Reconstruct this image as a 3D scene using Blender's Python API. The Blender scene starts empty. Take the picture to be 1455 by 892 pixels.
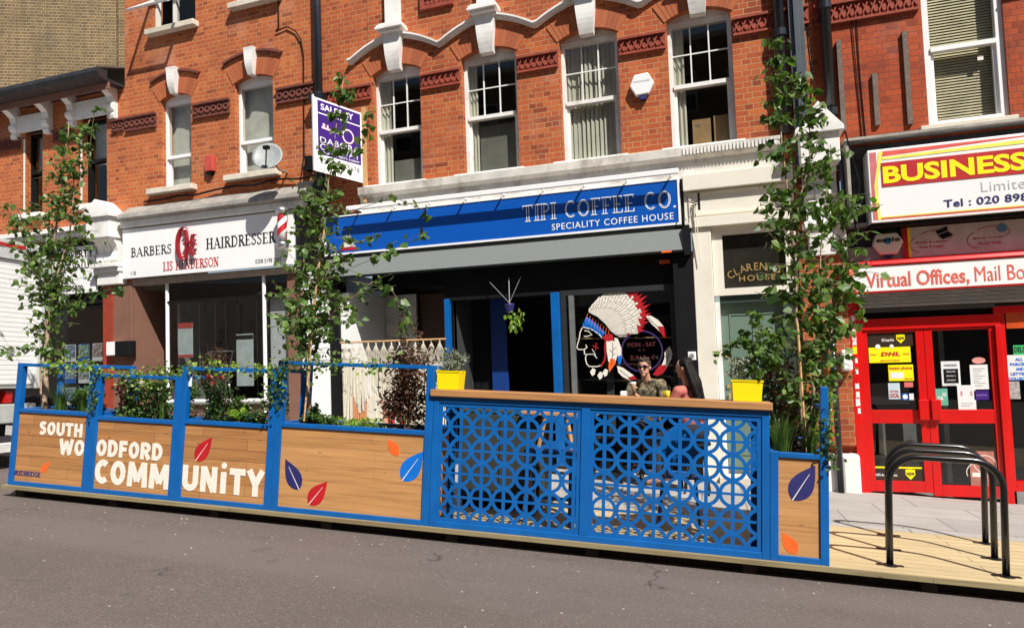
import bpy, bmesh, math, random
from mathutils import Vector, Matrix, Euler, noise
random.seed(7)
PI = math.pi
C = bpy.data.collections.new('scene'); sc = bpy.context.scene; sc.collection.children.link(C)
V = Vector
# ------------------------------------------------------------------ camera frame and site frames
CR = (0.94777, 0.33449)   # filled below
YAW, PIT, ROL, FPX = math.radians(-18.60908), math.radians(3.00693), math.radians(-2.01419), 959.83
fw = V((math.sin(YAW)*math.cos(PIT), math.cos(YAW)*math.cos(PIT), math.sin(PIT)))
rt = V((math.cos(YAW), -math.sin(YAW), 0)); up0 = rt.cross(fw)
cr = rt*math.cos(ROL) + up0*math.sin(ROL); cu = -rt*math.sin(ROL) + up0*math.cos(ROL)
def ray(x, y): return cr*((x-727.5)/FPX) - cu*((y-446)/FPX) + fw
Y0 = 9.2                                                     # the house fronts stand on this plane
def F(x, y, dy=0.0):                                          # a point of the fronts, dy metres proud of them
    d = ray(x, y); k = (Y0-dy)/d.y; return d.x*k, d.z*k
def FX(x, y, dy=0.0): return F(x, y, dy)[0]
def FZ(x, y, dy=0.0): return F(x, y, dy)[1]
# the sloping street: s along it, t towards the houses, h up from the deck and pavement
a_, b_, c_ = math.radians(3.13228), math.radians(2.92840), math.radians(2.50261)
sd = V((math.cos(a_)*math.cos(b_), math.cos(a_)*math.sin(b_), -math.sin(a_)))
n0 = V((-math.sin(b_), math.cos(b_), 0)); u1 = sd.cross(n0)
su = u1*math.cos(c_) + n0*math.sin(c_); sn = su.cross(sd)
EYE = 1.37
SF = Matrix((( sd.x, sn.x, su.x, -EYE*su.x), (sd.y, sn.y, su.y, -EYE*su.y), (sd.z, sn.z, su.z, -EYE*su.z), (0,0,0,1)))
def P(x, y, t):                                               # street coordinates of a point at depth t
    r = ray(x, y); q = r*(t/(sn.dot(r))); return q.dot(sd), q.dot(su)+EYE
def zg(x, y=Y0): return (-EYE - su.x*x - su.y*y)/su.z         # pavement height in world
I4 = Matrix.Identity(4)
# ------------------------------------------------------------------ mesh builder
class MB:
    def __init__(s): s.v = []; s.f = []; s.g = []
    def add(s, vs, fs):
        o = len(s.v); s.v += [tuple(v) for v in vs]; s.f += [tuple(i+o for i in f) for f in fs]; return s
    def box(s, x0, x1, y0, y1, z0, z1):
        if x0>x1: x0,x1=x1,x0
        if y0>y1: y0,y1=y1,y0
        if z0>z1: z0,z1=z1,z0
        return s.add([(x0,y0,z0),(x1,y0,z0),(x1,y1,z0),(x0,y1,z0),(x0,y0,z1),(x1,y0,z1),(x1,y1,z1),(x0,y1,z1)],
            [(0,3,2,1),(4,5,6,7),(0,1,5,4),(1,2,6,5),(2,3,7,6),(3,0,4,7)])
    def obox(s, o, ax, ay, az):                               # box from a corner and three edge vectors
        o,ax,ay,az = V(o),V(ax),V(ay),V(az)
        p=[o,o+ax,o+ax+ay,o+ay]; p+= [q+az for q in p]
        return s.add(p, [(0,3,2,1),(4,5,6,7),(0,1,5,4),(1,2,6,5),(2,3,7,6),(3,0,4,7)])
    def prism(s, poly, lo, hi, axis='y'):
        n=len(poly)
        def m(p,k):
            if axis=='y': return (p[0],k,p[1])
            if axis=='x': return (k,p[0],p[1])
            return (p[0],p[1],k)
        vs=[m(p,lo) for p in poly]+[m(p,hi) for p in poly]
        return s.add(vs,[tuple(range(n)),tuple(range(2*n-1,n-1,-1))]+[(i,i+n,(i+1)%n+n,(i+1)%n) for i in range(n)])
    def tube(s, pts, r, n=8, cap=True):
        pts=[V(p) for p in pts]; rs=r if isinstance(r,(list,tuple)) else [r]*len(pts)
        t0=(pts[1]-pts[0]).normalized(); a=t0.orthogonal().normalized(); vs=[]
        for i,p in enumerate(pts):
            t=((pts[min(i+1,len(pts)-1)]-pts[max(i-1,0)])).normalized()
            a=(a-t*a.dot(t)).normalized(); b=t.cross(a)
            vs+=[p+(a*math.cos(2*PI*k/n)+b*math.sin(2*PI*k/n))*rs[i] for k in range(n)]
        fs=[(i*n+k,i*n+(k+1)%n,(i+1)*n+(k+1)%n,(i+1)*n+k) for i in range(len(pts)-1) for k in range(n)]
        if cap: fs+=[tuple(range(n-1,-1,-1)),tuple((len(pts)-1)*n+k for k in range(n))]
        return s.add(vs,fs)
    def lathe(s, prof, c=(0,0,0), n=20, axis='z'):
        vs=[]
        for r,z in prof:
            for k in range(n):
                a=2*PI*k/n; x,y=r*math.cos(a),r*math.sin(a)
                q={'z':(x,y,z),'y':(x,z,y),'x':(z,x,y)}[axis]; vs.append((c[0]+q[0],c[1]+q[1],c[2]+q[2]))
        m=len(prof)
        fs=[(i*n+k,i*n+(k+1)%n,(i+1)*n+(k+1)%n,(i+1)*n+k) for i in range(m-1) for k in range(n)]
        fs+=[tuple(range(n-1,-1,-1)),tuple((m-1)*n+k for k in range(n))]
        return s.add(vs,fs)
    def ell(s, c, r, n=12, m=8, R=None):
        vs=[]
        for i in range(m+1):
            th=PI*i/m
            for k in range(n):
                a=2*PI*k/n; q=V((r[0]*math.sin(th)*math.cos(a),r[1]*math.sin(th)*math.sin(a),r[2]*math.cos(th)))
                if R: q=R@q
                vs.append(q+V(c))
        return s.add(vs,[(i*n+k,(i+1)*n+k,(i+1)*n+(k+1)%n,i*n+(k+1)%n) for i in range(m) for k in range(n)])
    def frame(s, x0,x1,z0,z1,w,y0,y1,wb=None,wt=None):         # four butted bars
        wb = w if wb is None else wb; wt = w if wt is None else wt
        s.box(x0,x0+w,y0,y1,z0,z1); s.box(x1-w,x1,y0,y1,z0,z1)
        s.box(x0+w,x1-w,y0,y1,z1-wt,z1); s.box(x0+w,x1-w,y0,y1,z0,z0+wb); return s
ORG = {}
def setp(o,label=None,cat=None,group=None,kind=None):
    if label: o['label']=label
    if cat: o['category']=cat
    if group: o['group']=group
    if kind: o['kind']=kind
    return o
def mk(name, mb, mat, loc, smooth=False, bevel=0, fix=True):
    me=bpy.data.meshes.new(name)
    l=V(loc); me.from_pydata([V(v)-l for v in mb.v],[],mb.f); 
    if fix:
        bm=bmesh.new(); bm.from_mesh(me); bmesh.ops.recalc_face_normals(bm,faces=bm.faces); bm.to_mesh(me); bm.free()
    me.materials.append(mat)
    if smooth:
        for p in me.polygons: p.use_smooth=True
    o=bpy.data.objects.new(name,me); C.objects.link(o)
    if bevel:
        b=o.modifiers.new('b','BEVEL'); b.width=bevel; b.segments=2; b.limit_method='ANGLE'; b.angle_limit=math.radians(50)
    return o
def thing(name,label,cat,loc,group=None,fr=I4):
    o=bpy.data.objects.new(name,None); C.objects.link(o); o.empty_display_size=.1
    o.matrix_world=fr@Matrix.Translation(V(loc)); ORG[o.name]=V(loc); o['_k']=1; del o['_k']
    return setp(o,label,cat,group)
def part(name, mb, mat, parent, smooth=False, bevel=0, label=None, fix=True, kind=None):
    if len(mb.g)>1:                                            # every word or line of writing is a part of its own
        cuts=mb.g+[(len(mb.v),len(mb.f))]; cuts[0]=(0,0)
        for (v0,f0),(v1,f1) in zip(cuts,cuts[1:]):
            if f1>f0:
                q=MB(); q.v=mb.v[v0:v1]; q.f=[tuple(i-v0 for i in f) for f in mb.f[f0:f1]]; o=part(name,q,mat,parent,smooth,bevel,label,fix,kind)
        return o
    loc=ORG[parent.name]; o=mk(name,mb,mat,loc,smooth,bevel,fix); o.parent=parent; ORG[o.name]=loc
    return setp(o,label=label,kind=kind)
def solo(name,label,cat,mb,mat,loc,group=None,fr=I4,smooth=False,bevel=0,kind=None,fix=True):
    o=mk(name,mb,mat,loc,smooth,bevel,fix); o.matrix_world=fr@Matrix.Translation(V(loc)); ORG[o.name]=V(loc)
    return setp(o,label,cat,group,kind)
def struct(name,mb,mat,fr=I4,kind='structure'):
    o=mk(name,mb,mat,(0,0,0)); o.matrix_world=fr; return setp(o,kind=kind)
# ------------------------------------------------------------------ text
def tmesh(body, offset=0.0, spacing=1.0):
    cv=bpy.data.curves.new('t','FONT'); cv.body=body; cv.size=1; cv.offset=offset; cv.space_character=spacing
    cv.extrude=0.5; cv.resolution_u=3; cv.align_x='LEFT'
    o=bpy.data.objects.new('t',cv); C.objects.link(o)
    dg=bpy.context.evaluated_depsgraph_get(); dg.update()
    me=bpy.data.meshes.new_from_object(o.evaluated_get(dg)); 
    vs=[tuple(v.co) for v in me.vertices]; fs=[tuple(p.vertices) for p in me.polygons]
    bpy.data.objects.remove(o); bpy.data.curves.remove(cv); bpy.data.meshes.remove(me)
    return vs,fs
def text(mb, body, x0,x1,z0,z1, y, th=.003, offset=0.0, spacing=1.0, mapf=None):
    vs,fs=tmesh(body,offset,spacing)
    a0=min(v[0] for v in vs);a1=max(v[0] for v in vs);b0=min(v[1] for v in vs);b1=max(v[1] for v in vs)
    out=[]; mb.g.append((len(mb.v),len(mb.f)))
    for v in vs:
        X=x0+(v[0]-a0)/(a1-a0)*(x1-x0); Z=z0+(v[1]-b0)/max(b1-b0,1e-6)*(z1-z0); Yy=y-(v[2]+.5)*th
        out.append(mapf(X,Yy,Z) if mapf else (X,Yy,Z))
    return mb.add(out,fs)
def strip(mb, pts, w, y, th, w2=None):                       # flat stroke in the x-z plane
    n=len(pts); L=[];R=[]
    for i,p in enumerate(pts):
        a=pts[max(i-1,0)];b=pts[min(i+1,n-1)]; dx,dz=b[0]-a[0],b[1]-a[1]; l=math.hypot(dx,dz) or 1
        ww=w if w2 is None else w+(w2-w)*i/(n-1)
        L.append((p[0]-dz/l*ww/2,p[1]+dx/l*ww/2)); R.append((p[0]+dz/l*ww/2,p[1]-dx/l*ww/2))
    for i in range(n-1):
        q=[L[i],L[i+1],R[i+1],R[i]]
        mb.prism(q,y-th,y)
def arc(cx,cz,rx,rz,a0,a1,n=14): return [(cx+rx*math.cos(math.radians(a0+(a1-a0)*i/n)),cz+rz*math.sin(math.radians(a0+(a1-a0)*i/n))) for i in range(n+1)]
GL={ # serif capitals: width, [(points, thick?)], feet of stems that carry serifs
'I':(.34,[([(.17,0),(.17,1)],1)],[(.17,0),(.17,1)]),
'H':(.82,[([(.17,0),(.17,1)],1),([(.65,0),(.65,1)],1),([(.17,.5),(.65,.5)],0)],[(.17,0),(.17,1),(.65,0),(.65,1)]),
'L':(.62,[([(.17,0),(.17,1)],1),([(.17,.025),(.58,.025)],0),([(.57,0),(.57,.22)],0)],[(.17,0),(.17,1)]),
'E':(.64,[([(.17,0),(.17,1)],1),([(.17,.025),(.58,.025)],0),([(.17,.5),(.48,.5)],0),([(.17,.975),(.56,.975)],0),([(.57,0),(.57,.2)],0),([(.55,.8),(.55,1)],0)],[(.17,0),(.17,1)]),
'F':(.6,[([(.17,0),(.17,1)],1),([(.17,.5),(.46,.5)],0),([(.17,.975),(.56,.975)],0),([(.55,.8),(.55,1)],0)],[(.17,0),(.17,1)]),
'T':(.72,[([(.36,0),(.36,1)],1),([(.04,.975),(.68,.975)],0),([(.05,.78),(.05,1)],0),([(.67,.78),(.67,1)],0)],[(.36,0)]),
'P':(.62,[([(.17,0),(.17,1)],1),([(.17,.975)]+arc(.32,.74,.24,.235,90,-90)+[(.17,.505)],2)],[(.17,0),(.17,1)]),
'B':(.66,[([(.17,0),(.17,1)],1),([(.17,.975)]+arc(.32,.755,.21,.22,90,-90)+[(.17,.535)],2),([(.17,.52)]+arc(.34,.275,.24,.25,90,-90)+[(.17,.025)],2)],[(.17,0),(.17,1)]),
'R':(.7,[([(.17,0),(.17,1)],1),([(.17,.975)]+arc(.32,.75,.22,.225,90,-90)+[(.17,.525)],2),([(.36,.5),(.66,.02)],1)],[(.17,0),(.17,1),(.66,0)]),
'D':(.78,[([(.17,0),(.17,1)],1),([(.17,.975)]+arc(.32,.5,.37,.475,90,-90)+[(.17,.025)],2)],[(.17,0),(.17,1)]),
'N':(.82,[([(.15,0),(.15,1)],0),([(.67,0),(.67,1)],0),([(.15,1),(.67,0)],1)],[(.15,0),(.67,1),(.15,1)]),
'A':(.8,[([(.1,0),(.4,1)],0),([(.4,1),(.7,0)],1),([(.2,.33),(.6,.33)],0)],[(.1,0),(.7,0)]),
'O':(.82,[(arc(.41,.5,.34,.48,0,360,24),2)],[]),
'C':(.74,[(arc(.42,.5,.35,.48,50,310,20),2)],[]),
'S':(.56,[([(.49,.8),(.47,.93),(.28,.98),(.12,.9),(.09,.75),(.16,.62),(.38,.45),(.47,.33),(.46,.16),(.34,.04),(.2,.02),(.08,.09),(.07,.24)],2)],[]),
'.':(.2,[([(.1,0),(.1,.1)],1)],[]),' ':(.4,[],[])}
def serif(mb, body, x0,x1,z0,z1,y,th=.003,thick=.13,thin=.05,inline=False):
    W=sum(GL[c][0] for c in body)+.06*(len(body)-1); kx=(x1-x0)/W; kz=z1-z0; x=0; k=0; mb.g.append((len(mb.v),len(mb.f)))
    for c in body:
        w,st,sf=GL[c]
        if c==' ': mb.g.append((len(mb.v),len(mb.f)))
        for pts,kd in st:
            q=[(x0+(x+p[0])*kx, z0+p[1]*kz) for p in pts]; ww={0:thin,1:thick,2:(thick+thin)/2}[kd]*kz
            k+=1; yy=y-.0004*(k%5)
            if inline and kd==1 and c!='.':
                o=thick*kz*.42
                for sg in (-1,1): strip(mb,[(p[0]+sg*o,p[1]) for p in q],thin*kz*.8,yy,th)
            elif c=='.': strip(mb,q,thick*.8*kz,yy,th)
            elif inline and kd==2:
                cxm=sum(p[0] for p in q)/len(q); czm=sum(p[1] for p in q)/len(q)
                strip(mb,q,thin*kz*.8,yy,th)
                q2=[(cxm+(p[0]-cxm)*.78,czm+(p[1]-czm)*.86) for p in q]; strip(mb,q2,thin*kz*.7,yy,th)
            else: strip(mb,q,ww,yy,th)
        for p in sf:
            zz=z0+p[1]*kz+(thin/2*kz if p[1]<.5 else -thin/2*kz); k+=1
            strip(mb,[(x0+(x+p[0])*kx-thick*1.05*kz,zz),(x0+(x+p[0])*kx+thick*1.05*kz,zz)],thin*kz,y-.0004*(k%5)-.002*0-.00213,th)
        x+=w+.06
    return mb
BG={ # rounded heavy capitals as centre lines
'S':(.62,[[(.50,.77),(.42,.88),(.28,.89),(.15,.82),(.14,.70),(.22,.59),(.40,.49),(.49,.38),(.48,.22),(.36,.12),(.22,.12),(.11,.22)]]),
'O':(.70,[arc(.35,.5,.225,.375,0,360,22)]),'U':(.70,[[(.13,1),(.13,.36)]+arc(.35,.35,.22,.235,180,360,10)+[(.57,.36),(.57,1)]]),
'T':(.62,[[(.31,0),(.31,.999)],[(.0,.885),(.62,.885)]]),'H':(.70,[[(.13,0),(.13,1)],[(.57,0),(.57,1)],[(.13,.5),(.57,.5)]]),
'W':(.98,[[(.09,1),(.27,.06)],[(.25,.0),(.49,.86)],[(.49,.86),(.73,.0)],[(.71,.06),(.89,1)]]),
'D':(.68,[[(.13,0),(.13,1)],[(.13,.885)]+arc(.27,.5,.28,.385,90,-90,12)+[(.13,.115)]]),
'F':(.56,[[(.13,0),(.13,1)],[(.13,.885),(.54,.885)],[(.13,.5),(.48,.5)]]),
'R':(.68,[[(.13,0),(.13,1)],[(.13,.885)]+arc(.32,.68,.22,.205,90,-90,9)+[(.13,.475)],[(.33,.46),(.58,.0)]]),
'C':(.66,[arc(.37,.5,.24,.375,48,312,18)]),
'M':(.90,[[(.12,0),(.16,1)],[(.17,.97),(.45,.22)],[(.45,.22),(.73,.97)],[(.74,1),(.78,0)]]),
'N':(.72,[[(.13,0),(.13,1)],[(.59,0),(.59,1)],[(.14,.97),(.58,.03)]]),
'Y':(.68,[[(.34,0),(.34,.45)],[(.08,1),(.34,.44)],[(.60,1),(.34,.44)]])}
def heavy(mb,body,x0,x1,z0,z1,y,th=.003,wt=.235):
    W=sum(BG[c][0] for c in body)+.07*(len(body)-1); kx=(x1-x0)/W; kz=z1-z0; x=0; n=0; mb.g.append((len(mb.v),len(mb.f)))
    for c in body:
        for pts in BG[c][1]:
            n+=1; strip(mb,[(x0+(x+p[0])*kx,z0+p[1]*kz) for p in pts],wt*(kz*.45+kx*.55),y-.0005*(n%6),th)
        x+=BG[c][0]+.07
    return mb
# ------------------------------------------------------------------ materials
def nt(name):
    m=bpy.data.materials.new(name); m.use_nodes=True; t=m.node_tree; return m,t,t.nodes,t.links,t.nodes['Principled BSDF']
def coords(t,kind='obj',scale=(1,1,1),rot=(0,0,0)):
    N,L=t.nodes,t.links
    if kind=='obj': s=N.new('ShaderNodeTexCoord').outputs['Object']
    else: s=N.new('ShaderNodeNewGeometry').outputs['Position']
    mp=N.new('ShaderNodeMapping'); mp.inputs['Scale'].default_value=scale; mp.inputs['Rotation'].default_value=rot
    L.new(s,mp.inputs['Vector']); return mp.outputs['Vector']
def ramp(t,fac,stops):
    r=t.nodes.new('ShaderNodeValToRGB'); t.links.new(fac,r.inputs['Fac']); e=r.color_ramp.elements
    while len(e)<len(stops): e.new(.5)
    for i,(p,c) in enumerate(stops): e[i].position=p; e[i].color=(c[0],c[1],c[2],1) if hasattr(c,'__len__') else (c,c,c,1)
    return r.outputs['Color']
def mixc(t,fac,a,b,mode='MIX'):
    m=t.nodes.new('ShaderNodeMix'); m.data_type='RGBA'; m.blend_type=mode
    for sock,val in ((0,fac),(6,a),(7,b)):
        if hasattr(val,'default_value') or str(type(val)).find('Socket')>0: t.links.new(val,m.inputs[sock])
        else: m.inputs[sock].default_value = val if sock==0 else (val[0],val[1],val[2],1)
    return m.outputs[2]
def noisen(t,vec,scale,detail=4,rough=.55):
    n=t.nodes.new('ShaderNodeTexNoise'); n.inputs['Scale'].default_value=scale; n.inputs['Detail'].default_value=detail; n.inputs['Roughness'].default_value=rough
    t.links.new(vec,n.inputs['Vector']); return n.outputs['Fac']
def bump(t,h,b,strength=.3,dist=.01):
    n=t.nodes.new('ShaderNodeBump'); n.inputs['Strength'].default_value=strength; n.inputs['Distance'].default_value=dist
    t.links.new(h,n.inputs['Height']); t.links.new(n.outputs['Normal'],b.inputs['Normal'])
def plain(name,col,rough=.5,metal=0,var=.15,scale=6,bmp=.15,dirt=0,dirtcol=(.12,.1,.08),coord='obj'):
    m,t,N,L,b=nt(name); v=coords(t,coord)
    n=noisen(t,v,scale); lo=[c*(1-var) for c in col]; hi=[min(1,c*(1+var)) for c in col]
    c=ramp(t,n,[(.3,lo),(.7,hi)])
    if dirt:
        n2=noisen(t,v,scale*.6,8,.7); f=ramp(t,n2,[(.5,0),(.72,dirt)]); c=mixc(t,f,c,dirtcol)
    L.new(c,b.inputs['Base Color']); b.inputs['Roughness'].default_value=rough; b.inputs['Metallic'].default_value=metal
    if bmp: bump(t,noisen(t,v,scale*8,3),b,bmp,.004)
    return m
def brick(name,c1,c2,mortar,stain=(.1,.06,.05),rot=0,bw=.225,rh=.075,bright=(.5,.25,.12)):
    m,t,N,L,b=nt(name)
    g=N.new('ShaderNodeNewGeometry'); sx=N.new('ShaderNodeSeparateXYZ'); L.new(g.outputs['Position'],sx.inputs[0])
    ad=N.new('ShaderNodeMath'); L.new(sx.outputs[0],ad.inputs[0]); L.new(sx.outputs[1],ad.inputs[1])
    cb=N.new('ShaderNodeCombineXYZ'); L.new(ad.outputs[0],cb.inputs[0]); L.new(sx.outputs[2],cb.inputs[1])
    bt=N.new('ShaderNodeTexBrick'); L.new(cb.outputs[0],bt.inputs['Vector'])
    bt.inputs['Scale'].default_value=1; bt.inputs['Brick Width'].default_value=bw; bt.inputs['Row Height'].default_value=rh
    bt.inputs['Mortar Size'].default_value=.006; bt.inputs['Mortar Smooth'].default_value=.2; bt.offset=.5
    bt.squash=.5; bt.squash_frequency=2
    bt.inputs['Color1'].default_value=(*c1,1); bt.inputs['Color2'].default_value=(*c2,1); bt.inputs['Mortar'].default_value=(*mortar,1); bt.inputs['Bias'].default_value=-.1
    v=g.outputs['Position']
    vc=N.new('ShaderNodeTexBrick'); L.new(cb.outputs[0],vc.inputs['Vector'])       # second layer of single odd bricks
    for k_,val in (('Scale',1),('Brick Width',bw),('Row Height',rh),('Mortar Size',0),('Bias',0)): vc.inputs[k_].default_value=val
    vc.offset=.5; vc.squash=.5; vc.squash_frequency=2
    vc.inputs['Color1'].default_value=(0,0,0,1); vc.inputs['Color2'].default_value=(1,1,1,1)
    isb=N.new('ShaderNodeMath'); isb.operation='SUBTRACT'; isb.inputs[0].default_value=1; L.new(bt.outputs['Fac'],isb.inputs[1])
    odd=mixc(t,1,ramp(t,vc.outputs['Color'],[(.84,0),(.95,.5)]),isb.outputs[0],'MULTIPLY')
    c=mixc(t,odd,bt.outputs['Color'],[q*.42 for q in c2])
    odd2=mixc(t,1,ramp(t,vc.outputs['Color'],[(.05,.5),(.16,0)]),isb.outputs[0],'MULTIPLY'); c=mixc(t,odd2,c,bright)
    n=noisen(t,v,1.4,8,.7); c=mixc(t,ramp(t,n,[(.45,0),(.72,.6)]),c,stain)
    mps=N.new('ShaderNodeMapping'); mps.inputs['Scale'].default_value=(5,5,.5); L.new(v,mps.inputs[0])
    n4=noisen(t,mps.outputs[0],1,5,.6); c=mixc(t,ramp(t,n4,[(.55,0),(.78,.4)]),c,[q*.7 for q in stain])
    n5=noisen(t,v,.8,5,.6); c=mixc(t,ramp(t,n5,[(.6,0),(.74,.35)]),c,[.5*q+.28 for q in bright])
    n2=noisen(t,v,14,4); c=mixc(t,ramp(t,n2,[(.52,0),(.75,.4)]),c,bright)
    n3=noisen(t,v,90,2); c=mixc(t,.5,c,ramp(t,n3,[(.3,.3),(.7,1.05)]),'MULTIPLY')
    L.new(c,b.inputs['Base Color']); b.inputs['Roughness'].default_value=.9
    h=N.new('ShaderNodeMath'); h.operation='SUBTRACT'; L.new(noisen(t,v,60,2),h.inputs[0]); 
    mu=N.new('ShaderNodeMath'); mu.operation='MULTIPLY'; mu.inputs[1].default_value=1.6; L.new(bt.outputs['Fac'],mu.inputs[0]); L.new(mu.outputs[0],h.inputs[1])
    bump(t,h.outputs[0],b,.7,.006)
    return m
def wood(name,c1,c2,seam=.1,axis=0,coord='obj',rough=.6,dark=(.08,.045,.02),bw=1.6,groove=.0022,bm_=.3,grain=1):
    m,t,N,L,b=nt(name); v=coords(t,coord)
    sx=N.new('ShaderNodeSeparateXYZ'); L.new(v,sx.inputs[0]); cb=N.new('ShaderNodeCombineXYZ')
    other={0:2,2:0,1:0}[axis] if axis!=3 else 1
    ax=0 if axis==3 else axis
    L.new(sx.outputs[ax],cb.inputs[0]); L.new(sx.outputs[other],cb.inputs[1])
    if axis==0:   # planks lie along x (or y on the returns)
        ad=N.new('ShaderNodeMath'); L.new(sx.outputs[0],ad.inputs[0]); L.new(sx.outputs[1],ad.inputs[1]); L.new(ad.outputs[0],cb.inputs[0])
    bt=N.new('ShaderNodeTexBrick'); L.new(cb.outputs[0],bt.inputs['Vector']); bt.offset=.37; bt.offset_frequency=2
    bt.inputs['Scale'].default_value=1; bt.inputs['Brick Width'].default_value=bw; bt.inputs['Row Height'].default_value=seam
    bt.inputs['Mortar Size'].default_value=groove; bt.inputs['Mortar Smooth'].default_value=.3
    bt.inputs['Color1'].default_value=(*c1,1); bt.inputs['Color2'].default_value=(*c2,1); bt.inputs['Mortar'].default_value=(*dark,1)
    mp=N.new('ShaderNodeMapping'); L.new(v,mp.inputs[0]); s=[40,40,40]; s[ax]=1.6; 
    mp.inputs['Scale'].default_value=s
    # per board shift of the grain
    ng=noisen(t,mp.outputs[0],1.0,6,.6)
    c=mixc(t,.75*grain,bt.outputs['Color'],ramp(t,ng,[(.3,(.42,.34,.28)),(.5,(.85,.82,.78)),(.72,(1.1,1.08,1.05))]),'MULTIPLY')
    mp2=N.new('ShaderNodeMapping'); L.new(v,mp2.inputs[0]); s2=[9,9,9]; s2[ax]=1.1; mp2.inputs['Scale'].default_value=s2
    n2=noisen(t,mp2.outputs[0],1.0,3,.5); c=mixc(t,ramp(t,n2,[(.35,0),(.75,.5)]),c,[k*.72 for k in c1])
    vk=N.new('ShaderNodeTexVoronoi'); vk.inputs['Scale'].default_value=2.6; mk_=N.new('ShaderNodeMapping'); sk_=[3.2,3.2,3.2]; sk_[ax]=1.4; mk_.inputs['Scale'].default_value=sk_; L.new(v,mk_.inputs[0]); L.new(mk_.outputs[0],vk.inputs['Vector'])
    c=mixc(t,ramp(t,vk.outputs['Distance'],[(.03,.7*grain),(.09,0)]),c,dark)
    L.new(c,b.inputs['Base Color']); b.inputs['Roughness'].default_value=rough
    h=N.new('ShaderNodeMath'); h.operation='SUBTRACT'; L.new(ng,h.inputs[0]); L.new(bt.outputs['Fac'],h.inputs[1]); bump(t,h.outputs[0],b,bm_,.004)
    return m
def glassm(name,tint=(1,1,1),rough=.0,refl=.9,base=.0):
    m=bpy.data.materials.new(name); m.use_nodes=True; t=m.node_tree; N,L=t.nodes,t.links; N.clear()
    o=N.new('ShaderNodeOutputMaterial'); mx=N.new('ShaderNodeMixShader'); tr=N.new('ShaderNodeBsdfTransparent'); gl=N.new('ShaderNodeBsdfGlossy')
    tr.inputs[0].default_value=(*tint,1); gl.inputs['Roughness'].default_value=rough; gl.inputs[0].default_value=(refl,refl,refl,1)
    lw=N.new('ShaderNodeLayerWeight'); lw.inputs[0].default_value=.5
    pw=N.new('ShaderNodeMath'); pw.operation='POWER'; pw.inputs[1].default_value=4.0; L.new(lw.outputs['Facing'],pw.inputs[0])
    ad=N.new('ShaderNodeMath'); ad.inputs[1].default_value=base+.02; L.new(pw.outputs[0],ad.inputs[0]); ad.use_clamp=True
    L.new(ad.outputs[0],mx.inputs[0]); L.new(tr.outputs[0],mx.inputs[1]); L.new(gl.outputs[0],mx.inputs[2]); L.new(mx.outputs[0],o.inputs[0]); return m
def leafm(name,cols,trans=.35,rough=.45):
    m,t,N,L,b=nt(name); g=N.new('ShaderNodeNewGeometry')
    n=len(cols); c=ramp(t,g.outputs['Random Per Island'],[(i/(n-1),cols[i]) for i in range(n)])
    L.new(c,b.inputs['Base Color']); b.inputs['Roughness'].default_value=rough
    tr=N.new('ShaderNodeBsdfTranslucent'); br=mixc(t,1.0,c,(1.6,1.9,.7),'MULTIPLY'); L.new(br,tr.inputs[0])
    mx=N.new('ShaderNodeMixShader'); mx.inputs[0].default_value=trans; o=N['Material Output']
    L.new(b.outputs[0],mx.inputs[1]); L.new(tr.outputs[0],mx.inputs[2]); L.new(mx.outputs[0],o.inputs[0]); return m
def paint(name,col,rough=.35,var=.06,dirt=0,**k): return plain(name,col,rough,0,var,4,.06,dirt,**k)
M={}
M['red']=brick('red brick',(.55,.125,.030),(.38,.068,.022),(.56,.30,.14),(.27,.06,.028),bright=(.62,.17,.045))
M['red_low']=brick('orange brick',(.57,.14,.034),(.43,.09,.026),(.58,.32,.15),(.33,.08,.032),bright=(.66,.21,.06))
M['red_r']=brick('painted red brick',(.54,.092,.022),(.42,.062,.018),(.30,.075,.03),(.16,.03,.02),bright=(.45,.1,.035))
M['yellow']=brick('stock brick',(.13,.085,.04),(.28,.18,.07),(.56,.46,.30),(.09,.065,.04),bright=(.30,.20,.08))
M['riser']=brick('brown brick',(.16,.07,.05),(.11,.05,.04),(.3,.24,.2),(.08,.04,.03),bright=(.2,.1,.07))
M['mortar']=plain('lime mortar',(.38,.17,.09),.95)
M['rubbed']=None
def islandm(name,cols,rough=.85):
    m,t,N,L,b=nt(name); g=N.new('ShaderNodeNewGeometry'); n=len(cols)
    c=ramp(t,g.outputs['Random Per Island'],[(i/(n-1),cols[i]) for i in range(n)])
    v=coords(t,'pos'); c=mixc(t,.4,c,ramp(t,noisen(t,v,50,2),[(.3,.5),(.7,1)]),'MULTIPLY')
    L.new(c,b.inputs['Base Color']); b.inputs['Roughness'].default_value=rough; return m
M['rubbed']=islandm('rubbed brick',[(.46,.12,.035),(.36,.085,.03),(.5,.15,.05),(.40,.10,.03)])
M['terra']=plain('terracotta',(.30,.055,.028),.8,0,.3,20,.5,.5,(.1,.03,.02))
M['terrad']=plain('dark terracotta',(.16,.045,.03),.85,0,.3,20,.5,.5,(.05,.03,.025))
M['white']=paint('old white paint',(.80,.79,.76),.55,.05,.6,dirtcol=(.40,.36,.30))
M['wclean']=paint('clean white plastic',(.85,.85,.85),.3,.02)
M['wdirty']=paint('weathered white paint',(.70,.67,.61),.7,.14,.9,dirtcol=(.24,.20,.16))
M['stone']=paint('cream stone paint',(.66,.60,.50),.75,.12,.6,dirtcol=(.35,.3,.24))
M['cream']=paint('cream gloss paint',(.78,.74,.64),.4,.04,.2,dirtcol=(.5,.45,.35))
M['lead']=plain('lead flashing',(.33,.31,.28),.6,.2,.3,5,.4,.5,(.3,.27,.22))
M['gut']=plain('black gutter iron',(.025,.025,.028),.45,0,.3,8,.2,.4,(.12,.11,.1))
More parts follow.
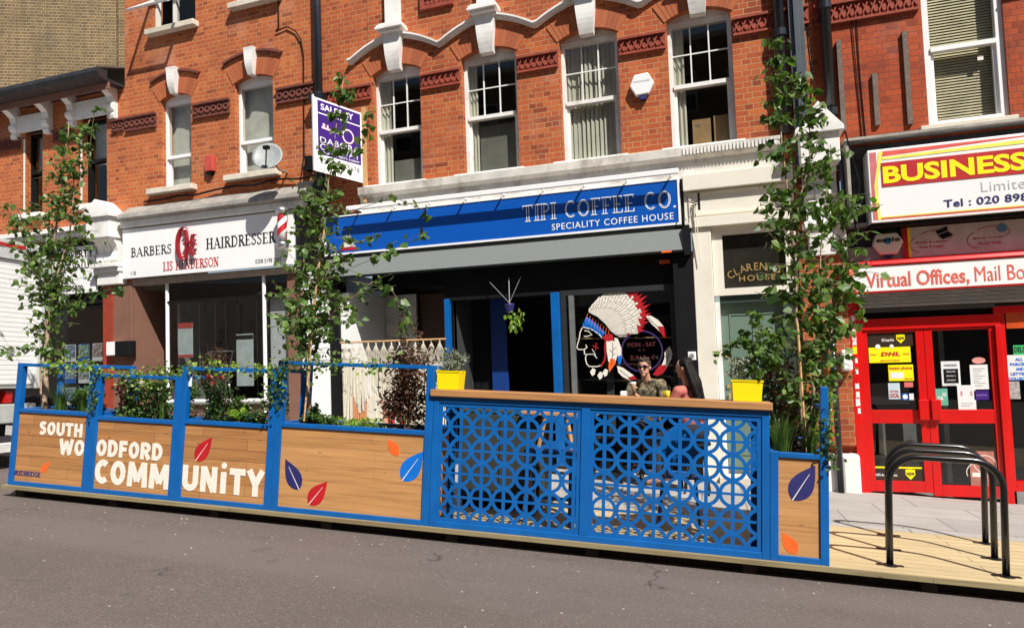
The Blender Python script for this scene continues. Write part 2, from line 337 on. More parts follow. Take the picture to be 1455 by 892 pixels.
M['slate']=plain('slate tile',(.10,.08,.07),.8,0,.3,7,.5,.6,(.2,.15,.1))
M['pipe']=paint('black pipe paint',(.016,.019,.026),.3,.2)
M['trunking']=paint('grey cable cover',(.075,.09,.105),.4,.1)
M['glass']=glassm('window glass',(.90,.90,.87),0,.9,.01)
M['shopglass']=glassm('shop glass',(.85,.87,.87),0,.85,.02)
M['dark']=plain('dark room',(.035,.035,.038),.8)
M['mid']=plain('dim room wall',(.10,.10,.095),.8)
M['brown']=plain('brown render',(.20,.095,.065),.8,0,.12,3,.15)
M['blue']=paint('blue gloss paint',(.002,.105,.37),.36,.12,.35,dirtcol=(.012,.08,.22))
M['bluesign']=paint('blue sign panel',(.003,.085,.43),.32,.02)
M['bluedk']=paint('dark blue door paint',(.006,.04,.20),.4,.06)
M['navy']=plain('navy print',(.022,.022,.13),.5)
M['lblue']=plain('blue print',(.0,.15,.60),.5)
M['redp']=plain('red print',(.46,.010,.016),.5)
M['orange']=plain('orange print',(.85,.13,.02),.5)
M['wprint']=plain('cream white print',(.80,.76,.68),.6,0,.05,40,.1,.35,(.5,.35,.2))
M['blk']=plain('black paint',(.007,.007,.008),.75); M['blk'].node_tree.nodes['Principled BSDF'].inputs['Specular IOR Level'].default_value=.15
M['blkm']=paint('black gloss metal',(.008,.008,.009),.22,.1)
M['asph']=None
M['red_gloss']=paint('red gloss paint',(.60,.006,.006),.3,.08,.25,dirtcol=(.3,.03,.02))
M['awn']=plain('grey awning canvas',(.205,.225,.22),.8,0,.06,40,.3)
M['green']=paint('sage green paint',(.135,.20,.155),.45,.06)
M['greend']=paint('dark green paint',(.03,.05,.042),.45,.1)
M['purple']=plain('purple print',(.048,.012,.19),.4,0,.02)
M['grey']=plain('mid grey metal',(.28,.28,.28),.45,.3)
M['steel']=plain('brushed steel',(.6,.6,.6),.3,.9,.1)
M['alu']=plain('aluminium frame',(.30,.31,.31),.4,.6)
M['yellowp']=paint('yellow box paint',(.82,.66,.0),.45,.02)
M['ysign']=plain('yellow print',(.9,.78,.0),.5,0,.02)
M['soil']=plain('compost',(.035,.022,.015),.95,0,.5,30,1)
M['gold']=plain('gold leaf lettering',(.5,.33,.12),.4,.3)
M['blind']=plain('vertical blind fabric',(.68,.68,.62),.8,0,.08,3)
M['slat']=plain('cream blind slats',(.72,.66,.48),.7)
M['curtain']=plain('net curtain',(.6,.62,.6),.9)
M['framedk']=paint('dark shop window frame',(.022,.023,.025),.5,.2); M['netgrey']=plain('grey net',(.20,.21,.20),.9); M['card']=plain('brown cardboard',(.42,.27,.14),.8)
M['bamboo']=plain('bamboo cane',(.55,.33,.14),.6,0,.25,30)
M['bark']=plain('birch bark',(.36,.25,.17),.8,0,.45,35,.6,.5,(.1,.07,.05))
M['twig']=plain('green twig',(.12,.11,.05),.7,0,.3,20)
M['cotton']=plain('cotton cord',(.70,.65,.53),.9,0,.12,40)
M['pink']=leafm('pink petals',[(.75,.12,.16),(.85,.45,.42),(.8,.25,.28)],.3)
M['skin']=plain('skin',(.52,.27,.18),.5,0,.08,8,.05)
M['hairb']=plain('black hair',(.006,.0045,.004),.6,0,.5,40,.5); M['hairb'].node_tree.nodes['Principled BSDF'].inputs['Specular IOR Level'].default_value=.2
M['hairbr']=plain('brown hair',(.045,.022,.014),.5,0,.4,60,.5)
M['tan']=plain('pine leg wood',(.45,.25,.1),.6,0,.15,20)
M['clad']=wood('cedar cladding',(.55,.275,.102),(.41,.185,.062),.105,0,bw=1.35)
M['cladply']=wood('fine grained cladding',(.58,.305,.118),(.50,.25,.09),.30,0,bw=9,groove=.0008,dark=(.2,.1,.04))
M['counter']=wood('oak counter',(.50,.25,.095),(.45,.22,.08),.4,0,bw=9,groove=.0005,dark=(.3,.15,.06))
M['deck']=wood('pale softwood decking',(.66,.54,.32),(.56,.45,.26),.125,3,bw=3.0,groove=.004,dark=(.10,.08,.05),bm_=.5,grain=.9)
M['edge']=wood('deck edge board',(.30,.25,.14),(.25,.20,.11),.4,0,bw=2.9,groove=.002)
M['brownwall']=wood('dark boarded wall',(.085,.04,.022),(.065,.03,.018),.2,0,bw=3)
# rising ribbed decking: extra fine ridges
def ridges(m,per=.018):
    t=m.node_tree; b=t.nodes['Principled BSDF']; v=coords(t); w=t.nodes.new('ShaderNodeTexWave'); w.bands_direction='Y'; w.inputs['Scale'].default_value=1/per/3.14*1.0
    t.links.new(v,w.inputs[0]); col=b.inputs['Base Color'].links[0].from_socket
    c=mixc(t,.5,col,ramp(t,w.outputs['Fac'],[(0,.55),(.5,1)]),'MULTIPLY'); t.links.new(c,b.inputs['Base Color'])
ridges(M['deck'])
def asphalt():
    m,t,N,L,b=nt('worn asphalt'); v=coords(t)
    c=ramp(t,noisen(t,v,70,5,.85),[(.33,(.068,.053,.046)),(.5,(.118,.094,.083)),(.62,(.17,.138,.123)),(.74,(.25,.21,.19))])
    c=mixc(t,ramp(t,noisen(t,v,.9,6,.6),[(.35,0),(.7,.6)]),c,(.092,.074,.066))
    mpt=N.new('ShaderNodeMapping'); mpt.inputs['Scale'].default_value=(.12,1.5,1); L.new(v,mpt.inputs[0])
    c=mixc(t,ramp(t,noisen(t,mpt.outputs[0],1,3,.5),[(.45,0),(.65,.55)]),c,(.145,.118,.105))
    c=mixc(t,ramp(t,noisen(t,v,3.3,2,.4),[(.66,0),(.74,.3)]),c,(.06,.05,.047))
    vo=N.new('ShaderNodeTexVoronoi'); vo.inputs['Scale'].default_value=17; L.new(v,vo.inputs['Vector'])
    wn=N.new('ShaderNodeSeparateColor'); L.new(vo.outputs['Color'],wn.inputs[0])
    a=ramp(t,vo.outputs['Distance'],[(.10,1),(.16,0)]); bb=ramp(t,wn.outputs[0],[(.945,0),(.96,1)]); f=mixc(t,1,a,bb,'MULTIPLY')
    c=mixc(t,f,c,(.50,.46,.43))
    vo2=N.new('ShaderNodeTexVoronoi'); vo2.inputs['Scale'].default_value=48; L.new(v,vo2.inputs['Vector'])
    wn2=N.new('ShaderNodeSeparateColor'); L.new(vo2.outputs['Color'],wn2.inputs[0])
    f2=mixc(t,1,ramp(t,vo2.outputs['Distance'],[(.18,1),(.28,0)]),ramp(t,wn2.outputs[1],[(.80,0),(.9,1)]),'MULTIPLY')
    c=mixc(t,f2,c,(.25,.22,.20))
    # one long crack
    ws=N.new('ShaderNodeTexVoronoi'); ws.feature='DISTANCE_TO_EDGE'; ws.inputs['Scale'].default_value=.42
    nv=N.new('ShaderNodeTexNoise'); nv.inputs['Scale'].default_value=3; L.new(v,nv.inputs['Vector'])
    va=N.new('ShaderNodeVectorMath'); va.operation='MULTIPLY_ADD'; L.new(nv.outputs['Color'],va.inputs[0]); va.inputs[1].default_value=(.5,.5,.5); L.new(v,va.inputs[2]); L.new(va.outputs[0],ws.inputs['Vector'])
    cf=ramp(t,ws.outputs['Distance'],[(.0,.75),(.006,0)]); cf2=mixc(t,1,cf,ramp(t,noisen(t,v,1.3,2),[(.52,0),(.6,1)]),'MULTIPLY')
    c=mixc(t,cf2,c,(.02,.018,.018))
    L.new(c,b.inputs['Base Color']); b.inputs['Roughness'].default_value=.85
    bump(t,noisen(t,v,120,4,.7),b,.6,.006); return m
M['asph']=asphalt()
def paving():
    m,t,N,L,b=nt('concrete paving slabs'); v=coords(t); bt=N.new('ShaderNodeTexBrick'); L.new(v,bt.inputs['Vector'])
    bt.inputs['Scale'].default_value=1; bt.inputs['Brick Width'].default_value=.9; bt.inputs['Row Height'].default_value=.6; bt.inputs['Mortar Size'].default_value=.006
    bt.inputs['Color1'].default_value=(.40,.375,.35,1); bt.inputs['Color2'].default_value=(.34,.32,.30,1); bt.inputs['Mortar'].default_value=(.12,.11,.10,1)
    c=mixc(t,ramp(t,noisen(t,v,2.5,6,.65),[(.4,0),(.75,.5)]),bt.outputs['Color'],(.24,.22,.2)); c=mixc(t,.3,c,ramp(t,noisen(t,v,60,3),[(.3,.5),(.7,1.1)]),'MULTIPLY')
    L.new(c,b.inputs['Base Color']); b.inputs['Roughness'].default_value=.85; return m
M['pave']=paving()
M['kerb']=plain('granite kerb',(.36,.34,.32),.8,0,.2,40)
M['lineW']=plain('road line paint',(.65,.64,.6),.7,0,.1,30,.2,.6,(.12,.11,.11))
M['leafA']=leafm('birch leaves',[(.025,.065,.012),(.055,.12,.02),(.12,.21,.035),(.035,.08,.014),(.19,.28,.07),(.03,.07,.012)],.3)
M['leafB']=leafm('dark glossy leaves',[(.018,.05,.012),(.035,.085,.018),(.06,.12,.025)],.2,.3)
M['leafY']=leafm('lime leaves',[(.13,.26,.02),(.24,.36,.04),(.34,.42,.10),(.10,.20,.02)],.4)
M['leafR']=leafm('bronze leaves',[(.055,.022,.016),(.10,.04,.025),(.15,.07,.035),(.05,.045,.02)],.25)
M['leafS']=leafm('silver lavender leaves',[(.22,.25,.19),(.32,.34,.28),(.14,.18,.11)],.2)
M['grass']=leafm('planter grass',[(.035,.085,.012),(.07,.14,.02),(.12,.20,.04)],.35)
M['petal']=leafm('small white flowers',[(.7,.65,.62),(.75,.6,.6)],.2)
# ------------------------------------------------------------------ setting: road, pavement, kerb
struct('ground',MB().box(-150,150,-150,150,-.9,-.60),M['asph'],SF)
r=MB(); r.box(-60,60,-20,6.985,-.5,-.12); struct('road',r,M['asph'],SF)
r=MB(); r.box(-60,60,7.13,12,-.5,.0); struct('pavement',r,M['pave'],SF)
r=MB()
for i in range(-40,42): r.box(i*.915,i*.915+.905,6.99,7.126,-.4,.002)
struct('kerb',r,M['kerb'],SF)
r=MB(); r.box(-9.6,-7.06,5.40,5.47,-.119,-.116); struct('road_marking',r,M['lineW'],SF)
# ------------------------------------------------------------------ building helpers
def wallmb(x0,x1,z0,z1,holes,y0=Y0,th=.28):
    mb=MB(); xs=sorted({x0,x1}|{h[0] for h in holes}|{h[1] for h in holes}); xs=[x for x in xs if x0<=x<=x1]
    for a,b in zip(xs,xs[1:]):
        hs=sorted([h for h in holes if h[0]<=a+1e-6 and h[1]>=b-1e-6],key=lambda h:h[2]); z=z0
        for h in hs:
            if h[2]>z: mb.box(a,b,y0,y0+th,z,h[2])
            z=h[3]
        if z<z1: mb.box(a,b,y0,y0+th,z,z1)
    return mb
def room(x0,x1,z0,z1,y0,y1,mb=None):
    mb=mb or MB(); t=.05
    mb.box(x0,x1,y1,y1+t,z0,z1); mb.box(x0,x1,y0,y1,z0-t,z0); mb.box(x0,x1,y0,y1,z1,z1+t); mb.box(x0-t,x0,y0,y1+t,z0-t,z1+t); mb.box(x1,x1+t,y0,y1+t,z0-t,z1+t); return mb
def arch_pts(x0,x1,zs,rise,n=14):
    w=(x1-x0)/2; R=(w*w+rise*rise)/(2*rise); cx_=(x0+x1)/2; cz=zs+rise-R; a=math.asin(min(1,w/R)); return cx_,cz,R,a
def arch(root,x0,x1,zs,rise,depth=.28,y=Y0,proud=.012,nv=17,label=None):
    cx_,cz,R,a=arch_pts(x0,x1,zs,rise); R2=R+depth; mb=MB(); back=MB()
    def q(t,r): return (cx_+r*math.sin(t),cz+r*math.cos(t))
    A=a*1.08
    for i in range(nv):
        t0=-A+2*A*i/nv+.004/R; t1=-A+2*A*(i+1)/nv-.004/R
        mb.prism([q(t0,R-.003),q(t1,R-.003),q(t1,R2),q(t0,R2)],y-proud,y+.09)
    poly=[q(-A+2*A*i/20,R) for i in range(21)]+[q(A-2*A*i/20,R2-.002) for i in range(21)]
    back.prism(poly,y-proud+.004,y+.10)
    o=part('arch',mb,M['rubbed'],root); part('mortar',back,M['mortar'],o); return cx_,cz,R,a
def band(root,x0,x1,z0,z1,mat,kind,y=Y0):
    mb=MB(); mb.box(x0,x1,y-.02,y+.02,z0,z1); h=z1-z0
    mb.box(x0,x1,y-.065,y-.0201,z1-.035,z1); mb.box(x0,x1,y-.05,y-.0201,z0,z0+.028)
    zc=(z0+z1)/2; n=max(1,int((x1-x0)/(.12 if kind=='ring' else .085))); st=(x1-x0)/n
    for i in range(n):
        c=x0+(i+.5)*st
        if kind=='ring':
            rr=h*.24; k=12
            for j in range(k):
                a0=2*PI*j/k;a1=2*PI*(j+1)/k
                mb.prism([(c+rr*math.cos(a0),zc+rr*math.sin(a0)),(c+rr*math.cos(a1),zc+rr*math.sin(a1)),(c+rr*.55*math.cos(a1),zc+rr*.55*math.sin(a1)),(c+rr*.55*math.cos(a0),zc+rr*.55*math.sin(a0))],y-.04,y-.0203)
            mb.box(c+rr,c+st-rr,y-.035,y-.0203,zc-.012,zc+.012)
        else:
            hh=h*.27
            mb.prism([(c-st*.42,zc-hh),(c-st*.22,zc-hh),(c+st*.42,zc+hh),(c+st*.22,zc+hh)],y-.045,y-.0203)
            mb.prism([(c-st*.42,zc+hh),(c-st*.2,zc+hh),(c+st*.42,zc-hh),(c+st*.2,zc-hh)],y-.036,y-.0205)
    part('ornamental_band',mb,mat,root)
def sash(root,x0,x1,z0,zs,rise,frame='white',bars=True,meet=.5,inside='blinds',y=Y0,rec=.11,fw_=.055,hood=True,seed=0):
    fm=MB(); ya,yb=y+rec,y+rec+.09; zt=zs-.02
    fm.box(x0,x0+fw_,ya,yb,z0,zt); fm.box(x1-fw_,x1,ya,yb,z0,zt); fm.box(x0+fw_,x1-fw_,ya,yb,z0,z0+.06)
    if rise:                                                   # head board under the arch
        cx_,cz,R,a=arch_pts(x0,x1,zs,rise); pts=[(x0,zt)]+[(x1,zt)]+[(cx_+(R+.01)*math.sin(a-2*a*i/12),cz+(R+.01)*math.cos(a-2*a*i/12)) for i in range(13)]
        fm.prism(pts,ya-.01,yb)
    fm.box(x0+fw_,x1-fw_,ya,yb,zt-.05,zt-.0005)
    zm=z0+(zt-z0)*meet
    fm.box(x0+fw_,x1-fw_,ya-.02,yb-.01,zm-.03,zm+.025)
    fm.box(x0+fw_,x0+fw_+.035,ya+.03,yb-.005,z0+.06,zm-.03); fm.box(x1-fw_-.035,x1-fw_,ya+.03,yb-.005,z0+.06,zm-.03)
    o=part('window',fm,M[frame],root)
    if bars:
        bmx=MB(); w=x1-x0-2*fw_
        for k in (1,2): bmx.box(x0+fw_+w*k/3-.009,x0+fw_+w*k/3+.009,ya+.012,ya+.03,zm+.025,zt-.05)
        zz=(zm+zt)/2
        for k in range(3): bmx.box(x0+fw_+w*k/3+(.009 if k else 0),x0+fw_+w*(k+1)/3-(.009 if k<2 else 0),ya+.014,ya+.03,zz-.008,zz+.008)
        part('glazing_bars',bmx,M[frame],o)
    g=MB(); g.box(x0+fw_,x1-fw_,ya+.032,ya+.036,zm+.02,zt-.045); g.box(x0+fw_,x1-fw_,ya+.055,ya+.059,z0+.055,zm-.02); part('glass',g,M['glass'],o)
    rn=random.Random(seed)
    if inside=='blinds':
        b=MB(); n=13; w=(x1-x0)
        for i in range(n):
            xx=x0+(i+.5)*w/n; ang=rn.uniform(.2,.75); l=.042
            b.obox((xx-l*math.cos(ang),ya+.115-l*math.sin(ang),z0+.02),(2*l*math.cos(ang),2*l*math.sin(ang),0),(.001,-.001,0),(0,0,zt-z0-.03))
        part('blind',b,M['blind'],o)
    elif inside=='curtain':
        b=MB(); pts=[]; w=(x1-x0)*(.26,.20,.3,.24)[seed%4]
        n=10; pr=[(x0+w*i/n, ya+.10+.018*math.sin(i*1.9)) for i in range(n+1)]
        for i in range(n): b.obox((pr[i][0],pr[i][1],z0),(pr[i+1][0]-pr[i][0],pr[i+1][1]-pr[i][1],0),(0,.002,0),(0,0,zt-z0))
        part('curtain',b,M['blind'],o)
        if seed in (0,1): part('net',MB().box(x0+w+.01,x1-.02,ya+.12,ya+.122,z0+.05,z0+.05+(zt-z0)*(.22,.42)[seed]),M['netgrey'],o)
    elif inside=='slats':
        b=MB(); n=int((zt-z0)/.035)
        for i in range(n): b.obox((x0,ya+.13,z0+.035*i),(x1-x0,0,0),(0,.012,.028),(0,.001,-.001))
        part('blind',b,M['slat'],o)
    elif inside=='net':
        b=MB(); b.box(x0,x1,ya+.16,ya+.162,(z0+zt)/2 if seed%2 else z0,zt); part('curtain',b,M['curtain'],o)
    return o
def sillp(root,x0,x1,z,h=.08,pr=.12,mat='white',y=Y0): part('sill',MB().box(x0,x1,y-pr,y+.11,z-h,z),M[mat],root,bevel=.008)
def keystone(root,cx_,z0,z1,w0,w1,mat='white',y=Y0,cap=False):
    mb=MB(); n=8; 
    pl=[]
    for i in range(n+1):
        k=i/n; z=z0+(z1-z0)*k; w=(w0+(w1-w0)*k)/2; d=.07+.075*k+.02*math.sin(k*PI*1.5); pl.append((z,w,d))
    vs=[];fs=[]
    for z,w,d in pl: vs+=[(cx_-w,y-d,z),(cx_+w,y-d,z),(cx_+w,y+.05,z),(cx_-w,y+.05,z)]
    for i in range(n):
        for k in range(4): fs.append((i*4+k,i*4+(k+1)%4,(i+1)*4+(k+1)%4,(i+1)*4+k))
    fs+=[(0,1,2,3),(n*4,n*4+1,n*4+2,n*4+3)]; mb.add(vs,fs)
    if cap:
        for k,(dz,e) in enumerate(((0,.03),(.04,.07),(.075,.055),(.105,.03))): mb.box(cx_-w1/2-e,cx_+w1/2+e,y-.16-e,y+.02,z1+dz+.0005,z1+dz+(.0395 if k==0 else .0345 if k<3 else .03))
    return part('keystone',mb,M[mat],root)
# =================================================================== the coffee house building
TX0,TX1=-6.27,1.06
tb=thing('brick_building','red brick house front above the blue coffee sign, with wavy white hood moulding','building',((TX0+TX1)/2,Y0,zg(-2.6)))
WX=[(-5.27,-4.45),(-3.765,-2.90),(-2.25,-1.42),(-.745,.085)]
holes=[(a,b,2.60,4.50) for a,b in WX]+[(TX0+.0,.72,-3,2.24)]
part('wall',wallmb(TX0,TX1,-3,9.0,holes),M['red'],tb)
part('room',room(TX0+.3,TX1-.1,2.45,5.2,Y0+.28,Y0+2.0,MB()),M['mid'],tb)
for i,(a,b) in enumerate(WX):
    cx_,cz,R,aa=arch(tb,a,b,4.37,.11,.28)
    sash(tb,a,b,2.60,4.37,.11,inside='blinds' if i==2 else 'curtain',seed=i)
    sillp(tb,a-.12,b+.10,2.60,.085,.13)
    k=keystone(tb,(a+b)/2,4.37,4.93,.20,.31,cap=True)
    # white pilaster that rises from the keystone
    if i<4: part('pilaster',MB().box((a+b)/2-.12,(a+b)/2+.12,Y0-.09,Y0+.01,5.07,9.0),M['white'],tb)
# hood moulding that waves over the arches
pts=[]
def hoodz(x):
    best=None
    for a,b in WX:
        c=(a+b)/2; dd=abs(x-c)
        if dd<.76: return 4.95-.28*(dd/.76)**1.7
    return 4.67
x=WX[0][0]-.40
top=[]
while x<WX[3][1]+.42: top.append((x,hoodz(x))); x+=.06
hm=MB()
for off,w,pr in ((0,.028,.10),(-.0285,.026,.07),(-.055,.018,.045)):
    for (xa,za),(xb,zb) in zip(top,top[1:]):
        hm.prism([(xa,za+off),(xb,zb+off),(xb,zb+off-w),(xa,za+off-w)],Y0-pr,Y0+.01)
part('hood_moulding',hm,M['white'],tb)
xs=[TX0+.06]+[v for w in WX for v in w]+[TX1-.02]
for a,b in zip(xs[::2],xs[1::2]): band(tb,a+.02,b-.02,3.99,4.235,M['terra'],'lattice')
# terracotta square panels higher up
for xx in (-4.12,-1.08):
    mb=MB(); mb.frame(xx-.27,xx+.27,5.22,5.9,.055,Y0-.06,Y0+.01); mb.box(xx-.215,xx+.215,Y0-.015,Y0+.01,5.275,5.845)
    for i in range(6):
        for j in range(7): mb.lathe([(.028,-.045),(.018,-.055),(.006,-.045)],(xx-.18+.072*i,Y0+.02,5.32+.08*j),8,'y')
    part('terracotta_panel',mb,M['terra'],tb)
# cornice above the shop
cm=MB(); prof=[(.14,2.46),(.15,2.575),(.02,2.60),(-.02,2.60),(-.02,2.18),(.05,2.18),(.06,2.30),(.07,2.42),(.13,2.455)]
cm.prism([(Y0-p,z) for p,z in prof],-5.5,.62,'x')
part('cornice',cm,M['wdirty'],tb,bevel=.006)
dm=MB(); i=-.6
while i<.55: dm.box(i,i+.022,Y0-.158,Y0-.145,2.47,2.55); i+=.045
part('dentils',dm,M['white'],tb)
# ---- shop front of the coffee house
part('black_header',MB().box(-4.16,-.58,Y0+.04,Y0+.3,.76,1.60).box(-5.80,-4.1601,Y0+.75,Y0+.8,FZ(600,408,-.75),1.7).box(-6.1,-4.1601,Y0+.05,Y0+.80,1.56,1.60),M['blk'],tb)
part('black_post',MB().box(-6.12,-5.96,Y0-.04,Y0+.2,zg(-6)-.1,1.3),M['blk'],tb)
part('brick_backing',MB().box(-6.27,.72,Y0+.02,Y0+.3,1.60,2.24),M['mid'],tb)
rm=MB(); zf=zg(-3)-.05
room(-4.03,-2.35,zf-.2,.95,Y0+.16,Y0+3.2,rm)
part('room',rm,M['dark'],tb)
fl=MB(); fl.box(-6.0,.8,Y0+.005,Y0+3.2,zf+.0,zf+.03); part('shop_floor',fl,M['mid'],tb)
part('side_wall',MB().box(-5.955,-5.80,Y0+.02,Y0+2.0,-2.2,.98),M['wclean'],tb,label='white painted side wall of the shop opening')
part('recess_shell',MB().box(-5.95,-4.08,Y0+1.32,Y0+1.36,-2.2,1.7).box(-4.075,-4.035,Y0+.16,Y0+1.4,-2.2,1.7),M['dark'],tb)
part('boarded_wall',MB().box(-5.19,-4.09,Y0+1.25,Y0+1.3,-2.2,1.0),M['brownwall'],tb)
part('shaded_white_panel',MB().box(-5.79,-5.2,Y0+1.15,Y0+1.2,-2.2,1.0),M['curtain'],tb)  # far end of the white wall, its shade painted in as grey
for a,b,mt in ((-4.15,-4.08,'blue'),(-2.51,-2.39,'blue')):
    part('post',MB().box(a,b,Y0-.03,Y0+.08,zg(a)-.05,.78),M[mt],tb,bevel=.006)
part('door',MB().box(-3.68,-3.42,Y0+.66,Y0+.71,zf,.90),M['bluedk'],tb,bevel=.006)
part('door_panel',MB().box(-4.03,-3.71,Y0+.75,Y0+.8,zf,.90),M['blk'],tb)
# window of the coffee shop
wf=MB(); wf.frame(-2.38,-.80,zg(-1.6)+.45,.80,.075,Y0+.03,Y0+.09); o=part('shop_window',wf,M['framedk'],tb)
part('mullion',MB().box(-2.26,-2.19,Y0+.015,Y0+.07,zg(-1.6)+.52,.725),M['alu'],o)
part('glass',MB().box(-2.305,-.875,Y0+.055,Y0+.061,zg(-1.6)+.52,.73),M['shopglass'],o)
part('stall_riser',MB().box(-2.38,-.56,Y0+.02,Y0+.2,zg(-1.6)-.1,zg(-1.6)+.45),M['blk'],tb)
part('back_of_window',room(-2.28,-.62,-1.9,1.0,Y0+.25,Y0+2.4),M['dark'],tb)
part('black_pier',MB().box(-.80,-.54,Y0-.10,Y0+.2,zg(-.6)-.1,1.20),M['blk'],tb)
part('inner_frame',MB().box(-2.24,-.9,Y0+.5,Y0+.54,.30,.42).box(-1.86,-1.76,Y0+.5,Y0+.54,-1.3,.42),M['mid'],tb)
part('pilaster',MB().box(-6.60,-6.13,Y0-.10,Y0+.2,-2.2,1.30).box(-6.64,-6.10,Y0-.13,Y0+.2,1.301,1.40),M['wclean'],tb,bevel=.01)
# ---- house door bay beside the coffee shop
part('pilaster',MB().box(-.54,-.30,Y0-.11,Y0+.2,zg(-.4)-.1,1.50),M['cream'],tb,bevel=.008)
part('pilaster_panel',MB().box(-.295,-.235,Y0-.06,Y0+.2,zg(-.4)-.1,.52),M['white'],tb)
part('lintel',MB().box(-.62,.72,Y0-.15,Y0+.2,1.501,1.63).box(-.62,.72,Y0-.08,Y0+.2,1.631,1.99).box(-.62,.72,Y0-.16,Y0+.2,1.991,2.20),M['cream'],tb,bevel=.006)
part('lintel_panel',MB().frame(-.56,.68,1.66,1.97,.03,Y0-.10,Y0-.0805),M['cream'],tb)
ff=MB(); ff.frame(-.295,.72,.60,1.50,.13,Y0-.05,Y0+.1,wb=.09,wt=.11); o=part('fanlight',ff,M['cream'],tb)
part('glass',MB().box(-.17,.60,Y0+.02,Y0+.03,.69,1.39),plain('dark fanlight glass',(.022,.02,.016),.08,0,.3,5,0),o)
lt=MB(); word='CLARENDON'
for i,ch in enumerate(word):
    a=(i-4)*.135; R=.62; cx_,cz=.235,.96-R; w=.062
    vs,fs=tmesh(ch); x0_=min(v[0] for v in vs); x1_=max(v[0] for v in vs); y1_=max(v[1] for v in vs)
    out=[]
    for v in vs:
        lx=(v[0]-(x0_+x1_)/2)/(y1_)*.085; lz=R+v[1]/y1_*.095-.05
        out.append((cx_+lx*math.cos(a)+lz*math.sin(a), Y0+.019-(v[2]+.5)*.002, cz-lx*math.sin(a)+lz*math.cos(a)))
    lt.add(out,fs)
text(lt,'HOUSE',.02,.46,.775,.85,Y0+.019,.002,0,1.25)
part('lettering',lt,M['gold'],o)
dz=zg(.2); dd=MB(); dd.box(-.23,.53,Y0+.08,Y0+.13,dz+.12,.50); do=part('door',dd,M['green'],tb,label='sage green panelled front door')
pm=MB(); pm.frame(-.13,.17,-.72,.36,.018,Y0+.070,Y0+.0795); pm.frame(.23,.46,-.72,.36,.018,Y0+.070,Y0+.0795); pm.frame(-.13,.46,dz+.35,-.86,.018,Y0+.070,Y0+.0795)
part('panel_moulding',pm,M['green'],do)
hm2=MB(); hm2.box(-.20,-.16,Y0+.06,Y0+.079,-.20,-.14).box(-.20,-.16,Y0+.06,Y0+.079,-.60,-.55); hm2.tube([(-.17,Y0+.05,-.88),(-.17,Y0+.04,-.82),(-.17,Y0+.04,-.72),(-.17,Y0+.05,-.66)],.012,8)
part('handle',hm2,M['gold'],do)
part('door_frame',MB().box(.53,.72,Y0-.02,Y0+.2,dz-.1,.599).box(-.234,.529,Y0-.01,Y0+.2,.501,.599),M['greend'],tb)
part('doorstep',MB().box(-.34,.72,Y0-.25,Y0+.3,dz-.15,dz+.12),M['stone'],tb,bevel=.01)
# ---- shop sign
sg=thing('shop_sign','long blue coffee shop fascia sign with white lettering at its right end','sign',(-3.4,Y0-.1,1.85))
sy=Y0-.10; SX0,SX1=-6.14,-.665; SZ0,SZ1=1.565,2.185
part('board',MB().box(SX0+.03,SX1-.03,sy,sy+.05,SZ0+.03,SZ1-.02),M['bluesign'],sg)
part('trim',MB().frame(SX0,SX1,SZ0,SZ1,.03,sy-.012,sy+.05,wt=.02),M['wclean'],sg)
lt=MB(); serif(lt,'TIPI COFFEE CO.',FX(742,300,.1),FX(960,270,.1),1.80,2.035,sy-.0005,.003,.17,.05,True)
part('lettering',lt,M['wclean'],sg)
lt=MB(); text(lt,'SPECIALITY COFFEE HOUSE',FX(784,320,.1),FX(957,305,.1),1.645,1.735,sy,.003,.004,1.15); part('lettering',lt,M['wclean'],sg)
tp=MB(); c0=FX(495,340,.1)
for k in range(9): tp.prism([(c0-.13+.029*k,1.68),(c0-.13+.029*k+.024,1.68),(c0+.012-.002*k,1.93),(c0+.004-.002*k,1.93)],sy-.003,sy-.0003)
part('emblem',tp,M['wprint'],sg)
part('emblem_base',MB().prism([(c0-.15,1.63),(c0+.15,1.63),(c0+.13,1.675),(c0-.13,1.675)],sy-.003,sy-.0003),M['redp'],sg)
tl=thing('trough_light','white trough light bar on arms along the top of the blue sign','light',(-3.3,Y0-.26,2.26))
part('casing',MB().box(-5.62,-.66,Y0-.295,Y0-.245,2.205,2.275),M['wclean'],tl,bevel=.008)
am=MB()
for k in range(9): xx=-5.5+.59*k; am.box(xx,xx+.02,Y0-.244,Y0-.055,2.225,2.245)
part('arm',am,M['wclean'],tl)
# ---- awning
aw=thing('awning','rolled grey canvas awning in a box under the blue sign','awning',(-3.35,Y0-.2,1.35))
part('valance',MB().prism([(Y0-.17,1.225),(Y0-.16,1.225),(Y0-.11,1.50),(Y0-.12,1.50)],-6.1,-.64,'x'),M['awn'],aw)
part('cassette',MB().box(-6.1,-.64,Y0-.105,Y0+.03,1.38,1.548),M['blk'],aw)
part('front_bar',MB().box(-6.1,-.64,Y0-.18,Y0-.10,1.195,1.223),M['blk'],aw)
part('badge',MB().box(-.93,-.80,Y0-.183,Y0-.1805,1.198,1.222),M['orange'],aw)
part('bracket',MB().box(-.64,-.56,Y0-.19,Y0+.02,1.15,1.54),M['blk'],aw)
solo('inspection_sticker','small orange sticker on the black header under the awning','sticker',MB().box(-.99,-.85,Y0+.0335,Y0+.0395,1.08,1.13),M['orange'],(-.92,Y0+.035,1.1))
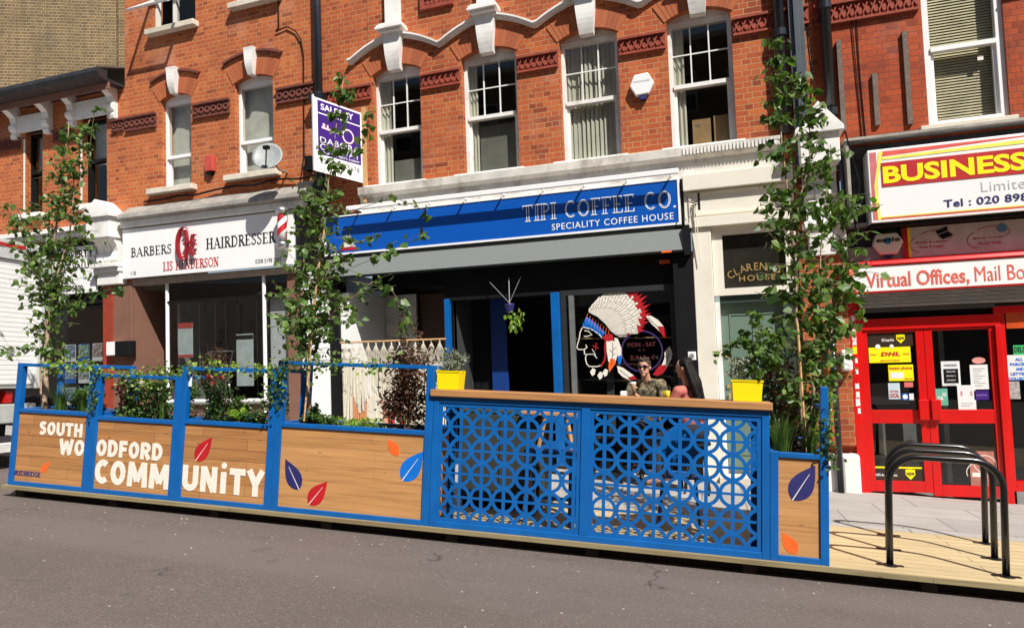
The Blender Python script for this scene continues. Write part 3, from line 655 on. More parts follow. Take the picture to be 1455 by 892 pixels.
# ---- head painted on the window
em=thing('window_painting','painted head in white feather headdress on the coffee shop window','artwork',(-1.45,Y0+.05,0))
EO=(800,400); ES=4.958
def E(pts,off=0): return [F(EO[0]+p[0]/ES,EO[1]+p[1]/ES,-.052) for p in pts]
def epoly(name,pts,mat,k=0):
    q=E(pts); part(name,MB().prism(q,Y0+.050-k*.0006-.002,Y0+.050-k*.0006),M[mat],em)
def eline(mb,pts,w,k=0): strip(mb,E(pts),w,Y0+.050-k*.0006,.002)
def poly_at(pts,t):
    L=[0]
    for p,q in zip(pts,pts[1:]): L.append(L[-1]+math.hypot(q[0]-p[0],q[1]-p[1]))
    d=t*L[-1]
    for i in range(len(pts)-1):
        if d<=L[i+1]+1e-9: k=(d-L[i])/(L[i+1]-L[i]); return (pts[i][0]+(pts[i+1][0]-pts[i][0])*k,pts[i][1]+(pts[i+1][1]-pts[i][1])*k)
BASE=[(184,218),(245,248),(300,300),(340,350),(395,388)]; OUT=[(196,178),(240,120),(300,74),(370,46),(450,34),(530,42),(572,86),(585,130),(612,185),(604,245),(588,300),(566,340),(524,346),(476,366)]
NF=27; whites=MB(); reds=MB(); gaps=MB()
for i in range(NF):
    t=i/(NF-1); p=poly_at(BASE,t); q=poly_at(OUT,t); ln=1.0 if i%2 else .93; q=(p[0]+(q[0]-p[0])*ln,p[1]+(q[1]-p[1])*ln)
    dx,dz=q[0]-p[0],q[1]-p[1]; l=math.hypot(dx,dz); dx/=l; dz/=l; nx,nz=-dz,dx; y=Y0+.050-.00025*(i%6)
    at=lambda k,w: (p[0]+dx*l*k+nx*w,p[1]+dz*l*k+nz*w)
    wm_=min(19,6+l*.062); tip=.80 if t>.40 else (.93 if t>.3 else 1.0)
    sh=lambda k: wm_*(.35+.75*min(1,k*1.6))*(1 if k<.8 else max(.12,1-(k-.8)/.2*.88))
    ks=[0,.25,.5,.7,tip]; poly=[at(k,sh(k)) for k in ks]+([at(1.02,0)] if tip==1 else [])+[at(k,-sh(k)) for k in reversed(ks)]
    whites.prism(E(poly),y-.0022,y)
    if tip<1:
        ks=[tip,.9,.97]; poly=[at(k,sh(k)*1.05) for k in ks]+[at(1.06,2)]+[at(k,-sh(k)*1.05) for k in reversed(ks)]
        reds.prism(E(poly),y-.0030,y-.0004)
    strip(gaps,E([at(.0,sh(0)),at(.3,sh(.3)*.95),at(.6,sh(.6)+1.5*(-1)**i),at(.92,sh(.92))]),.0042,y-.0022,.0012)
    for k in (.35,.55,.72): strip(gaps,E([at(k,0),at(k+.05,sh(k)*.8)]),.003,y-.0024,.0009)
part('feathers',whites,M['wprint'],em); part('feather_tips',reds,M['redp'],em); part('feather_gaps',gaps,M['blk'],em)
epoly('brow_band',[(135,315),(165,245),(200,268),(250,310),(300,360),(270,392),(215,350),(170,325)],'lblue',1)
epoly('rosette',[(280,395),(300,372),(330,365),(355,380),(350,410),(325,422),(295,415)],'redp',2)
epoly('side_feather',[(305,420),(350,415),(385,430),(390,500),(365,580),(345,600),(320,560),(308,490)],'wprint',1)
epoly('side_feather',[(320,590),(335,540),(365,545),(372,575),(325,640)],'orange',2)
epoly('side_feather',[(360,395),(385,400),(412,470),(412,540),(398,590),(388,520)],'wprint',2)
epoly('side_feather',[(385,530),(410,515),(412,560),(398,592),(386,560)],'lblue',3)
epoly('hanging_feather',[(580,240),(620,240),(670,270),(705,310),(730,390),(715,395),(670,340),(625,300)],'wprint',1)
epoly('hanging_feather',[(665,315),(710,315),(735,395),(718,398),(680,352)],'redp',2)
epoly('hanging_feather',[(750,452),(770,500),(765,545),(730,605),(700,645),(650,660),(635,650),(690,600),(715,540),(715,500)],'wprint',1)
epoly('hanging_feather',[(632,655),(680,590),(725,585),(730,610),(700,650),(660,663)],'redp',2)
epoly('hanging_feather',[(380,592),(420,605),(470,640),(505,665),(470,695),(420,670),(390,640)],'wprint',1)
epoly('hanging_feather',[(455,680),(500,660),(520,685),(480,700)],'redp',2)
for c in ((210,635),(262,660),(298,640)): epoly('tassel',[(c[0]-20,c[1]),(c[0],c[1]-28),(c[0]+20,c[1]-15),(c[0]+14,c[1]+18),(c[0]-4,c[1]+30)],'wprint',1)
fl=MB()
eline(fl,[(135,325),(120,360),(115,400),(103,440),(98,465),(110,478),(150,478),(170,462),(160,445)],.014,1)
eline(fl,[(150,480),(152,510),(165,515),(158,540),(168,580),(185,597),(240,598),(265,590)],.014,1)
eline(fl,[(160,512),(215,510),(240,540)],.010,2); eline(fl,[(150,345),(180,350),(205,375),(170,385),(148,385)],.012,1)
eline(fl,[(140,320),(200,335),(250,365),(275,395)],.012,3); eline(fl,[(205,475),(222,500),(230,520)],.008,4)
part('face_outline',fl,M['wprint'],em)
bl=MB()
for k in range(9):
    t=k/8; x=175+t*150; y=225+t*110+8*math.sin(t*3); eline(bl,[(x,y),(x-14+8*t,y+45)],.006,2)
part('quills',bl,M['orange'],em)
br=MB(); eline(br,[(300,420),(296,470),(300,520),(290,560),(265,600)],.022,3); part('braid',br,M['redp'],em)
ck=MB(); eline(ck,[(210,450),(250,470)],.012,2); eline(ck,[(235,430),(230,485)],.010,3); part('war_paint',ck,M['redp'],em)
fe=MB(); rnd=random.Random(3)
for k in range(10):
    t=k/9; eline(fe,[(150+t*130,300+t*75+ (12 if k%2 else -14)),(150+(t+.1)*130,300+(t+.1)*75+(-14 if k%2 else 12))],.005,4)
for pts_ in ([(350,430),(352,500),(340,590)],[(352,480),(372,465)],[(350,500),(330,480)],[(352,520),(370,505)],[(745,480),(735,560),(700,620)],[(738,530),(755,510)],[(735,540),(718,520)],[(600,255),(640,295),(680,330)],[(400,620),(440,655),(480,680)]): eline(fe,pts_,.006,4)
part('feather_lines',fe,M['blk'],em)
rg=MB(); cxh,czh=F(800+555/ES,400+490/ES,-.052)
for i in range(40):
    a0=2*PI*i/40;a1=2*PI*(i+1)/40; R1,R2=.285,.262
    rg.prism([(cxh+R1*math.cos(a0),czh+R1*math.sin(a0)),(cxh+R1*math.cos(a1),czh+R1*math.sin(a1)),(cxh+R2*math.cos(a1),czh+R2*math.sin(a1)),(cxh+R2*math.cos(a0),czh+R2*math.sin(a0))],Y0+.0472,Y0+.0492)
part('hoop',rg,plain('purple paint',(.04,.018,.11),.5),em)
lt=MB(); text(lt,'MON - SAT',cxh-.19,cxh+.19,czh+.06,czh+.12,Y0+.049,.002,.01); text(lt,'8 - 5',cxh-.04,cxh+.04,czh-.0,czh+.035,Y0+.049,.002); text(lt,'SUN 9 - 4',cxh-.16,cxh+.16,czh-.12,czh-.055,Y0+.049,.002,.01)
part('lettering',lt,plain('dark red print',(.09,.010,.012),.6),em)
solo('curtain_rail','thin pale rail across the coffee shop window behind the painted head','rail',MB().tube([(-2.30,Y0+.2,.12),(-.76,Y0+.2,.085)],.010,8).box(-.885,-.865,Y0+.19,Y0+.21,-1.2,.10),M['bamboo'],(-1.5,Y0+.2,.1))
# small camera / light on the pier
cm2=thing('wall_speaker','small square white light on the black pier by the woman','light',(-.58,Y0-.1,-.16))
part('housing',MB().box(-.66,-.56,Y0-.16,Y0-.10,-.22,-.11),M['wclean'],cm2,bevel=.008)
part('lens',MB().lathe([(.03,-.005),(.03,.0)],(-.61,Y0-.162,-.165),14,'y'),M['grey'],cm2)
# hooks and cord at the right end of the awning
hk=thing('awning_hook','black iron awning bracket with hanging cords beside the blue sign','bracket',(-.47,Y0-.16,1.6))
part('plate',MB().box(-.44,-.41,Y0-.20,Y0-.151,1.72,1.94),M['blkm'],hk)
part('hook',MB().tube([(-.43,Y0-.2,1.83),(-.5,Y0-.26,1.80),(-.55,Y0-.28,1.83),(-.56,Y0-.26,1.88)],.008,6).tube([(-.43,Y0-.2,1.80),(-.52,Y0-.24,1.77)],.006,6),M['blkm'],hk)
part('cord',MB().tube([(-.47,Y0-.2,1.82),(-.46,Y0-.17,1.4),(-.44,Y0-.16,1.05)],.006,6).tube([(-.5,Y0-.2,1.82),(-.55,Y0-.17,1.6),(-.6,Y0-.16,1.5)],.005,6).tube([(-.49,Y0-.2,1.82),(-.49,Y0-.17,1.5),(-.47,Y0-.16,1.2)],.005,6),M['cream'],hk)
# =================================================================== the barber's building
bb=thing('brick_building','red brick house front above the white hairdresser sign, with arched windows and white keystones','building',(-8.3,Y0,zg(-8.3)))
BX0,BX1=-10.36,-6.272
bw_=[(-9.53,-8.86,3.03,4.60),(-7.93,-7.15,3.08,4.66)]
uh=[(-9.76,-8.74,5.90,7.2),(-7.95,-7.0,6.02,7.3)]
part('wall',wallmb(BX0,BX1,-3,9.0,[(a,b,z,zt+.12) for a,b,z,zt in bw_]+uh+[(-10.17,-6.60,-3,2.36)]),M['red_low'],bb)
part('room',room(BX0+.3,BX1-.1,2.7,5.3,Y0+.28,Y0+2.0),M['mid'],bb)
part('upper_room',room(BX0+.3,BX1-.1,5.5,8,Y0+.28,Y0+2.0),M['mid'],bb)
for i,(a,b,z,zt) in enumerate(bw_):
    arch(bb,a,b,zt+.01,.09,.27)
    hd=MB(); cx_,cz,R,aa=arch_pts(a-.20,b+.20,zt+.355,.12)
    for k in range(12):
        t0=-aa+2*aa*k/12; t1=t0+2*aa/12; r0,r1=R,R+.04
        hd.prism([(cx_+r0*math.sin(t0),cz+r0*math.cos(t0)),(cx_+r0*math.sin(t1),cz+r0*math.cos(t1)),(cx_+r1*math.sin(t1),cz+r1*math.cos(t1)),(cx_+r1*math.sin(t0),cz+r1*math.cos(t0))],Y0-.05,Y0+.01)
    part('hood_moulding',hd,M['terrad'],bb)
    keystone(bb,(a+b)/2,zt+.08,zt+.53,.11,.20)
    sash(bb,a,b,z,zt+.01,.09,'wclean',bars=False,meet=.37 if i==0 else .37,inside='net',seed=i*2,fw_=.05)
    part('sill',MB().box(FX(209,276,.1)+.0,b+.12,Y0-.13,Y0+.11,z-.095,z) if i==0 else MB().box(a-.15,b+.14,Y0-.13,Y0+.11,z-.095,z),M['stone'],bb,bevel=.008)
for a,b,zz in ((BX0+.02,-9.62,4.16),(-8.80,-8.02,4.17),(-7.06,BX1-.02,4.17)): band(bb,a,b,zz,zz+.26,M['terrad'],'ring')
# upper windows: one top-hung sash pushed open
for i,(a,b,z,zt) in enumerate(uh):
    fm=MB(); fm.frame(a+.01,b-.01,z+.0,zt-.01,.05,Y0+.11,Y0+.19); fm.box((a+b)/2-.1,(a+b)/2-.03,Y0+.11,Y0+.19,z+.05,zt-.06)
    o=part('window',fm,M['wclean'],bb)
    part('glass',MB().box((a+b)/2-.03,b-.06,Y0+.14,Y0+.145,z+.05,zt-.06),M['glass'],o)
    part('sill',MB().box(a+.0,b+.07,Y0-.13,Y0+.11,z-.10,z-.003),M['stone'],bb,bevel=.008)
    ang=math.radians(52); L_=.75; xa,xb=a+.0,b-.12; zt2=z+.62; c,s_=math.cos(ang),math.sin(ang)
    if i==0:
        def q(x,k,d=0): return (x, Y0+.10-s_*k-d*c, zt2-c*k+d*s_)
        fs=MB()
        def bar(x0,k0,x1,k1,w=.05,d=.035):
            # bar in the tilted plane
            if abs(x1-x0)>1e-6: fs.obox(q(x0,k0),(x1-x0,0,0),V(q(x0,k0+w))-V(q(x0,k0)),V(q(x0,k0,d))-V(q(x0,k0)))
            else: fs.obox(q(x0,k0),(w,0,0),V(q(x0,k1))-V(q(x0,k0)),V(q(x0,k0,d))-V(q(x0,k0)))
        bar(xa,L_-.05,xb,L_-.05); bar(xa,0,xa,L_-.051); bar(xb-.05,0,xb-.05,L_-.051); bar(xa+.051,0,xb-.051,0)
        oo=part('open_sash',fs,M['wclean'],bb)
        part('glass',MB().obox(q(xa+.05,.05,.015),(xb-xa-.1,0,0),V(q(xa,L_-.05))-V(q(xa,.05)),V(q(xa,0,.004))-V(q(xa,0))),M['glass'],oo)
# cornice over the barber's sign
cm=MB(); cm.prism([(Y0+.02,2.79),(Y0-.10,2.70),(Y0-.24,2.60),(Y0-.26,2.53),(Y0-.20,2.505),(Y0+.02,2.505)],-10.28,-6.45,'x'); part('cornice',cm,M['lead'],bb,bevel=.01)
part('fascia_trim',MB().box(-10.30,-6.48,Y0-.17,Y0+.01,2.385,2.504),M['white'],bb,bevel=.01)
part('lower_rail',MB().box(-10.17,-6.60,Y0-.04,Y0+.12,1.36,1.47),plain('beige timber rail',(.34,.27,.21),.7),bb)
part('soot_pier',MB().box(-6.72,-6.142,Y0-.05,Y0+.22,1.405,2.50).box(-6.62,-6.142,Y0-.11,Y0+.1,2.503,2.80),plain('sooty black stone',(.030,.030,.033),.8,0,.5,12,.5,.4,(.10,.09,.085)),bb,bevel=.01)
# shop front
part('post',MB().box(-6.95,-6.62,Y0+.02,Y0+.2,zg(-7)-.1,1.36),M['brown'],bb)
part('room',room(-9.50,-6.66,-1.35,1.40,Y0+.35,Y0+3.3),plain('barber shop wall',(.30,.30,.28),.8),bb)
part('lobby_wall',MB().box(-10.168,-10.13,Y0-.03,Y0+.95,-2.0,1.36),M['brown'],bb,label='brown render side wall of the barber doorway')
part('lobby_back',MB().box(-10.13,-9.50,Y0+.95,Y0+1.0,-2.0,1.36),M['brown'],bb)
part('lobby_ceiling',MB().box(-10.13,-9.5,Y0+.12,Y0+.95,1.30,1.36),M['mid'],bb)
part('lobby_door',MB().frame(-10.0,-9.55,zg(-9.7)+.02,.9,.07,Y0+.90,Y0+.94),M['blk'],bb)
wf=MB(); 
for x in (FX(235,480),FX(373.5,480)): wf.lathe([(.032,zg(x)+.5),(.032,1.36)],(x,Y0+.05,0),12)
wf.box(FX(235,480)+.033,FX(373,480)-.033,Y0+.04,Y0+.07,-.70,-.655)
o=part('shop_window',wf,M['wclean'],bb)
part('transom',MB().box(-9.46,-6.96,Y0+.025,Y0+.085,1.015,1.05),M['blk'],o)
part('upper_glass',MB().box(-9.43,-6.96,Y0+.05,Y0+.056,1.05,1.36),glassm('dark transom glass',(.12,.12,.13),.03,.8,.02),o)
part('glass',MB().box(-9.43,-6.96,Y0+.052,Y0+.058,-.655,1.015),M['shopglass'],o)
fm=MB()
for px in (252,275,290,336,352,363): xx=FX(px,480); fm.box(xx,xx+.012,Y0+.5,Y0+.51,-.7,1.0)
part('partition',fm,M['grey'],o)
part('interior_doorway',MB().box(-8.62,-7.75,Y0+1.8,Y0+1.85,-1.3,.72),M['dark'],o)
part('interior_pillar',MB().box(-9.3,-9.0,Y0+1.2,Y0+1.3,-1.3,1.2).box(-8.92,-8.75,Y0+1.0,Y0+1.1,-1.3,1.0),M['dark'],o)
part('stall_riser',MB().box(-9.48,-6.95,Y0+.03,Y0+.3,zg(-8)-.3,-.735),M['riser'],bb)
part('ledge',MB().box(-9.50,-6.93,Y0-.03,Y0+.3,-.734,-.701),M['grey'],bb)
sl=MB(); z=-.68
while z<1.0: sl.obox((-7.40,Y0+.16,z),(.46,0,0),(0,.012,.030),(0,.002,-.001)); z+=.034
part('slatted_blind',sl,M['wclean'],bb)
# pilaster between estate agent and barber with its scroll corbel
part('pilaster',MB().box(-10.84,-10.60,Y0-.06,Y0+.2,-2.2,1.40),plain('ox red tile',(.30,.045,.02),.5),bb,bevel=.006)
part('pilaster',MB().box(-10.599,-10.175,Y0-.05,Y0+.2,-2.2,1.40),M['brown'],bb,bevel=.006)
cp=MB(); cp.box(-10.86,-10.33,Y0-.16,Y0+.1,1.401,1.62); cp.box(-10.90,-10.31,Y0-.20,Y0+.1,1.621,1.70); cp.box(-10.93,-10.30,Y0-.26,Y0+.1,1.701,1.77)
part('capital',cp,M['white'],bb,bevel=.01)
def corbel(root,xa,xb,zb,zt,ztop,pr):
    g=MB(); xm=(xa+xb)/2
    prof=[(Y0+.05,zb),(Y0-.10,zb),(Y0-.15,zb+.06),(Y0-.14,zb+.14),(Y0-.11,zb+.22),(Y0-.14,zb+.32),(Y0-.22,zb+.42),(Y0-pr+.02,zt-.04),(Y0-pr,zt),(Y0+.05,zt)]
    w=(xb-xa)
    for k in range(3): g.prism(prof,xa+w*(.02+.34*k),xa+w*(.02+.34*k)+w*.28,'x')
    inner=[(p[0]+(.02 if p[0]<Y0 else 0),p[1]) for p in prof]
    g.prism(inner,xa+w*.04,xb-w*.04,'x')
    part('corbel',g,M['white'],root,bevel=.006)
    h=MB(); h.box(xa-.02,xb+.02,Y0-pr-.03,Y0+.05,zt+.0005,zt+.36)
    part('corbel_block',h,M['white'],root,bevel=.01)
    h=MB(); za=zt+.361; h.prism([(xa-.07,za),(xb+.07,za),(xb+.07,za+.05),(xm,ztop),(xa-.07,za+.05)],Y0-pr-.08,Y0+.03)
    part('corbel_gable',h,M['white'],root,bevel=.005)
corbel(bb,-10.90,-10.40,1.78,2.22,2.90,.30)
bs=thing('shop_sign','white hairdresser fascia sign with black words and a red monogram','sign',(-8.6,Y0-.12,1.95))
b0,b1=-10.30,-6.72
part('board',MB().box(b0,b1,Y0-.12,Y0-.06,1.485,2.36),M['wclean'],bs,bevel=.004)
lt=MB(); dy=.12
serif(lt,'BARBERS',FX(186,355,dy),FX(244,350,dy),1.86,2.015,Y0-.121,.003,.15,.05)
serif(lt,'HAIRDRESSER',FX(293,343,dy),FX(391,333,dy),1.865,2.045,Y0-.121,.003,.15,.05)
text(lt,'118',FX(186,390,dy),FX(193,390,dy),1.535,1.605,Y0-.1205,.002); text(lt,'0208 5198 2697',FX(363,373,dy),FX(400,370,dy),1.545,1.615,Y0-.1205,.002)
part('lettering',lt,M['blk'],bs)
lt=MB(); serif(lt,'LIS HENDERSON',FX(232,384,dy),FX(311,377,dy),1.565,1.715,Y0-.121,.003,.15,.05); part('name_lettering',lt,M['redp'],bs)
def mono(mb,w,y,th,sh=0):
    cxm,czm=FX(266,350,.14),1.985
    pts=[(cxm+.13*1.1*math.cos(math.radians(a))-.03+sh,czm+.285*math.sin(math.radians(a))) for a in range(62,305,9)]
    n=len(pts)
    for i in range(n-1):
        k=i/(n-1); ww=w*(.5+1.2*math.sin(PI*k)); a,b=pts[i],pts[i+1]; mb.prism([(a[0]-ww/2,a[1]),(b[0]-ww/2,b[1]),(b[0]+ww/2,b[1]),(a[0]+ww/2,a[1])],y-th,y)
    strip(mb,[(cxm+.01+sh,czm+.23),(cxm+.035+sh,czm+.1),(cxm+.03+sh,czm-.1),(cxm+.0+sh,czm-.24)],w*1.3,y-.004,th)
    strip(mb,[(cxm+.16+sh,czm+.12),(cxm+.13+sh,czm),(cxm+.14+sh,czm-.2)],w*1.3,y-.006,th)
    strip(mb,[(cxm-.03+sh,czm-.01),(cxm+.18+sh,czm+.03)],w,y-.008,th)
    for (x,z) in ((.19,.13),(.18,-.19),(.0,-.23),(.0,.22),(.2,-.03)): strip(mb,[(cxm+x-.04+sh,czm+z),(cxm+x+.03+sh,czm+z)],w*.8,y-.010,th)
m2=MB(); mono(m2,.034,Y0-.15,.05); part('emblem',m2,plain('deep red enamel',(.30,.008,.014),.35),bs)
# barber pole
bp=thing('barber_pole','small silver barber pole with red and white stripes on the sign end','barber pole',(FX(401,330,.25),Y0-.26,1.95))
px_=FX(401,330,.26); pc=(px_,Y0-.26,0)
part('cap',MB().lathe([(.02,2.40),(.075,2.385),(.105,2.35),(.105,2.30),(.085,2.28)],pc,20).lathe([(.085,1.83),(.105,1.81),(.10,1.76),(.06,1.71),(.01,1.695)],pc,20),M['steel'],bp,smooth=True)
part('tube',MB().lathe([(.072,1.83),(.072,2.28)],pc,24),M['wclean'],bp,smooth=True)
st=MB()
for tw in range(2):
    for i in range(20):
        a0=i*.33+tw*PI; a1=a0+.33; z0_=1.84+.43*i/20; z1_=z0_+.43/20
        vs=[(pc[0]+.0735*math.cos(a),pc[1]+.0735*math.sin(a),z) for a,z in ((a0,z0_),(a1,z1_),(a1,min(2.275,z1_+.11)),(a0,min(2.275,z0_+.11)))]
        st.add(vs,[(0,1,2,3)])
part('stripes',st,M['redp'],bp)
part('bracket',MB().box(px_-.02,px_+.02,Y0-.20,Y0-.06,2.31,2.35).box(px_-.02,px_+.02,Y0-.20,Y0-.06,1.77,1.80),M['steel'],bp)
# burglar alarm, satellite dish, cables, pipes
al=thing('alarm_box','small faded red burglar alarm box between the hairdresser windows','alarm box',(FX(297,235,.08),Y0-.05,3.38))
ax_=FX(296.5,235,.08); az_=FZ(296.5,235,.08)
part('cover',MB().prism([(ax_-.085,az_-.10),(ax_+.085,az_-.10),(ax_+.085,az_+.17),(ax_-.085,az_+.17)],Y0-.09,Y0),plain('faded red plastic',(.50,.07,.05),.5),al,bevel=.012)
part('underside',MB().prism([(ax_-.07,az_-.10),(ax_-.03,az_-.16),(ax_+.03,az_-.16),(ax_+.07,az_-.10)],Y0-.07,Y0),M['blk'],al)
sdh=thing('satellite_dish','grey satellite dish on the wall between the barber and coffee shop buildings','satellite dish',(-6.75,Y0-.1,3.1))
dc=V((FX(381,224,.5),Y0-.5,FZ(381,224,.5))); q_=V((.35,-.85,.38)).normalized().to_track_quat('Z','Y').to_matrix()
dm=MB(); vs=[];fs=[];nr,na=6,28
for i in range(nr+1):
    rr=.235*i/nr
    for k in range(na): vs.append(dc+q_@V((rr*math.cos(2*PI*k/na),rr*1.05*math.sin(2*PI*k/na),.9*rr*rr)))
for i in range(nr+1):
    rr=.235*i/nr
    for k in range(na): vs.append(dc+q_@V((rr*math.cos(2*PI*k/na),rr*1.05*math.sin(2*PI*k/na),.9*rr*rr-.006)))
o_=(nr+1)*na
for i in range(nr):
    for k in range(na):
        a,b,c,d=i*na+k,i*na+(k+1)%na,(i+1)*na+(k+1)%na,(i+1)*na+k; fs.append((a,b,c,d)); fs.append((a+o_,d+o_,c+o_,b+o_))
for k in range(na): fs.append((nr*na+k,nr*na+(k+1)%na,nr*na+(k+1)%na+o_,nr*na+k+o_))
dm.add(vs,fs); part('dish',dm,plain('grey dish enamel',(.26,.28,.28),.5,0,.15,12),sdh,smooth=True,fix=False)
lnb=dc+q_@V((.06,-.05,.30))
part('feed_arm',MB().tube([dc+q_@V((0,-.24,.05)),lnb],.010,8).box(lnb.x-.045,lnb.x+.045,lnb.y-.03,lnb.y+.03,lnb.z-.025,lnb.z+.025),M['blk'],sdh)
part('mount',MB().tube([dc+q_@V((0,0,-.01)),(dc.x-.02,Y0-.2,dc.z-.12),(dc.x-.02,Y0,dc.z-.12)],.018,8),M['grey'],sdh)
def pipe(x,z0,z1,r,label,mat='pipe',y=Y0-.09,joints=(),kind='drainpipe'):
    t=thing(kind,label,'pipe',(x,y,z0)); part('shaft',MB().tube([(x,y,z0),(x,y,z1)],r,14),M[mat],t,smooth=True)
    for j in joints: part('collar',MB().lathe([(r*1.02,j-.05),(r*1.28,j-.045),(r*1.28,j+.045),(r*1.02,j+.05)],(x,y,0),16),M[mat],t)
    return t
pipe(-6.20,2.68,9,.062,'black drainpipe running down the brick between the two left-hand buildings',joints=(4.16,2.9))
part('hopper',MB().prism([(-6.30,4.02),(-6.10,4.02),(-6.06,4.16),(-6.34,4.16)],Y0-.19,Y0-.02),M['pipe'],bpy.data.objects['drainpipe'])
pipe(.665,2.6,9,.065,'black drainpipe left of the grey cable cover, above the green door',joints=(3.9,5.2))
pipe(1.205,2.66,9,.058,'thin black drainpipe above the white gabled corbel',joints=(2.8,4.15))
tr_=thing('cable_cover','tall grey boxed cable cover running down beside the black drainpipe','cable cover',(.86,Y0-.07,2.0))
part('casing',MB().box(.775,.83,Y0-.10,Y0-.001,2.05,9).box(.831,.90,Y0-.14,Y0-.001,1.95,9).box(.901,.955,Y0-.10,Y0-.001,2.3,9),M['trunking'],tr_,bevel=.006)
def cable(name,label,pts,r=.008): solo(name,label,'cable',MB().tube(pts,r,6),M['blk'],pts[0])
cable('wall_cable','black cable looping down the brick beside the left drainpipe',[(FX(395,0,.02),Y0-.02,6.3),(FX(396,40,.02),Y0-.02,FZ(396,40)),(FX(392,45,.02),Y0-.03,FZ(392,45,.03)),(FX(408,38,.02),Y0-.03,FZ(408,38,.03)),(FX(420,44,.02),Y0-.03,FZ(420,44,.03)),(FX(428,58,.02),Y0-.03,FZ(428,58)),(FX(431,80,.02),Y0-.02,FZ(431,80)),(FX(432,220,.02),Y0-.02,FZ(432,220,.02)),(FX(428,255,.02),Y0-.04,2.85)],.011)
cable('fascia_cable','tangled black cables lying along the top of the barber cornice',[(-9.9,Y0-.03,2.84),(-9.5,Y0-.06,2.83),(-9.1,Y0-.05,2.86),(-8.7,Y0-.07,2.83),(-8.3,Y0-.05,2.88),(-7.9,Y0-.06,2.90),(-7.5,Y0-.08,2.86),(-7.1,Y0-.05,2.92),(-6.6,Y0-.06,2.87),(-6.3,Y0-.06,2.9)],.016)
cable('wall_cable','thin dark cable hanging down the brick left of the thin drainpipe',[(1.02,Y0-.01,4.6),(1.0,Y0-.015,4.0),(1.03,Y0-.015,3.4),(.97,Y0-.01,2.8)],.006)
cable('wall_cable','dark cable pair left side of the painted brick beside the wooden battens',[(1.50,Y0-.01,5.6),(1.49,Y0-.015,4.6),(1.52,Y0-.015,3.4),(1.54,Y0-.01,2.45)],.006)
cable('wall_cable','second dark cable close to the middle wooden batten',[(1.56,Y0-.01,5.6),(1.56,Y0-.015,4.4),(1.56,Y0-.012,3.3),(1.58,Y0-.01,2.45)],.006)
cable('wall_cable','black cable drooping over the white corbel block to the red shop',[(1.30,Y0-.40,2.45),(1.36,Y0-.41,2.1),(1.42,Y0-.40,1.8),(1.37,Y0-.40,1.5),(1.36,Y0-.3,1.3)],.009)
solo('junction_box','black junction box on the brick left of the agent board','box',MB().box(-6.50,-6.38,Y0-.09,Y0,2.98,3.22),M['blk'],(-6.44,Y0-.05,3.0),bevel=.01)
# estate agent's board
eb=thing('estate_agent_board','purple and white estate agent board with a key emblem on a wooden post','sign',(-5.42,9.1,2.3))
A_=V((-5.74,8.3,2.70)); B_=V((-5.42,9.1,2.66)); ex=(B_-A_); wid=ex.length; ex.normalize(); ez=V((0,0,1)); en=ex.cross(ez).normalized()
if en.y>0: en=-en
def bmap(X,Y,Z): return tuple(A_+ex*X+ez*Z-en*0+en*(-Y))
part('panel',MB().obox(A_-en*.01,ex*wid,-en*.012,ez*1.10),M['wclean'],eb)
pp=MB(); pp.obox(bmap(.07,0.011,.27),ex*(wid-.10),en*.003,ez*.60); pp.obox(bmap(.07,0.011,.895),ex*(wid-.10),en*.003,ez*.175); 
pp=MB().obox(A_+ex*.07+ez*.27-en*.009,ex*(wid-.10),en*.004,ez*.60).obox(A_+ex*.07+ez*.895-en*.009,ex*(wid-.10),en*.004,ez*.175)
part('purple_panel',pp,M['purple'],eb)
def emap(X,Y,Z): return tuple(A_+ex*X+ez*Z+en*(-.005+(-Y)))
lt=MB(); W0=.10;W1=wid-.06
text(lt,'SALES BY',W0+.02,W1-.10,.935,1.03,0,.003,.02,1,emap); text(lt,'DABORA',W0,W1,.44,.53,0,.003,0,1.1,emap); text(lt,'CONWAY',W0,W1,.335,.43,0,.003,0,1.1,emap); text(lt,'YOUR PROPERTY AGENT',W0,W1,.285,.315,0,.003,.01,1,emap)
part('lettering',lt,M['wclean'],eb)
ky=MB()
ky.add([emap(X,-.002*0-.002,Z) for X,Z in ((.13,.66),(.50,.64),(.50,.67),(.13,.69))],[(0,1,2,3)]).add([emap(X,-.002,Z) for X,Z in ((.15,.69),(.19,.69),(.19,.74),(.15,.74))],[(0,1,2,3)]).add([emap(X,-.002,Z) for X,Z in ((.22,.688),(.25,.686),(.25,.73),(.22,.73))],[(0,1,2,3)])
for i in range(20):
    a0=2*PI*i/20;a1=2*PI*(i+1)/20; ky.add([emap(.60+r*math.cos(a),-.002,.655+1.05*r*math.sin(a)) for r,a in ((.11,a0),(.11,a1),(.085,a1),(.085,a0))],[(0,1,2,3)])
part('key_emblem',ky,plain('pale pink print',(.8,.6,.62),.5),eb)
lt=MB(); text(lt,'020 8989 5678',W0,W1,.14,.21,.003,.003,0,1,emap); part('phone_number',lt,M['grey'],eb)
part('post',MB().box(-5.43,-5.37,9.10,9.15,2.35,3.85),M['bamboo'],eb); part('edge',MB().obox(A_-ex*.02-en*.02,ex*.02,en*.03,ez*1.12),M['wclean'],eb)
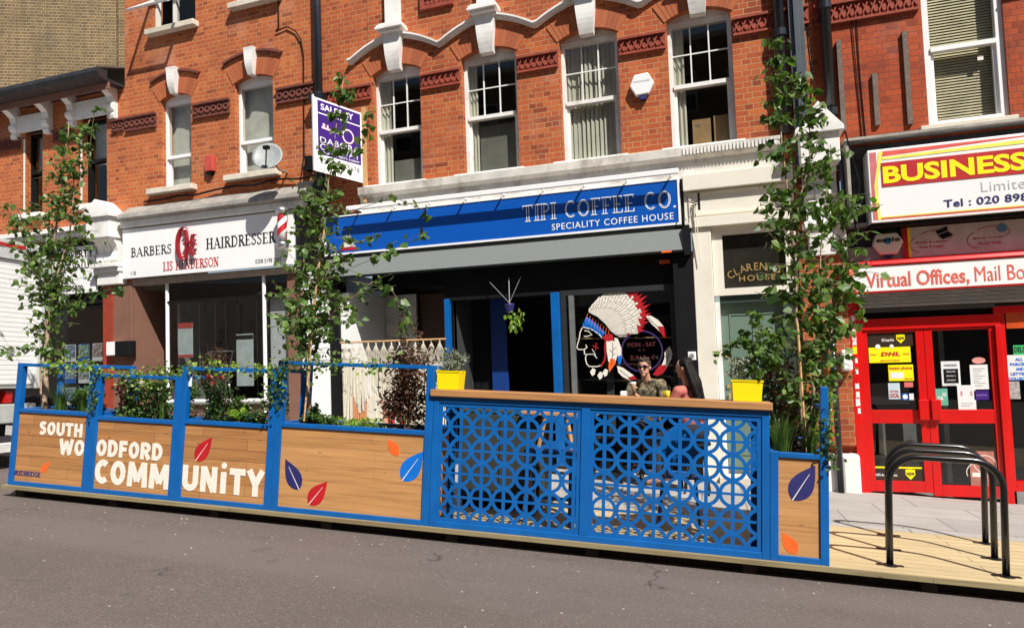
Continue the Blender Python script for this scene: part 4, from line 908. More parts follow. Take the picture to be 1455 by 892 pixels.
# hexagonal alarm on the coffee building
ha=thing('alarm_box','white hexagonal alarm box on the brick between the two right-hand sash windows','alarm box',(-1.07,Y0-.05,3.4))
hx,hz=F(912,121,.07); hexp=[(hx-.165,hz+.0),(hx-.10,hz+.15),(hx+.085,hz+.16),(hx+.165,hz+.01),(hx+.09,hz-.13),(hx-.09,hz-.14)]
part('cover',MB().prism(hexp,Y0-.085,Y0),M['wclean'],ha,bevel=.015); part('strobe',MB().prism([(hx-.06,hz-.141),(hx+.07,hz-.131),(hx+.05,hz-.19),(hx-.03,hz-.19)],Y0-.07,Y0),M['navy'],ha)
lt=MB(); text(lt,'EUROGUARD',hx-.11,hx+.11,hz+.035,hz+.06,Y0-.0851,.001); part('lettering',lt,M['grey'],ha)
# =================================================================== low building at the far left
lb=thing('low_brick_building','low orange brick house at far left with black gutter and white bracketed window heads','building',(-12.5,Y0,zg(-12.5)))
lw=[(-12.88,-12.42,2.90,4.50),(-11.40,-10.80,2.93,4.55),(-14.4,-13.9,2.90,4.5)]
part('wall',wallmb(-20,-10.365,-3,5.0,[l for l in lw]+[(-16,-10.86,-3,2.1)]),M['red_low'],lb)
part('room',room(-16,-10.5,2.5,4.9,Y0+.28,Y0+2),M['mid'],lb)
for i,(a,b,z,zt) in enumerate(lw):
    sash(lb,a,b,z,zt,0,'blk',bars=False,meet=.52,inside='net' if i<2 else None,fw_=.05,seed=1)
    part('sill',MB().box(a-.14,b+.06,Y0-.12,Y0+.1,z-.1,z-.002),M['white'],lb,bevel=.008)
    part('lintel',MB().box(a-.16,b+.12,Y0-.06,Y0+.10,zt,zt+.32),M['white'],lb,bevel=.006)
    for xx in (a-.28,b+.12):
        g=MB(); pf=[(Y0+.02,zt-.12),(Y0-.08,zt-.12),(Y0-.10,zt-.05),(Y0-.07,zt+.0),(Y0-.13,zt+.05),(Y0-.14,zt+.12),(Y0-.09,zt+.17),(Y0-.12,zt+.28),(Y0-.22,zt+.36),(Y0-.32,zt+.40),(Y0-.32,zt+.49),(Y0+.02,zt+.49)]
        g.prism(pf,xx,xx+.15,'x'); part('bracket',g,M['white'],lb,bevel=.008)
part('jamb_trim',MB().box(-12.925,-12.881,Y0-.004,Y0+.1,2.9,4.38),M['cream'],lb); part('jamb_trim',MB().box(-11.445,-11.401,Y0-.004,Y0+.1,2.93,4.42),M['cream'],lb)
for a,b in ((-20,-13.0),(-12.13,-11.69),(-10.66,-10.367)): band(lb,a,b,4.20,4.42,M['terrad'],'ring')
part('gutter',MB().prism([(Y0-.35,4.98),(Y0-.52,5.02),(Y0-.56,5.10),(Y0-.55,5.17),(Y0-.35,5.17)],-20,-10.37,'x').box(-20,-10.37,Y0-.34,Y0,4.985,5.03),M['gut'],lb)
part('fascia',MB().box(-20,-10.37,Y0-.33,Y0-.30,4.86,4.98),M['brown'],lb)
part('roof',MB().prism([(Y0-.50,5.175),(Y0-.50,5.20),(Y0+2.4,6.25),(Y0+2.4,6.2)],-20,-10.37,'x'),M['slate'],lb)
part('flashing',MB().prism([(Y0+.25,5.47),(Y0+.25,5.68),(Y0+2.4,6.45),(Y0+2.4,6.26)],-10.5,-10.38,'x'),M['red_low'],lb)
part('cornice',MB().box(-20,-10.95,Y0-.28,Y0+.05,2.42,2.50).box(-20,-10.95,Y0-.20,Y0+.05,2.32,2.419),M['white'],lb)
dm=MB(); x=-16
while x<-10.95: dm.box(x,x+.03,Y0-.23,Y0-.201,2.33,2.41); x+=.07
part('dentils',dm,M['white'],lb)
part('black_fascia',MB().box(-16,-10.86,Y0-.02,Y0+.2,1.10,2.28),M['blk'],lb)
wf=MB().frame(-16,-10.86,-1.0,1.08,.06,Y0+.0,Y0+.06); wf.box(-13.4,-13.34,Y0,Y0+.06,-.94,1.02); o=part('shop_window',wf,M['blk'],lb)
part('glass',MB().box(-15.94,-10.92,Y0+.03,Y0+.035,-.94,1.02),M['shopglass'],o)
part('room',room(-16,-10.95,-1.6,2.0,Y0+.3,Y0+2.5),plain('agent office wall',(.06,.07,.055),.8),lb)
part('stall_riser',MB().box(-16,-10.86,Y0-.02,Y0+.25,-2.3,-1.0),M['blk'],lb)
part('vent_grille',MB().box(-11.2,-10.95,Y0-.04,Y0,1.75,2.0),M['grey'],lb)
es=thing('shop_sign','white letting agent sign behind the left tree','sign',(-12,Y0-.08,1.8)); 
e0,e1=-13.2,FX(136,385,.08)
part('board',MB().box(e0,e1,Y0-.09,Y0-.03,1.30,2.16),M['wclean'],es); lt=MB()
text(lt,'LETTINGS & PROPERTY',e0+.15,e1-.04,1.94,2.09,Y0-.09,.003,.02,1); text(lt,'FOR SALE FREE VALUE',e0+.5,e1-.06,1.74,1.85,Y0-.09,.003,.02,1); text(lt,'0208 520 5200',e1-1.1,e1-.3,1.34,1.45,Y0-.09,.003,.02)
part('lettering',lt,M['blk'],es)
# property cards in the agent's window
cols=[(.10,.20,.35),(.16,.32,.14),(.35,.20,.14),(.2,.3,.45),(.3,.32,.3),(.12,.25,.4)]
cmats=[]
for k,c in enumerate(cols):
    m,t,N,L,b=nt('property photo print'); v=coords(t); 
    cc=ramp(t,noisen(t,v,16,3,.6),[(.35,[.1*q for q in (1,1.2,1)]),(.5,c),(.62,(.55,.62,.7)),(.75,(.7,.75,.8))]); L.new(cc,b.inputs['Base Color']); b.inputs['Roughness'].default_value=.4; cmats.append(m)
k=0
cardn=['upper left','upper middle','upper right','middle left','middle centre','middle right','lower left','lower middle','lower right']
rnd=random.Random(5)
for rr in range(3):
    for cc in range(3):
        x0_=-11.98+.345*cc; z0_=.34-.40*rr-.0
        t=thing('property_card','%s property photo card of the nine in the letting agent window'%cardn[rr*3+cc],'photo card',(x0_+.15,Y0+.1,z0_-.25),'property cards in the agent window')
        part('card',MB().box(x0_,x0_+.28,Y0+.10,Y0+.105,z0_-.28,z0_+.04),M['lblue'] if (rr+cc)%2 else M['wclean'],t)
        part('photo',MB().box(x0_+.012,x0_+.268,Y0+.094,Y0+.098,z0_-.20,z0_+.028),cmats[(rr*3+cc)%6],t)
# the boxes on the ox red pilaster
pb=thing('post_box','white and black letter box on the pilaster left of the barber door','letter box',(-10.55,Y0-.1,.2))
zq=FZ(158,505,.12)
part('white_case',MB().box(FX(152,495,.15),FX(166,495,.15),Y0-.17,Y0-.051,zq,zq+.24),M['wclean'],pb,bevel=.01)
part('black_case',MB().box(FX(166,495,.15)+.002,FX(187,495,.15),Y0-.20,Y0-.051,zq-.02,zq+.245),M['blk'],pb,bevel=.015)
# posters in the barber window
po=thing('poster','white poster with a red header in the barber window','poster',(-9.0,Y0+.1,.1))
x0_,x1_=FX(253,480,-.1),FX(274,480,-.1)
part('sheet',MB().box(x0_,x1_,Y0+.10,Y0+.104,.06,.66),plain('poster print',(.62,.68,.68),.5),po); part('header',MB().box(x0_,x1_,Y0+.096,Y0+.0985,.57,.66).box(x0_,x1_,Y0+.096,Y0+.0985,.06,.11),plain('poster red',(.6,.08,.06),.5),po)
po=thing('poster','white poster with a black header in the barber window','poster',(-7.8,Y0+.1,-.2))
x0_,x1_=FX(336,500,-.1),FX(360,500,-.1)
part('sheet',MB().box(x0_,x1_,Y0+.10,Y0+.104,-.45,.42),plain('poster print',(.62,.68,.68),.5),po); part('header',MB().box(x0_,x1_,Y0+.096,Y0+.0985,.33,.40),M['blk'],po)
for px,py,lab in ((228,485,'upper small notice inside the barber doorway'),(227,510,'lower small notice inside the barber doorway')):
    xx,zz=F(px,py,-.9); solo('notice',lab,'notice',MB().box(xx-.05,xx+.05,Y0+.93,Y0+.938,zz-.12,zz+.10),M['wprint'],(xx,Y0+.93,zz))
dt=thing('display_table','small round glass display table of black bottles inside the barber window','table',(-8.7,Y0+.5,-.7))
part('top',MB().lathe([(.26,-.0),(.26,.015)],(-8.72,Y0+.55,.14),20),M['grey'],dt)
lg=MB()
for a in (0,2.1,4.2): lg.tube([(-8.72+.2*math.cos(a),Y0+.55+.2*math.sin(a),.14),(-8.72+.1*math.cos(a),Y0+.55+.1*math.sin(a),-.3),(-8.72+.22*math.cos(a),Y0+.55+.22*math.sin(a),-1.1)],.012,6)
part('leg',lg,M['steel'],dt)
for k,(dx,zz) in enumerate(((-.18,0),(-.09,0),(0,0),(.09,0),(.18,0),(-.13,.1),(-.03,.1),(.06,.1),(-.06,.2),(.02,.2),(-.02,.3))):
    solo('bottle','black product bottle stacked on the display table in the barber window','bottle',MB().lathe([(.035,0),(.035,.07),(.012,.085),(.012,.1)],(-8.72+dx,Y0+.50+.02*(k%3),.157+zz),8),M['blk'],(-8.72+dx,Y0+.5,.157+zz),'bottles on the display table')
# =================================================================== stock brick flank wall beyond the low roof
yb=thing('brick_building','tall yellow stock brick flank wall rising behind the low house','building',(-15,13,5))
def onray(px,py,Y): d=ray(px,py); return V((d.x*Y/d.y,Y,d.z*Y/d.y))
p0=onray(0,60,11.2); vv=V((.89,.456,0)).normalized()
def hit(px): 
    d=ray(px,90); # intersect with vertical plane through p0 along vv
    nrm=V((vv.y,-vv.x,0)); k=p0.dot(nrm)/d.dot(nrm); return (d*k-p0).dot(vv)
L1=hit(165.5); L2=hit(181)
nrm=V((vv.y,-vv.x,0)); 
if nrm.y>0: nrm=-nrm
part('wall',MB().obox(V((p0.x,p0.y,3))-vv*6,vv*(6+L1),-nrm*.3,V((0,0,9))),M['yellow'],yb)
part('recessed_wall',MB().obox(V((p0.x,p0.y,3))+vv*(L1+.002)-nrm*.12,vv*(L2-L1+1.0),-nrm*.18,V((0,0,9))),M['yellow'],yb)
# =================================================================== right hand building
rb=thing('brick_building','painted red brick house front above the red parcel shop, with wooden battens','building',(3,Y0,zg(3)))
RX0,RX1=1.062,7.0
rw=[(2.27,3.10,2.50,4.75)]
part('wall',wallmb(RX0,RX1,-3.5,9,rw+[(1.26,RX1,-3.5,2.34)]),M['red_r'],rb)
part('room',room(1.3,RX1,2.42,5.3,Y0+.28,Y0+2),M['mid'],rb)
sash(rb,2.27,3.10,2.50,4.74,0,'wclean',bars=False,meet=.42,inside='slats',fw_=.075,rec=.04)
solo('window_sticker','tiny pale sticker high in the lower pane of the right blind window','sticker',MB().box(2.84,2.90,Y0+.088,Y0+.091,3.24,3.30),M['wprint'],(2.87,Y0+.09,3.27))
part('sill',MB().box(2.17,3.16,Y0-.06,Y0+.05,2.42,2.498),M['stone'],rb,bevel=.006)
band(rb,RX0+.02,2.24,3.93,4.20,M['terra'],'lattice')
band(rb,3.14,RX1,3.93,4.20,M['terra'],'lattice')
part('flashing',MB().prism([(Y0+.02,2.43),(Y0-.33,2.38),(Y0-.33,2.35),(Y0+.02,2.38)],1.30,RX1,'x'),M['lead'],rb)
for px0,py0,px1,py1,lab in ((1193,58,1198,186,'leftmost weathered wooden batten on the painted brick, beside the thin drainpipe'),(1242,105,1248,178,'short weathered wooden batten between two longer ones'),(1284,45,1295,176,'rightmost long wooden batten next to the blind window')):
    xx=FX((px0+px1)/2,(py0+py1)/2,.03); solo('wall_batten',lab,'wood strip',MB().box(xx-.028,xx+.028,Y0-.04,Y0,FZ(px1,py1,.03),FZ(px0,py0,.03)),plain('grey weathered timber',(.16,.12,.10),.9,0,.3,30),(xx,Y0-.02,2.6),'wooden battens on the painted brick')
# gabled corbel and pilaster between the two shops
corbel(rb,.82,1.22,1.72,2.12,2.86,.34)
cp=MB(); cp.box(.80,1.30,Y0-.20,Y0+.1,1.36,1.44).box(.84,1.24,Y0-.14,Y0+.1,1.441,1.71).box(.86,1.28,Y0-.16,Y0+.1,1.02,1.359); part('capital',cp,M['white'],rb,bevel=.01)
part('pilaster',MB().box(.735,1.255,Y0-.10,Y0+.2,zg(1)+.55,1.019),M['red'],rb)
part('pilaster_base',MB().box(.75,1.02,Y0-.16,Y0+.2,zg(1)-.1,zg(1)+.45).box(1.08,1.28,Y0-.16,Y0+.2,zg(1)-.1,zg(1)+.45),M['white'],rb,bevel=.03)
pipe(1.05,zg(1),.3,.035,'thin black pipe at the foot of the white pilaster base',y=Y0-.2)
solo('meter_box','white rounded meter box on the red pilaster behind the right tree','box',MB().box(FX(1195,510,.2),FX(1211,510,.2),Y0-.24,Y0-.101,FZ(1200,527,.2),FZ(1200,497,.2)),M['wclean'],(1.15,Y0-.15,-.1),bevel=.03)
# red shop front
part('black_fascia',MB().box(1.30,RX1,Y0-.02,Y0+.2,.90,2.34),plain('dirty black fascia',(.035,.038,.045),.4,0,.3,8,.1,.4,(.2,.2,.2)),rb)
part('fascia_end',MB().box(1.31,1.345,Y0-.30,Y0-.021,1.37,2.34),M['lead'],rb)
part('ledge',MB().box(1.30,RX1,Y0-.20,Y0-.021,1.33,1.37).box(1.30,RX1,Y0-.10,Y0-.021,.92,1.08),M['grey'],rb)
rf=MB(); zd=lambda x: zg(x)
rf.box(1.262,1.335,Y0-.06,Y0+.15,zd(1.3)-.1,.90)
rf.box(1.336,1.40,Y0-.03,Y0+.15,zd(1.35)-.1,.50)
rf.box(1.40,2.84,Y0-.03,Y0+.12,.08,.215); rf.box(2.78,2.84,Y0-.05,Y0+.12,zd(2.8)-.1,.0795); rf.box(2.841,2.885,Y0-.02,Y0+.12,zd(2.8)-.1,.215); rf.box(2.78,RX1,Y0-.03,Y0+.12,.216,.30)
part('shop_frame',rf,M['red_gloss'],rb,bevel=.004)
part('transom_glass',MB().box(1.40,2.78,Y0+.03,Y0+.04,.216,.33),M['blk'],rb)
rf=MB().box(2.886,RX1,Y0-.02,Y0+.1,zd(3)+.15,zd(3)+.26); part('bottom_rail',rf,M['red_gloss'],rb)
part('orange_sign',MB().box(2.90,RX1,Y0-.025,Y0+.02,.04,.215),plain('orange red panel',(.55,.07,.01),.4),rb)
part('plinth',MB().box(2.86,RX1,Y0-.02,Y0+.2,zd(3)-.3,zd(3)+.149),M['grey'],rb)
part('side_glass',MB().box(2.886,RX1,Y0+.04,Y0+.046,zd(3)+.26,.04),M['shopglass'],rb)
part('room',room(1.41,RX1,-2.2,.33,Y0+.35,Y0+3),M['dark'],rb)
part('interior_post',MB().box(1.60,1.68,Y0+.5,Y0+.56,-2.0,-1.1).box(2.5,2.56,Y0+1.2,Y0+1.25,-2.0,.2).box(1.9,2.05,Y0+.6,Y0+.7,-1.7,-1.12),M['grey'],rb)
part('counter',MB().box(1.42,2.0,Y0+.6,Y0+1.0,-.87,-.60),M['grey'],rb)
for (a,b,hinge) in ((1.402,2.06,0),(2.064,2.778,1)):
    d_=MB(); zb=zd((a+b)/2)+.035; wl,wr=(.055,.085) if hinge==0 else (.085,.055)
    d_.box(a,a+wl,Y0-.01,Y0+.05,zb,.078); d_.box(b-wr,b,Y0-.01,Y0+.05,zb,.078); d_.box(a+wl,b-wr,Y0-.01,Y0+.05,zb,zb+.13); d_.box(a+wl,b-wr,Y0-.01,Y0+.05,-1.045,-.885); d_.box(a+wl,b-wr,Y0-.01,Y0+.05,.045,.078)
    o=part('door',d_,M['red_gloss'],rb,bevel=.004)
    part('glass',MB().box(a+wl,b-wr,Y0+.015,Y0+.021,-.885,.045).box(a+wl,b-wr,Y0+.015,Y0+.021,zb+.13,-1.045),M['shopglass'],o)
    hx_=b-.105 if hinge==0 else a+.02
    part('handle',MB().box(hx_,hx_+.10,Y0-.07,Y0-.011,-1.0,-.76),M['red_gloss'],o,bevel=.006)
sh=thing('roller_shutter','ribbed grey roller shutter half lowered above the red doors','shutter',(2.1,Y0-.1,.4))
sm=MB(); k=0; z=.34
while z<.56:
    sm.prism([(Y0-.06,z),(Y0-.085,z+.012),(Y0-.09,z+.028),(Y0-.075,z+.040),(Y0-.04,z+.042),(Y0-.04,z)],1.40,RX1,'x'); z+=.044
part('slats',sm,M['grey'],sh); part('bottom_bar',MB().box(1.40,2.78,Y0-.075,Y0-.045,.29,.339),plain('dark shutter bar',(.06,.055,.05),.5),sh)
# business sign
DY=.38
bz=thing('shop_sign','large white business sign with yellow letters on a red bar','sign',(3,Y0-DY,1.9))
q0=FX(1232,214,DY); zt_=FZ(1235,214,DY); zb_=FZ(1240,317,DY); 
part('board',MB().box(q0,6.0,Y0-DY,Y0-.05,zb_,zt_),M['wclean'],bz,bevel=.006)
part('underside',MB().box(q0,6.0,Y0-DY+.04,Y0-.05,zb_-.04,zb_-.001),M['blk'],bz)
y_=Y0-DY
part('rose_border',MB().box(q0+.02,q0+.09,y_-.002,y_-.0005,zb_+.03,zt_-.03),plain('rose print',(.62,.16,.18),.5),bz)
part('gold_border',MB().prism([(q0+.07,zb_+.03),(q0+.10,zb_+.03),(q0+.085,(zb_+zt_)/2),(q0+.16,zt_-.03),(q0+.12,zt_-.03),(q0+.05,(zb_+zt_)/2)],y_-.004,y_-.0025).prism([(q0+.15,zt_-.13),(q0+.15,zt_-.10),(6,zt_-.02),(6,zt_-.09)],y_-.004,y_-.0025).box(q0+.10,6,y_-.004,y_-.0025,zb_+.05,zb_+.062),plain('yellow print',(.88,.80,.12),.5),bz)
part('red_border',MB().prism([(q0+.15,zt_-.03),(q0+.15,zt_-.09),(3.4,zt_-.03)],y_-.002,y_-.0005).box(q0+.10,6,y_-.002,y_-.0005,zb_+.03,zb_+.048),plain('scarlet print',(.72,.10,.08),.5),bz)
r0x=FX(1252,245,DY); rzt=FZ(1252,232,DY); rzb=FZ(1254,266,DY)
part('red_bar',MB().box(r0x,6,y_-.006,y_-.0045,rzb,rzt),M['redp'],bz)
lt=MB(); text(lt,'BUSINESS',r0x+.015,FX(1455,215,DY)+.02,rzb+.035,rzt-.045,y_-.0062,.003,.035,1.0); part('lettering',lt,M['ysign'],bz)
lt=MB(); text(lt,'Tel : 020 898',FX(1341,290,DY),FX(1461,283,DY),FZ(1345,295,DY),FZ(1345,284,DY),y_-.001,.003,.02,1.05); part('phone_number',lt,M['navy'],bz)
lt=MB(); text(lt,'Limited',FX(1394,265,DY),FX(1470,262,DY),FZ(1394,273,DY),FZ(1394,259,DY),y_-.001,.002,-.008,1.05); part('small_lettering',lt,plain('pale grey print',(.45,.42,.45),.5),bz)
# service strip and alarm
DY=.12
sv=thing('shop_sign','narrow white strip sign with small laptop and money transfer emblems','sign',(3,Y0-DY,1.1))
q0=FX(1283,350,DY); zt_=FZ(1300,323,DY); zb_=FZ(1290,366,DY); y_=Y0-DY
part('board',MB().box(q0,6,y_,Y0-.03,zb_,zt_),plain('grey white print',(.55,.53,.52),.5),sv); part('red_end',MB().box(q0,q0+.055,y_-.002,y_-.0005,zb_,zt_),M['redp'],sv); part('gold_end',MB().box(q0+.056,q0+.085,y_-.002,y_-.0005,zb_,zt_),M['ysign'],sv)
lt=MB()
for px,w1,w2 in ((1297,'Mobile & Laptops','Parts & Repair'),(1379,'Money Transfer','World Wide')):
    xa,xb=FX(px,350,DY)+.01,FX(px+50,350,DY); zc=(zb_+zt_)/2-.03
    text(lt,w1,xa+.02,xb,zc-.0,zc+.035,y_,.002,.01); text(lt,w2,xa+.06,xb-.04,zc-.06,zc-.02,y_,.002,.01)
    strip(lt,arc(xa+.10,zc+.0,.14,.10,120,250,12),.007,y_-.002,.002); strip(lt,arc(xb-.12,zc+.08,.17,.07,-40,150,12),.006,y_-.0023,.002)
part('lettering',lt,M['redp'],sv)
lx=FX(1341,338,DY); zc=(zb_+zt_)/2
part('laptop_emblem',MB().prism([(lx-.06,zc+.06),(lx+.05,zc+.10),(lx+.1,zc+.05),(lx-.01,zc+.01)],y_-.004,y_-.0022).prism([(lx-.08,zc+.11),(lx+.04,zc+.16),(lx+.045,zc+.11),(lx-.06,zc+.07)],y_-.006,y_-.0045),M['blk'],sv)
part('globe_emblem',MB().lathe([(.05,-.006),(.05,-.002)],(FX(1424,330,DY),y_,zc+.09),16,'y'),plain('globe blue',(.1,.25,.45),.4),sv)
al2=thing('alarm_box','cream hexagonal alarm box beside the red shop strip sign','alarm box',(1.75,Y0-.1,1.1))
hx,hz=F(1262,347,.14); hp=[(hx-.165,hz+.0),(hx-.12,hz+.13),(hx+.10,hz+.135),(hx+.165,hz+.02),(hx+.09,hz-.125),(hx-.09,hz-.12)]
part('cover',MB().prism(hp,Y0-.15,Y0-.02),M['cream'],al2,bevel=.015); part('strobe',MB().prism([(hx-.05,hz-.126),(hx+.05,hz-.126),(hx+.03,hz-.16),(hx-.03,hz-.16)],Y0-.14,Y0-.03),M['navy'],al2)
part('blue_disc',MB().lathe([(.042,-.003),(.042,-.0005)],(hx-.005,Y0-.15,hz+.04),16,'y'),plain('alarm blue print',(.05,.25,.4),.4),al2)
lt=MB(); text(lt,'eagle',hx-.125,hx+.125,hz+.01,hz+.08,Y0-.1535,.002,.02); part('lettering',lt,M['blk'],al2)
# red roller box sign
DY=.26
vb=thing('shop_sign','white virtual offices sign in a glossy red box over the shutter','sign',(3,Y0-DY,.7))
q0=FX(1205,400,DY); zt_=FZ(1206,380,DY); zb_=FZ(1207,418,DY); y_=Y0-DY
part('casing',MB().box(q0,6,y_,Y0-.10,zb_,zt_+.0).prism([(y_,zt_+.001),(y_+.03,zt_+.05),(Y0-.03,zt_+.10),(Y0-.03,zt_+.001)],q0-.02,6,'x').box(q0-.02,6,y_-.02,y_+.02,zt_+.0015,zt_+.02),M['red_gloss'],vb,bevel=.005)
part('panel',MB().box(q0+.02,6,y_-.003,y_-.0005,zb_+.02,zt_-.012),M['wclean'],vb)
part('corner_print',MB().prism([(q0+.02,zb_+.02),(q0+.10,zb_+.02),(q0+.05,(zb_+zt_)/2),(q0+.10,zt_-.012),(q0+.02,zt_-.012)],y_-.005,y_-.0035),plain('coral print',(.75,.2,.15),.5),vb)
lt=MB(); text(lt,'Virtual Offices,',FX(1230,398,DY),FX(1377,392,DY),zb_+.03,zt_-.085,y_-.0032,.003,.02); text(lt,'Mail Boxes',FX(1385,392,DY),FX(1490,386,DY),zb_+.065,zt_-.085,y_-.0032,.003,0); part('lettering',lt,plain('salmon red print',(.66,.12,.09),.5),vb)
# stickers and notices on the red doors: each a thing of its own
yf=Y0+.0135
def note(name,label,cat,px0,py0,px1,py1,mat,extra=None,zoff=0,th=.002):
    x0_,z1_=F(px0,py0,0); x1_,z0_=F(px1,py1,0); z0_=FZ((px0+px1)/2,py1,0); z1_=FZ((px0+px1)/2,py0,0)
    yy=yf-zoff
    t=thing(name,label,cat,((x0_+x1_)/2,yy,z0_)); part('sheet',MB().box(x0_,x1_,yy-th,yy,z0_,z1_),mat if not isinstance(mat,str) else M[mat],t)
    if extra: extra(t,x0_,x1_,z0_,z1_,yy-th)
    return t
brn=plain('brown print',(.035,.02,.012),.4); paperW=plain('paper',(.74,.75,.75),.7,0,.03)
def shield(t,cx_,cz,w,y):
    part('shield',MB().prism([(cx_-w,cz+w*1.05),(cx_,cz+w*1.2),(cx_+w,cz+w*1.05),(cx_+w,cz-w*.2),(cx_,cz-w*1.3),(cx_-w,cz-w*.2)],y-.002,y-.0005),M['ysign'],t)
    lt=MB(); text(lt,'ups',cx_-w*.8,cx_+w*.8,cz-w*.5,cz+w*.45,y-.0022,.001,.03); part('shield_lettering',lt,brn,t)
def ups(t,x0,x1,z0,z1,y):
    part('gold_edge',MB().box(x0+.05,x1-.12,y-.0015,y-.0005,z1-.02,z1-.005),M['orange'],t)
    lt=MB(); text(lt,'UPS Access Point',x0+.16,x1-.2,z0+.06,z0+.095,y,.0015,.02); part('lettering',lt,M['wclean'],t); shield(t,x1-.13,z0+.09,.045,y)
note('parcel_sticker','brown parcel point sticker with yellow shield at top of the left red door','sticker',1231,470,1298,492,brn,ups)
def dhl(t,x0,x1,z0,z1,y):
    lt=MB(); w=x1-x0; h=z1-z0
    def sh(X,Y,Z): return (X+(Z-z0)*.35,Y,Z)
    text(lt,'DHL',x0+w*.22,x0+w*.68,z0+h*.42,z0+h*.68,y,.002,.06,1.1,sh)
    for k in range(2): lt.box(x0+w*.03,x0+w*.17,y-.001,y,z0+h*(.48+.06*k),z0+h*(.51+.06*k)).box(x0+w*.82,x0+w*.97,y-.001,y,z0+h*(.48+.06*k),z0+h*(.51+.06*k))
    text(lt,'SERVICE POINT',x0+w*.27,x0+w*.73,z0+h*.08,z0+h*.16,y,.0015,.02)
    part('lettering',lt,M['redp'],t)
    part('ears',MB().lathe([(.028,-.003),(.028,-.0012)],(x0+w*.23,y,z1+.01),12,'y').lathe([(.022,-.003),(.022,-.0012)],(x0+w*.56,y,z1+.01),12,'y'),M['wclean'],t)
note('courier_sticker','wide yellow courier sticker with red slanted letters on left red door','sticker',1234,493,1295,515,'ysign',dhl,.003)
def ins(t,x0,x1,z0,z1,y):
    lt=MB(); text(lt,'Instant photos',x0+.01,x1-.01,z1-.07,z1-.02,y,.0015,.02); text(lt,'Express',x0+.17,x1-.01,z0+.01,z0+.035,y,.0015,.01); part('lettering',lt,M['redp'],t)
    part('picture',MB().box(x0+.02,x0+.16,y-.0015,y-.0005,z0+.03,z1-.09),paperW,t)
note('photo_sticker','yellow instant photos sticker under the courier sticker','sticker',1262,518,1299,541,'ysign',ins)
def loc(t,x0,x1,z0,z1,y):
    lt=MB(); text(lt,'LOCAL',x0+.012,x1-.012,z0+.02,z0+.07,y,.0015,.04); text(lt,'BUY YOUR',x0+.02,x1-.02,z0+.08,z0+.105,y,.0015,.03); part('lettering',lt,M['redp'],t)
note('local_sticker','pale blue square buy local sticker on left red door','sticker',1262,544,1280,567,plain('pale blue paper',(.5,.62,.68),.6),loc)
note('label_sticker','small red and white label right of the buy local sticker','sticker',1285,543,1298,550,plain('pink red print',(.7,.15,.15),.5))
note('label_sticker','small dark blue label with round badge low on left red door','sticker',1282,559,1291,568,M['lblue'],lambda t,x0,x1,z0,z1,y: part('badge',MB().lathe([(.028,-.002),(.028,-.0005)],((x0+x1)/2,y,(z0+z1)/2),12,'y'),M['wclean'],t))
note('label_sticker','small white label beside the dark blue label on left red door','sticker',1292,559,1299,568,paperW)
def menu(t,x0,x1,z0,z1,y):
    part('black_panel',MB().box(x0+.02,x1-.02,y-.0015,y-.0005,z0+.03,z1-.09),M['blk'],t)
    lt=MB()
    for k in range(4): text(lt,('OPENING TIMES','MON FRI 9 6','SATURDAY','CLOSED')[k],x0+.05,x1-.05,z1-.13-.05*k,z1-.115-.05*k,y-.0016,.0012,.01)
    part('lettering',lt,M['wclean'],t)
    lt=MB(); text(lt,'PLEASE READ',x0+.03,x1-.03,z1-.06,z1-.035,y,.0012,.02); part('heading',lt,M['blk'],t)
note('notice','white notice with a large black panel on right red door','notice',1337,513,1366,548,paperW,menu)
def lines(t,x0,x1,z0,z1,y):
    lt=MB(); k=0; z=z1-.05
    while z>z0+.03: lt.box(x0+.03,x1-.03-.03*(k%3),y-.001,y,z,z+.006); z-=.028; k+=1
    part('lettering',lt,M['grey'],t)
note('notice','plain white letter sheet taped at right of right red door','notice',1378,518,1406,553,paperW,lines)
def pink2(t,x0,x1,z0,z1,y):
    lines(t,x0,x1,z0,z0+.12,y); part('figures',MB().box(x0+.03,x0+.05,y-.001,y,z0+.16,z1-.07).box(x1-.05,x1-.03,y-.001,y,z0+.16,z1-.07),plain('dull pink print',(.6,.25,.3),.5),t)
note('notice','white notice with two small pink figures low on right red door','notice',1360,547,1388,582,paperW,pink2,.003)
def atm(t,x0,x1,z0,z1,y):
    lt=MB(); text(lt,'FREE',x0+.07,x1-.015,z1-.09,z1-.05,y,.0015,.02); text(lt,'DA',x0+.02,x0+.08,z0+.06,z0+.11,y,.0015,.03); part('lettering',lt,M['wclean'],t)
note('arched_sticker','green and white arched sticker at bottom left of right red door','sticker',1329,552,1348,576,plain('teal green print',(.12,.42,.30),.5),atm)
note('label_sticker','purple rectangular sticker on right red door','sticker',1384,555,1406,568,M['purple'],lambda t,x0,x1,z0,z1,y: part('lettering',text(MB(),'accepted here',x0+.02,x1-.02,(z0+z1)/2-.01,(z0+z1)/2+.015,y,.0012,.01),plain('lilac print',(.4,.25,.6),.5),t),.003)
t=thing('oval_sticker','pink oval sticker above the letter sheet on right red door','sticker',(FX(1391,512),yf,FZ(1391,512)))
part('disc',MB().lathe([(.068,-.002),(.068,0)],(0,0,0),18,'y'),plain('salmon print',(.7,.3,.27),.5),t); t.children[0].location=(0,0,0); t.children[0].data.transform(Matrix.Translation(V((FX(1391,512),yf,FZ(1391,512))))); t.children[0].scale=(1,1,.55)
ORG[t.name]=V((0,0,0))
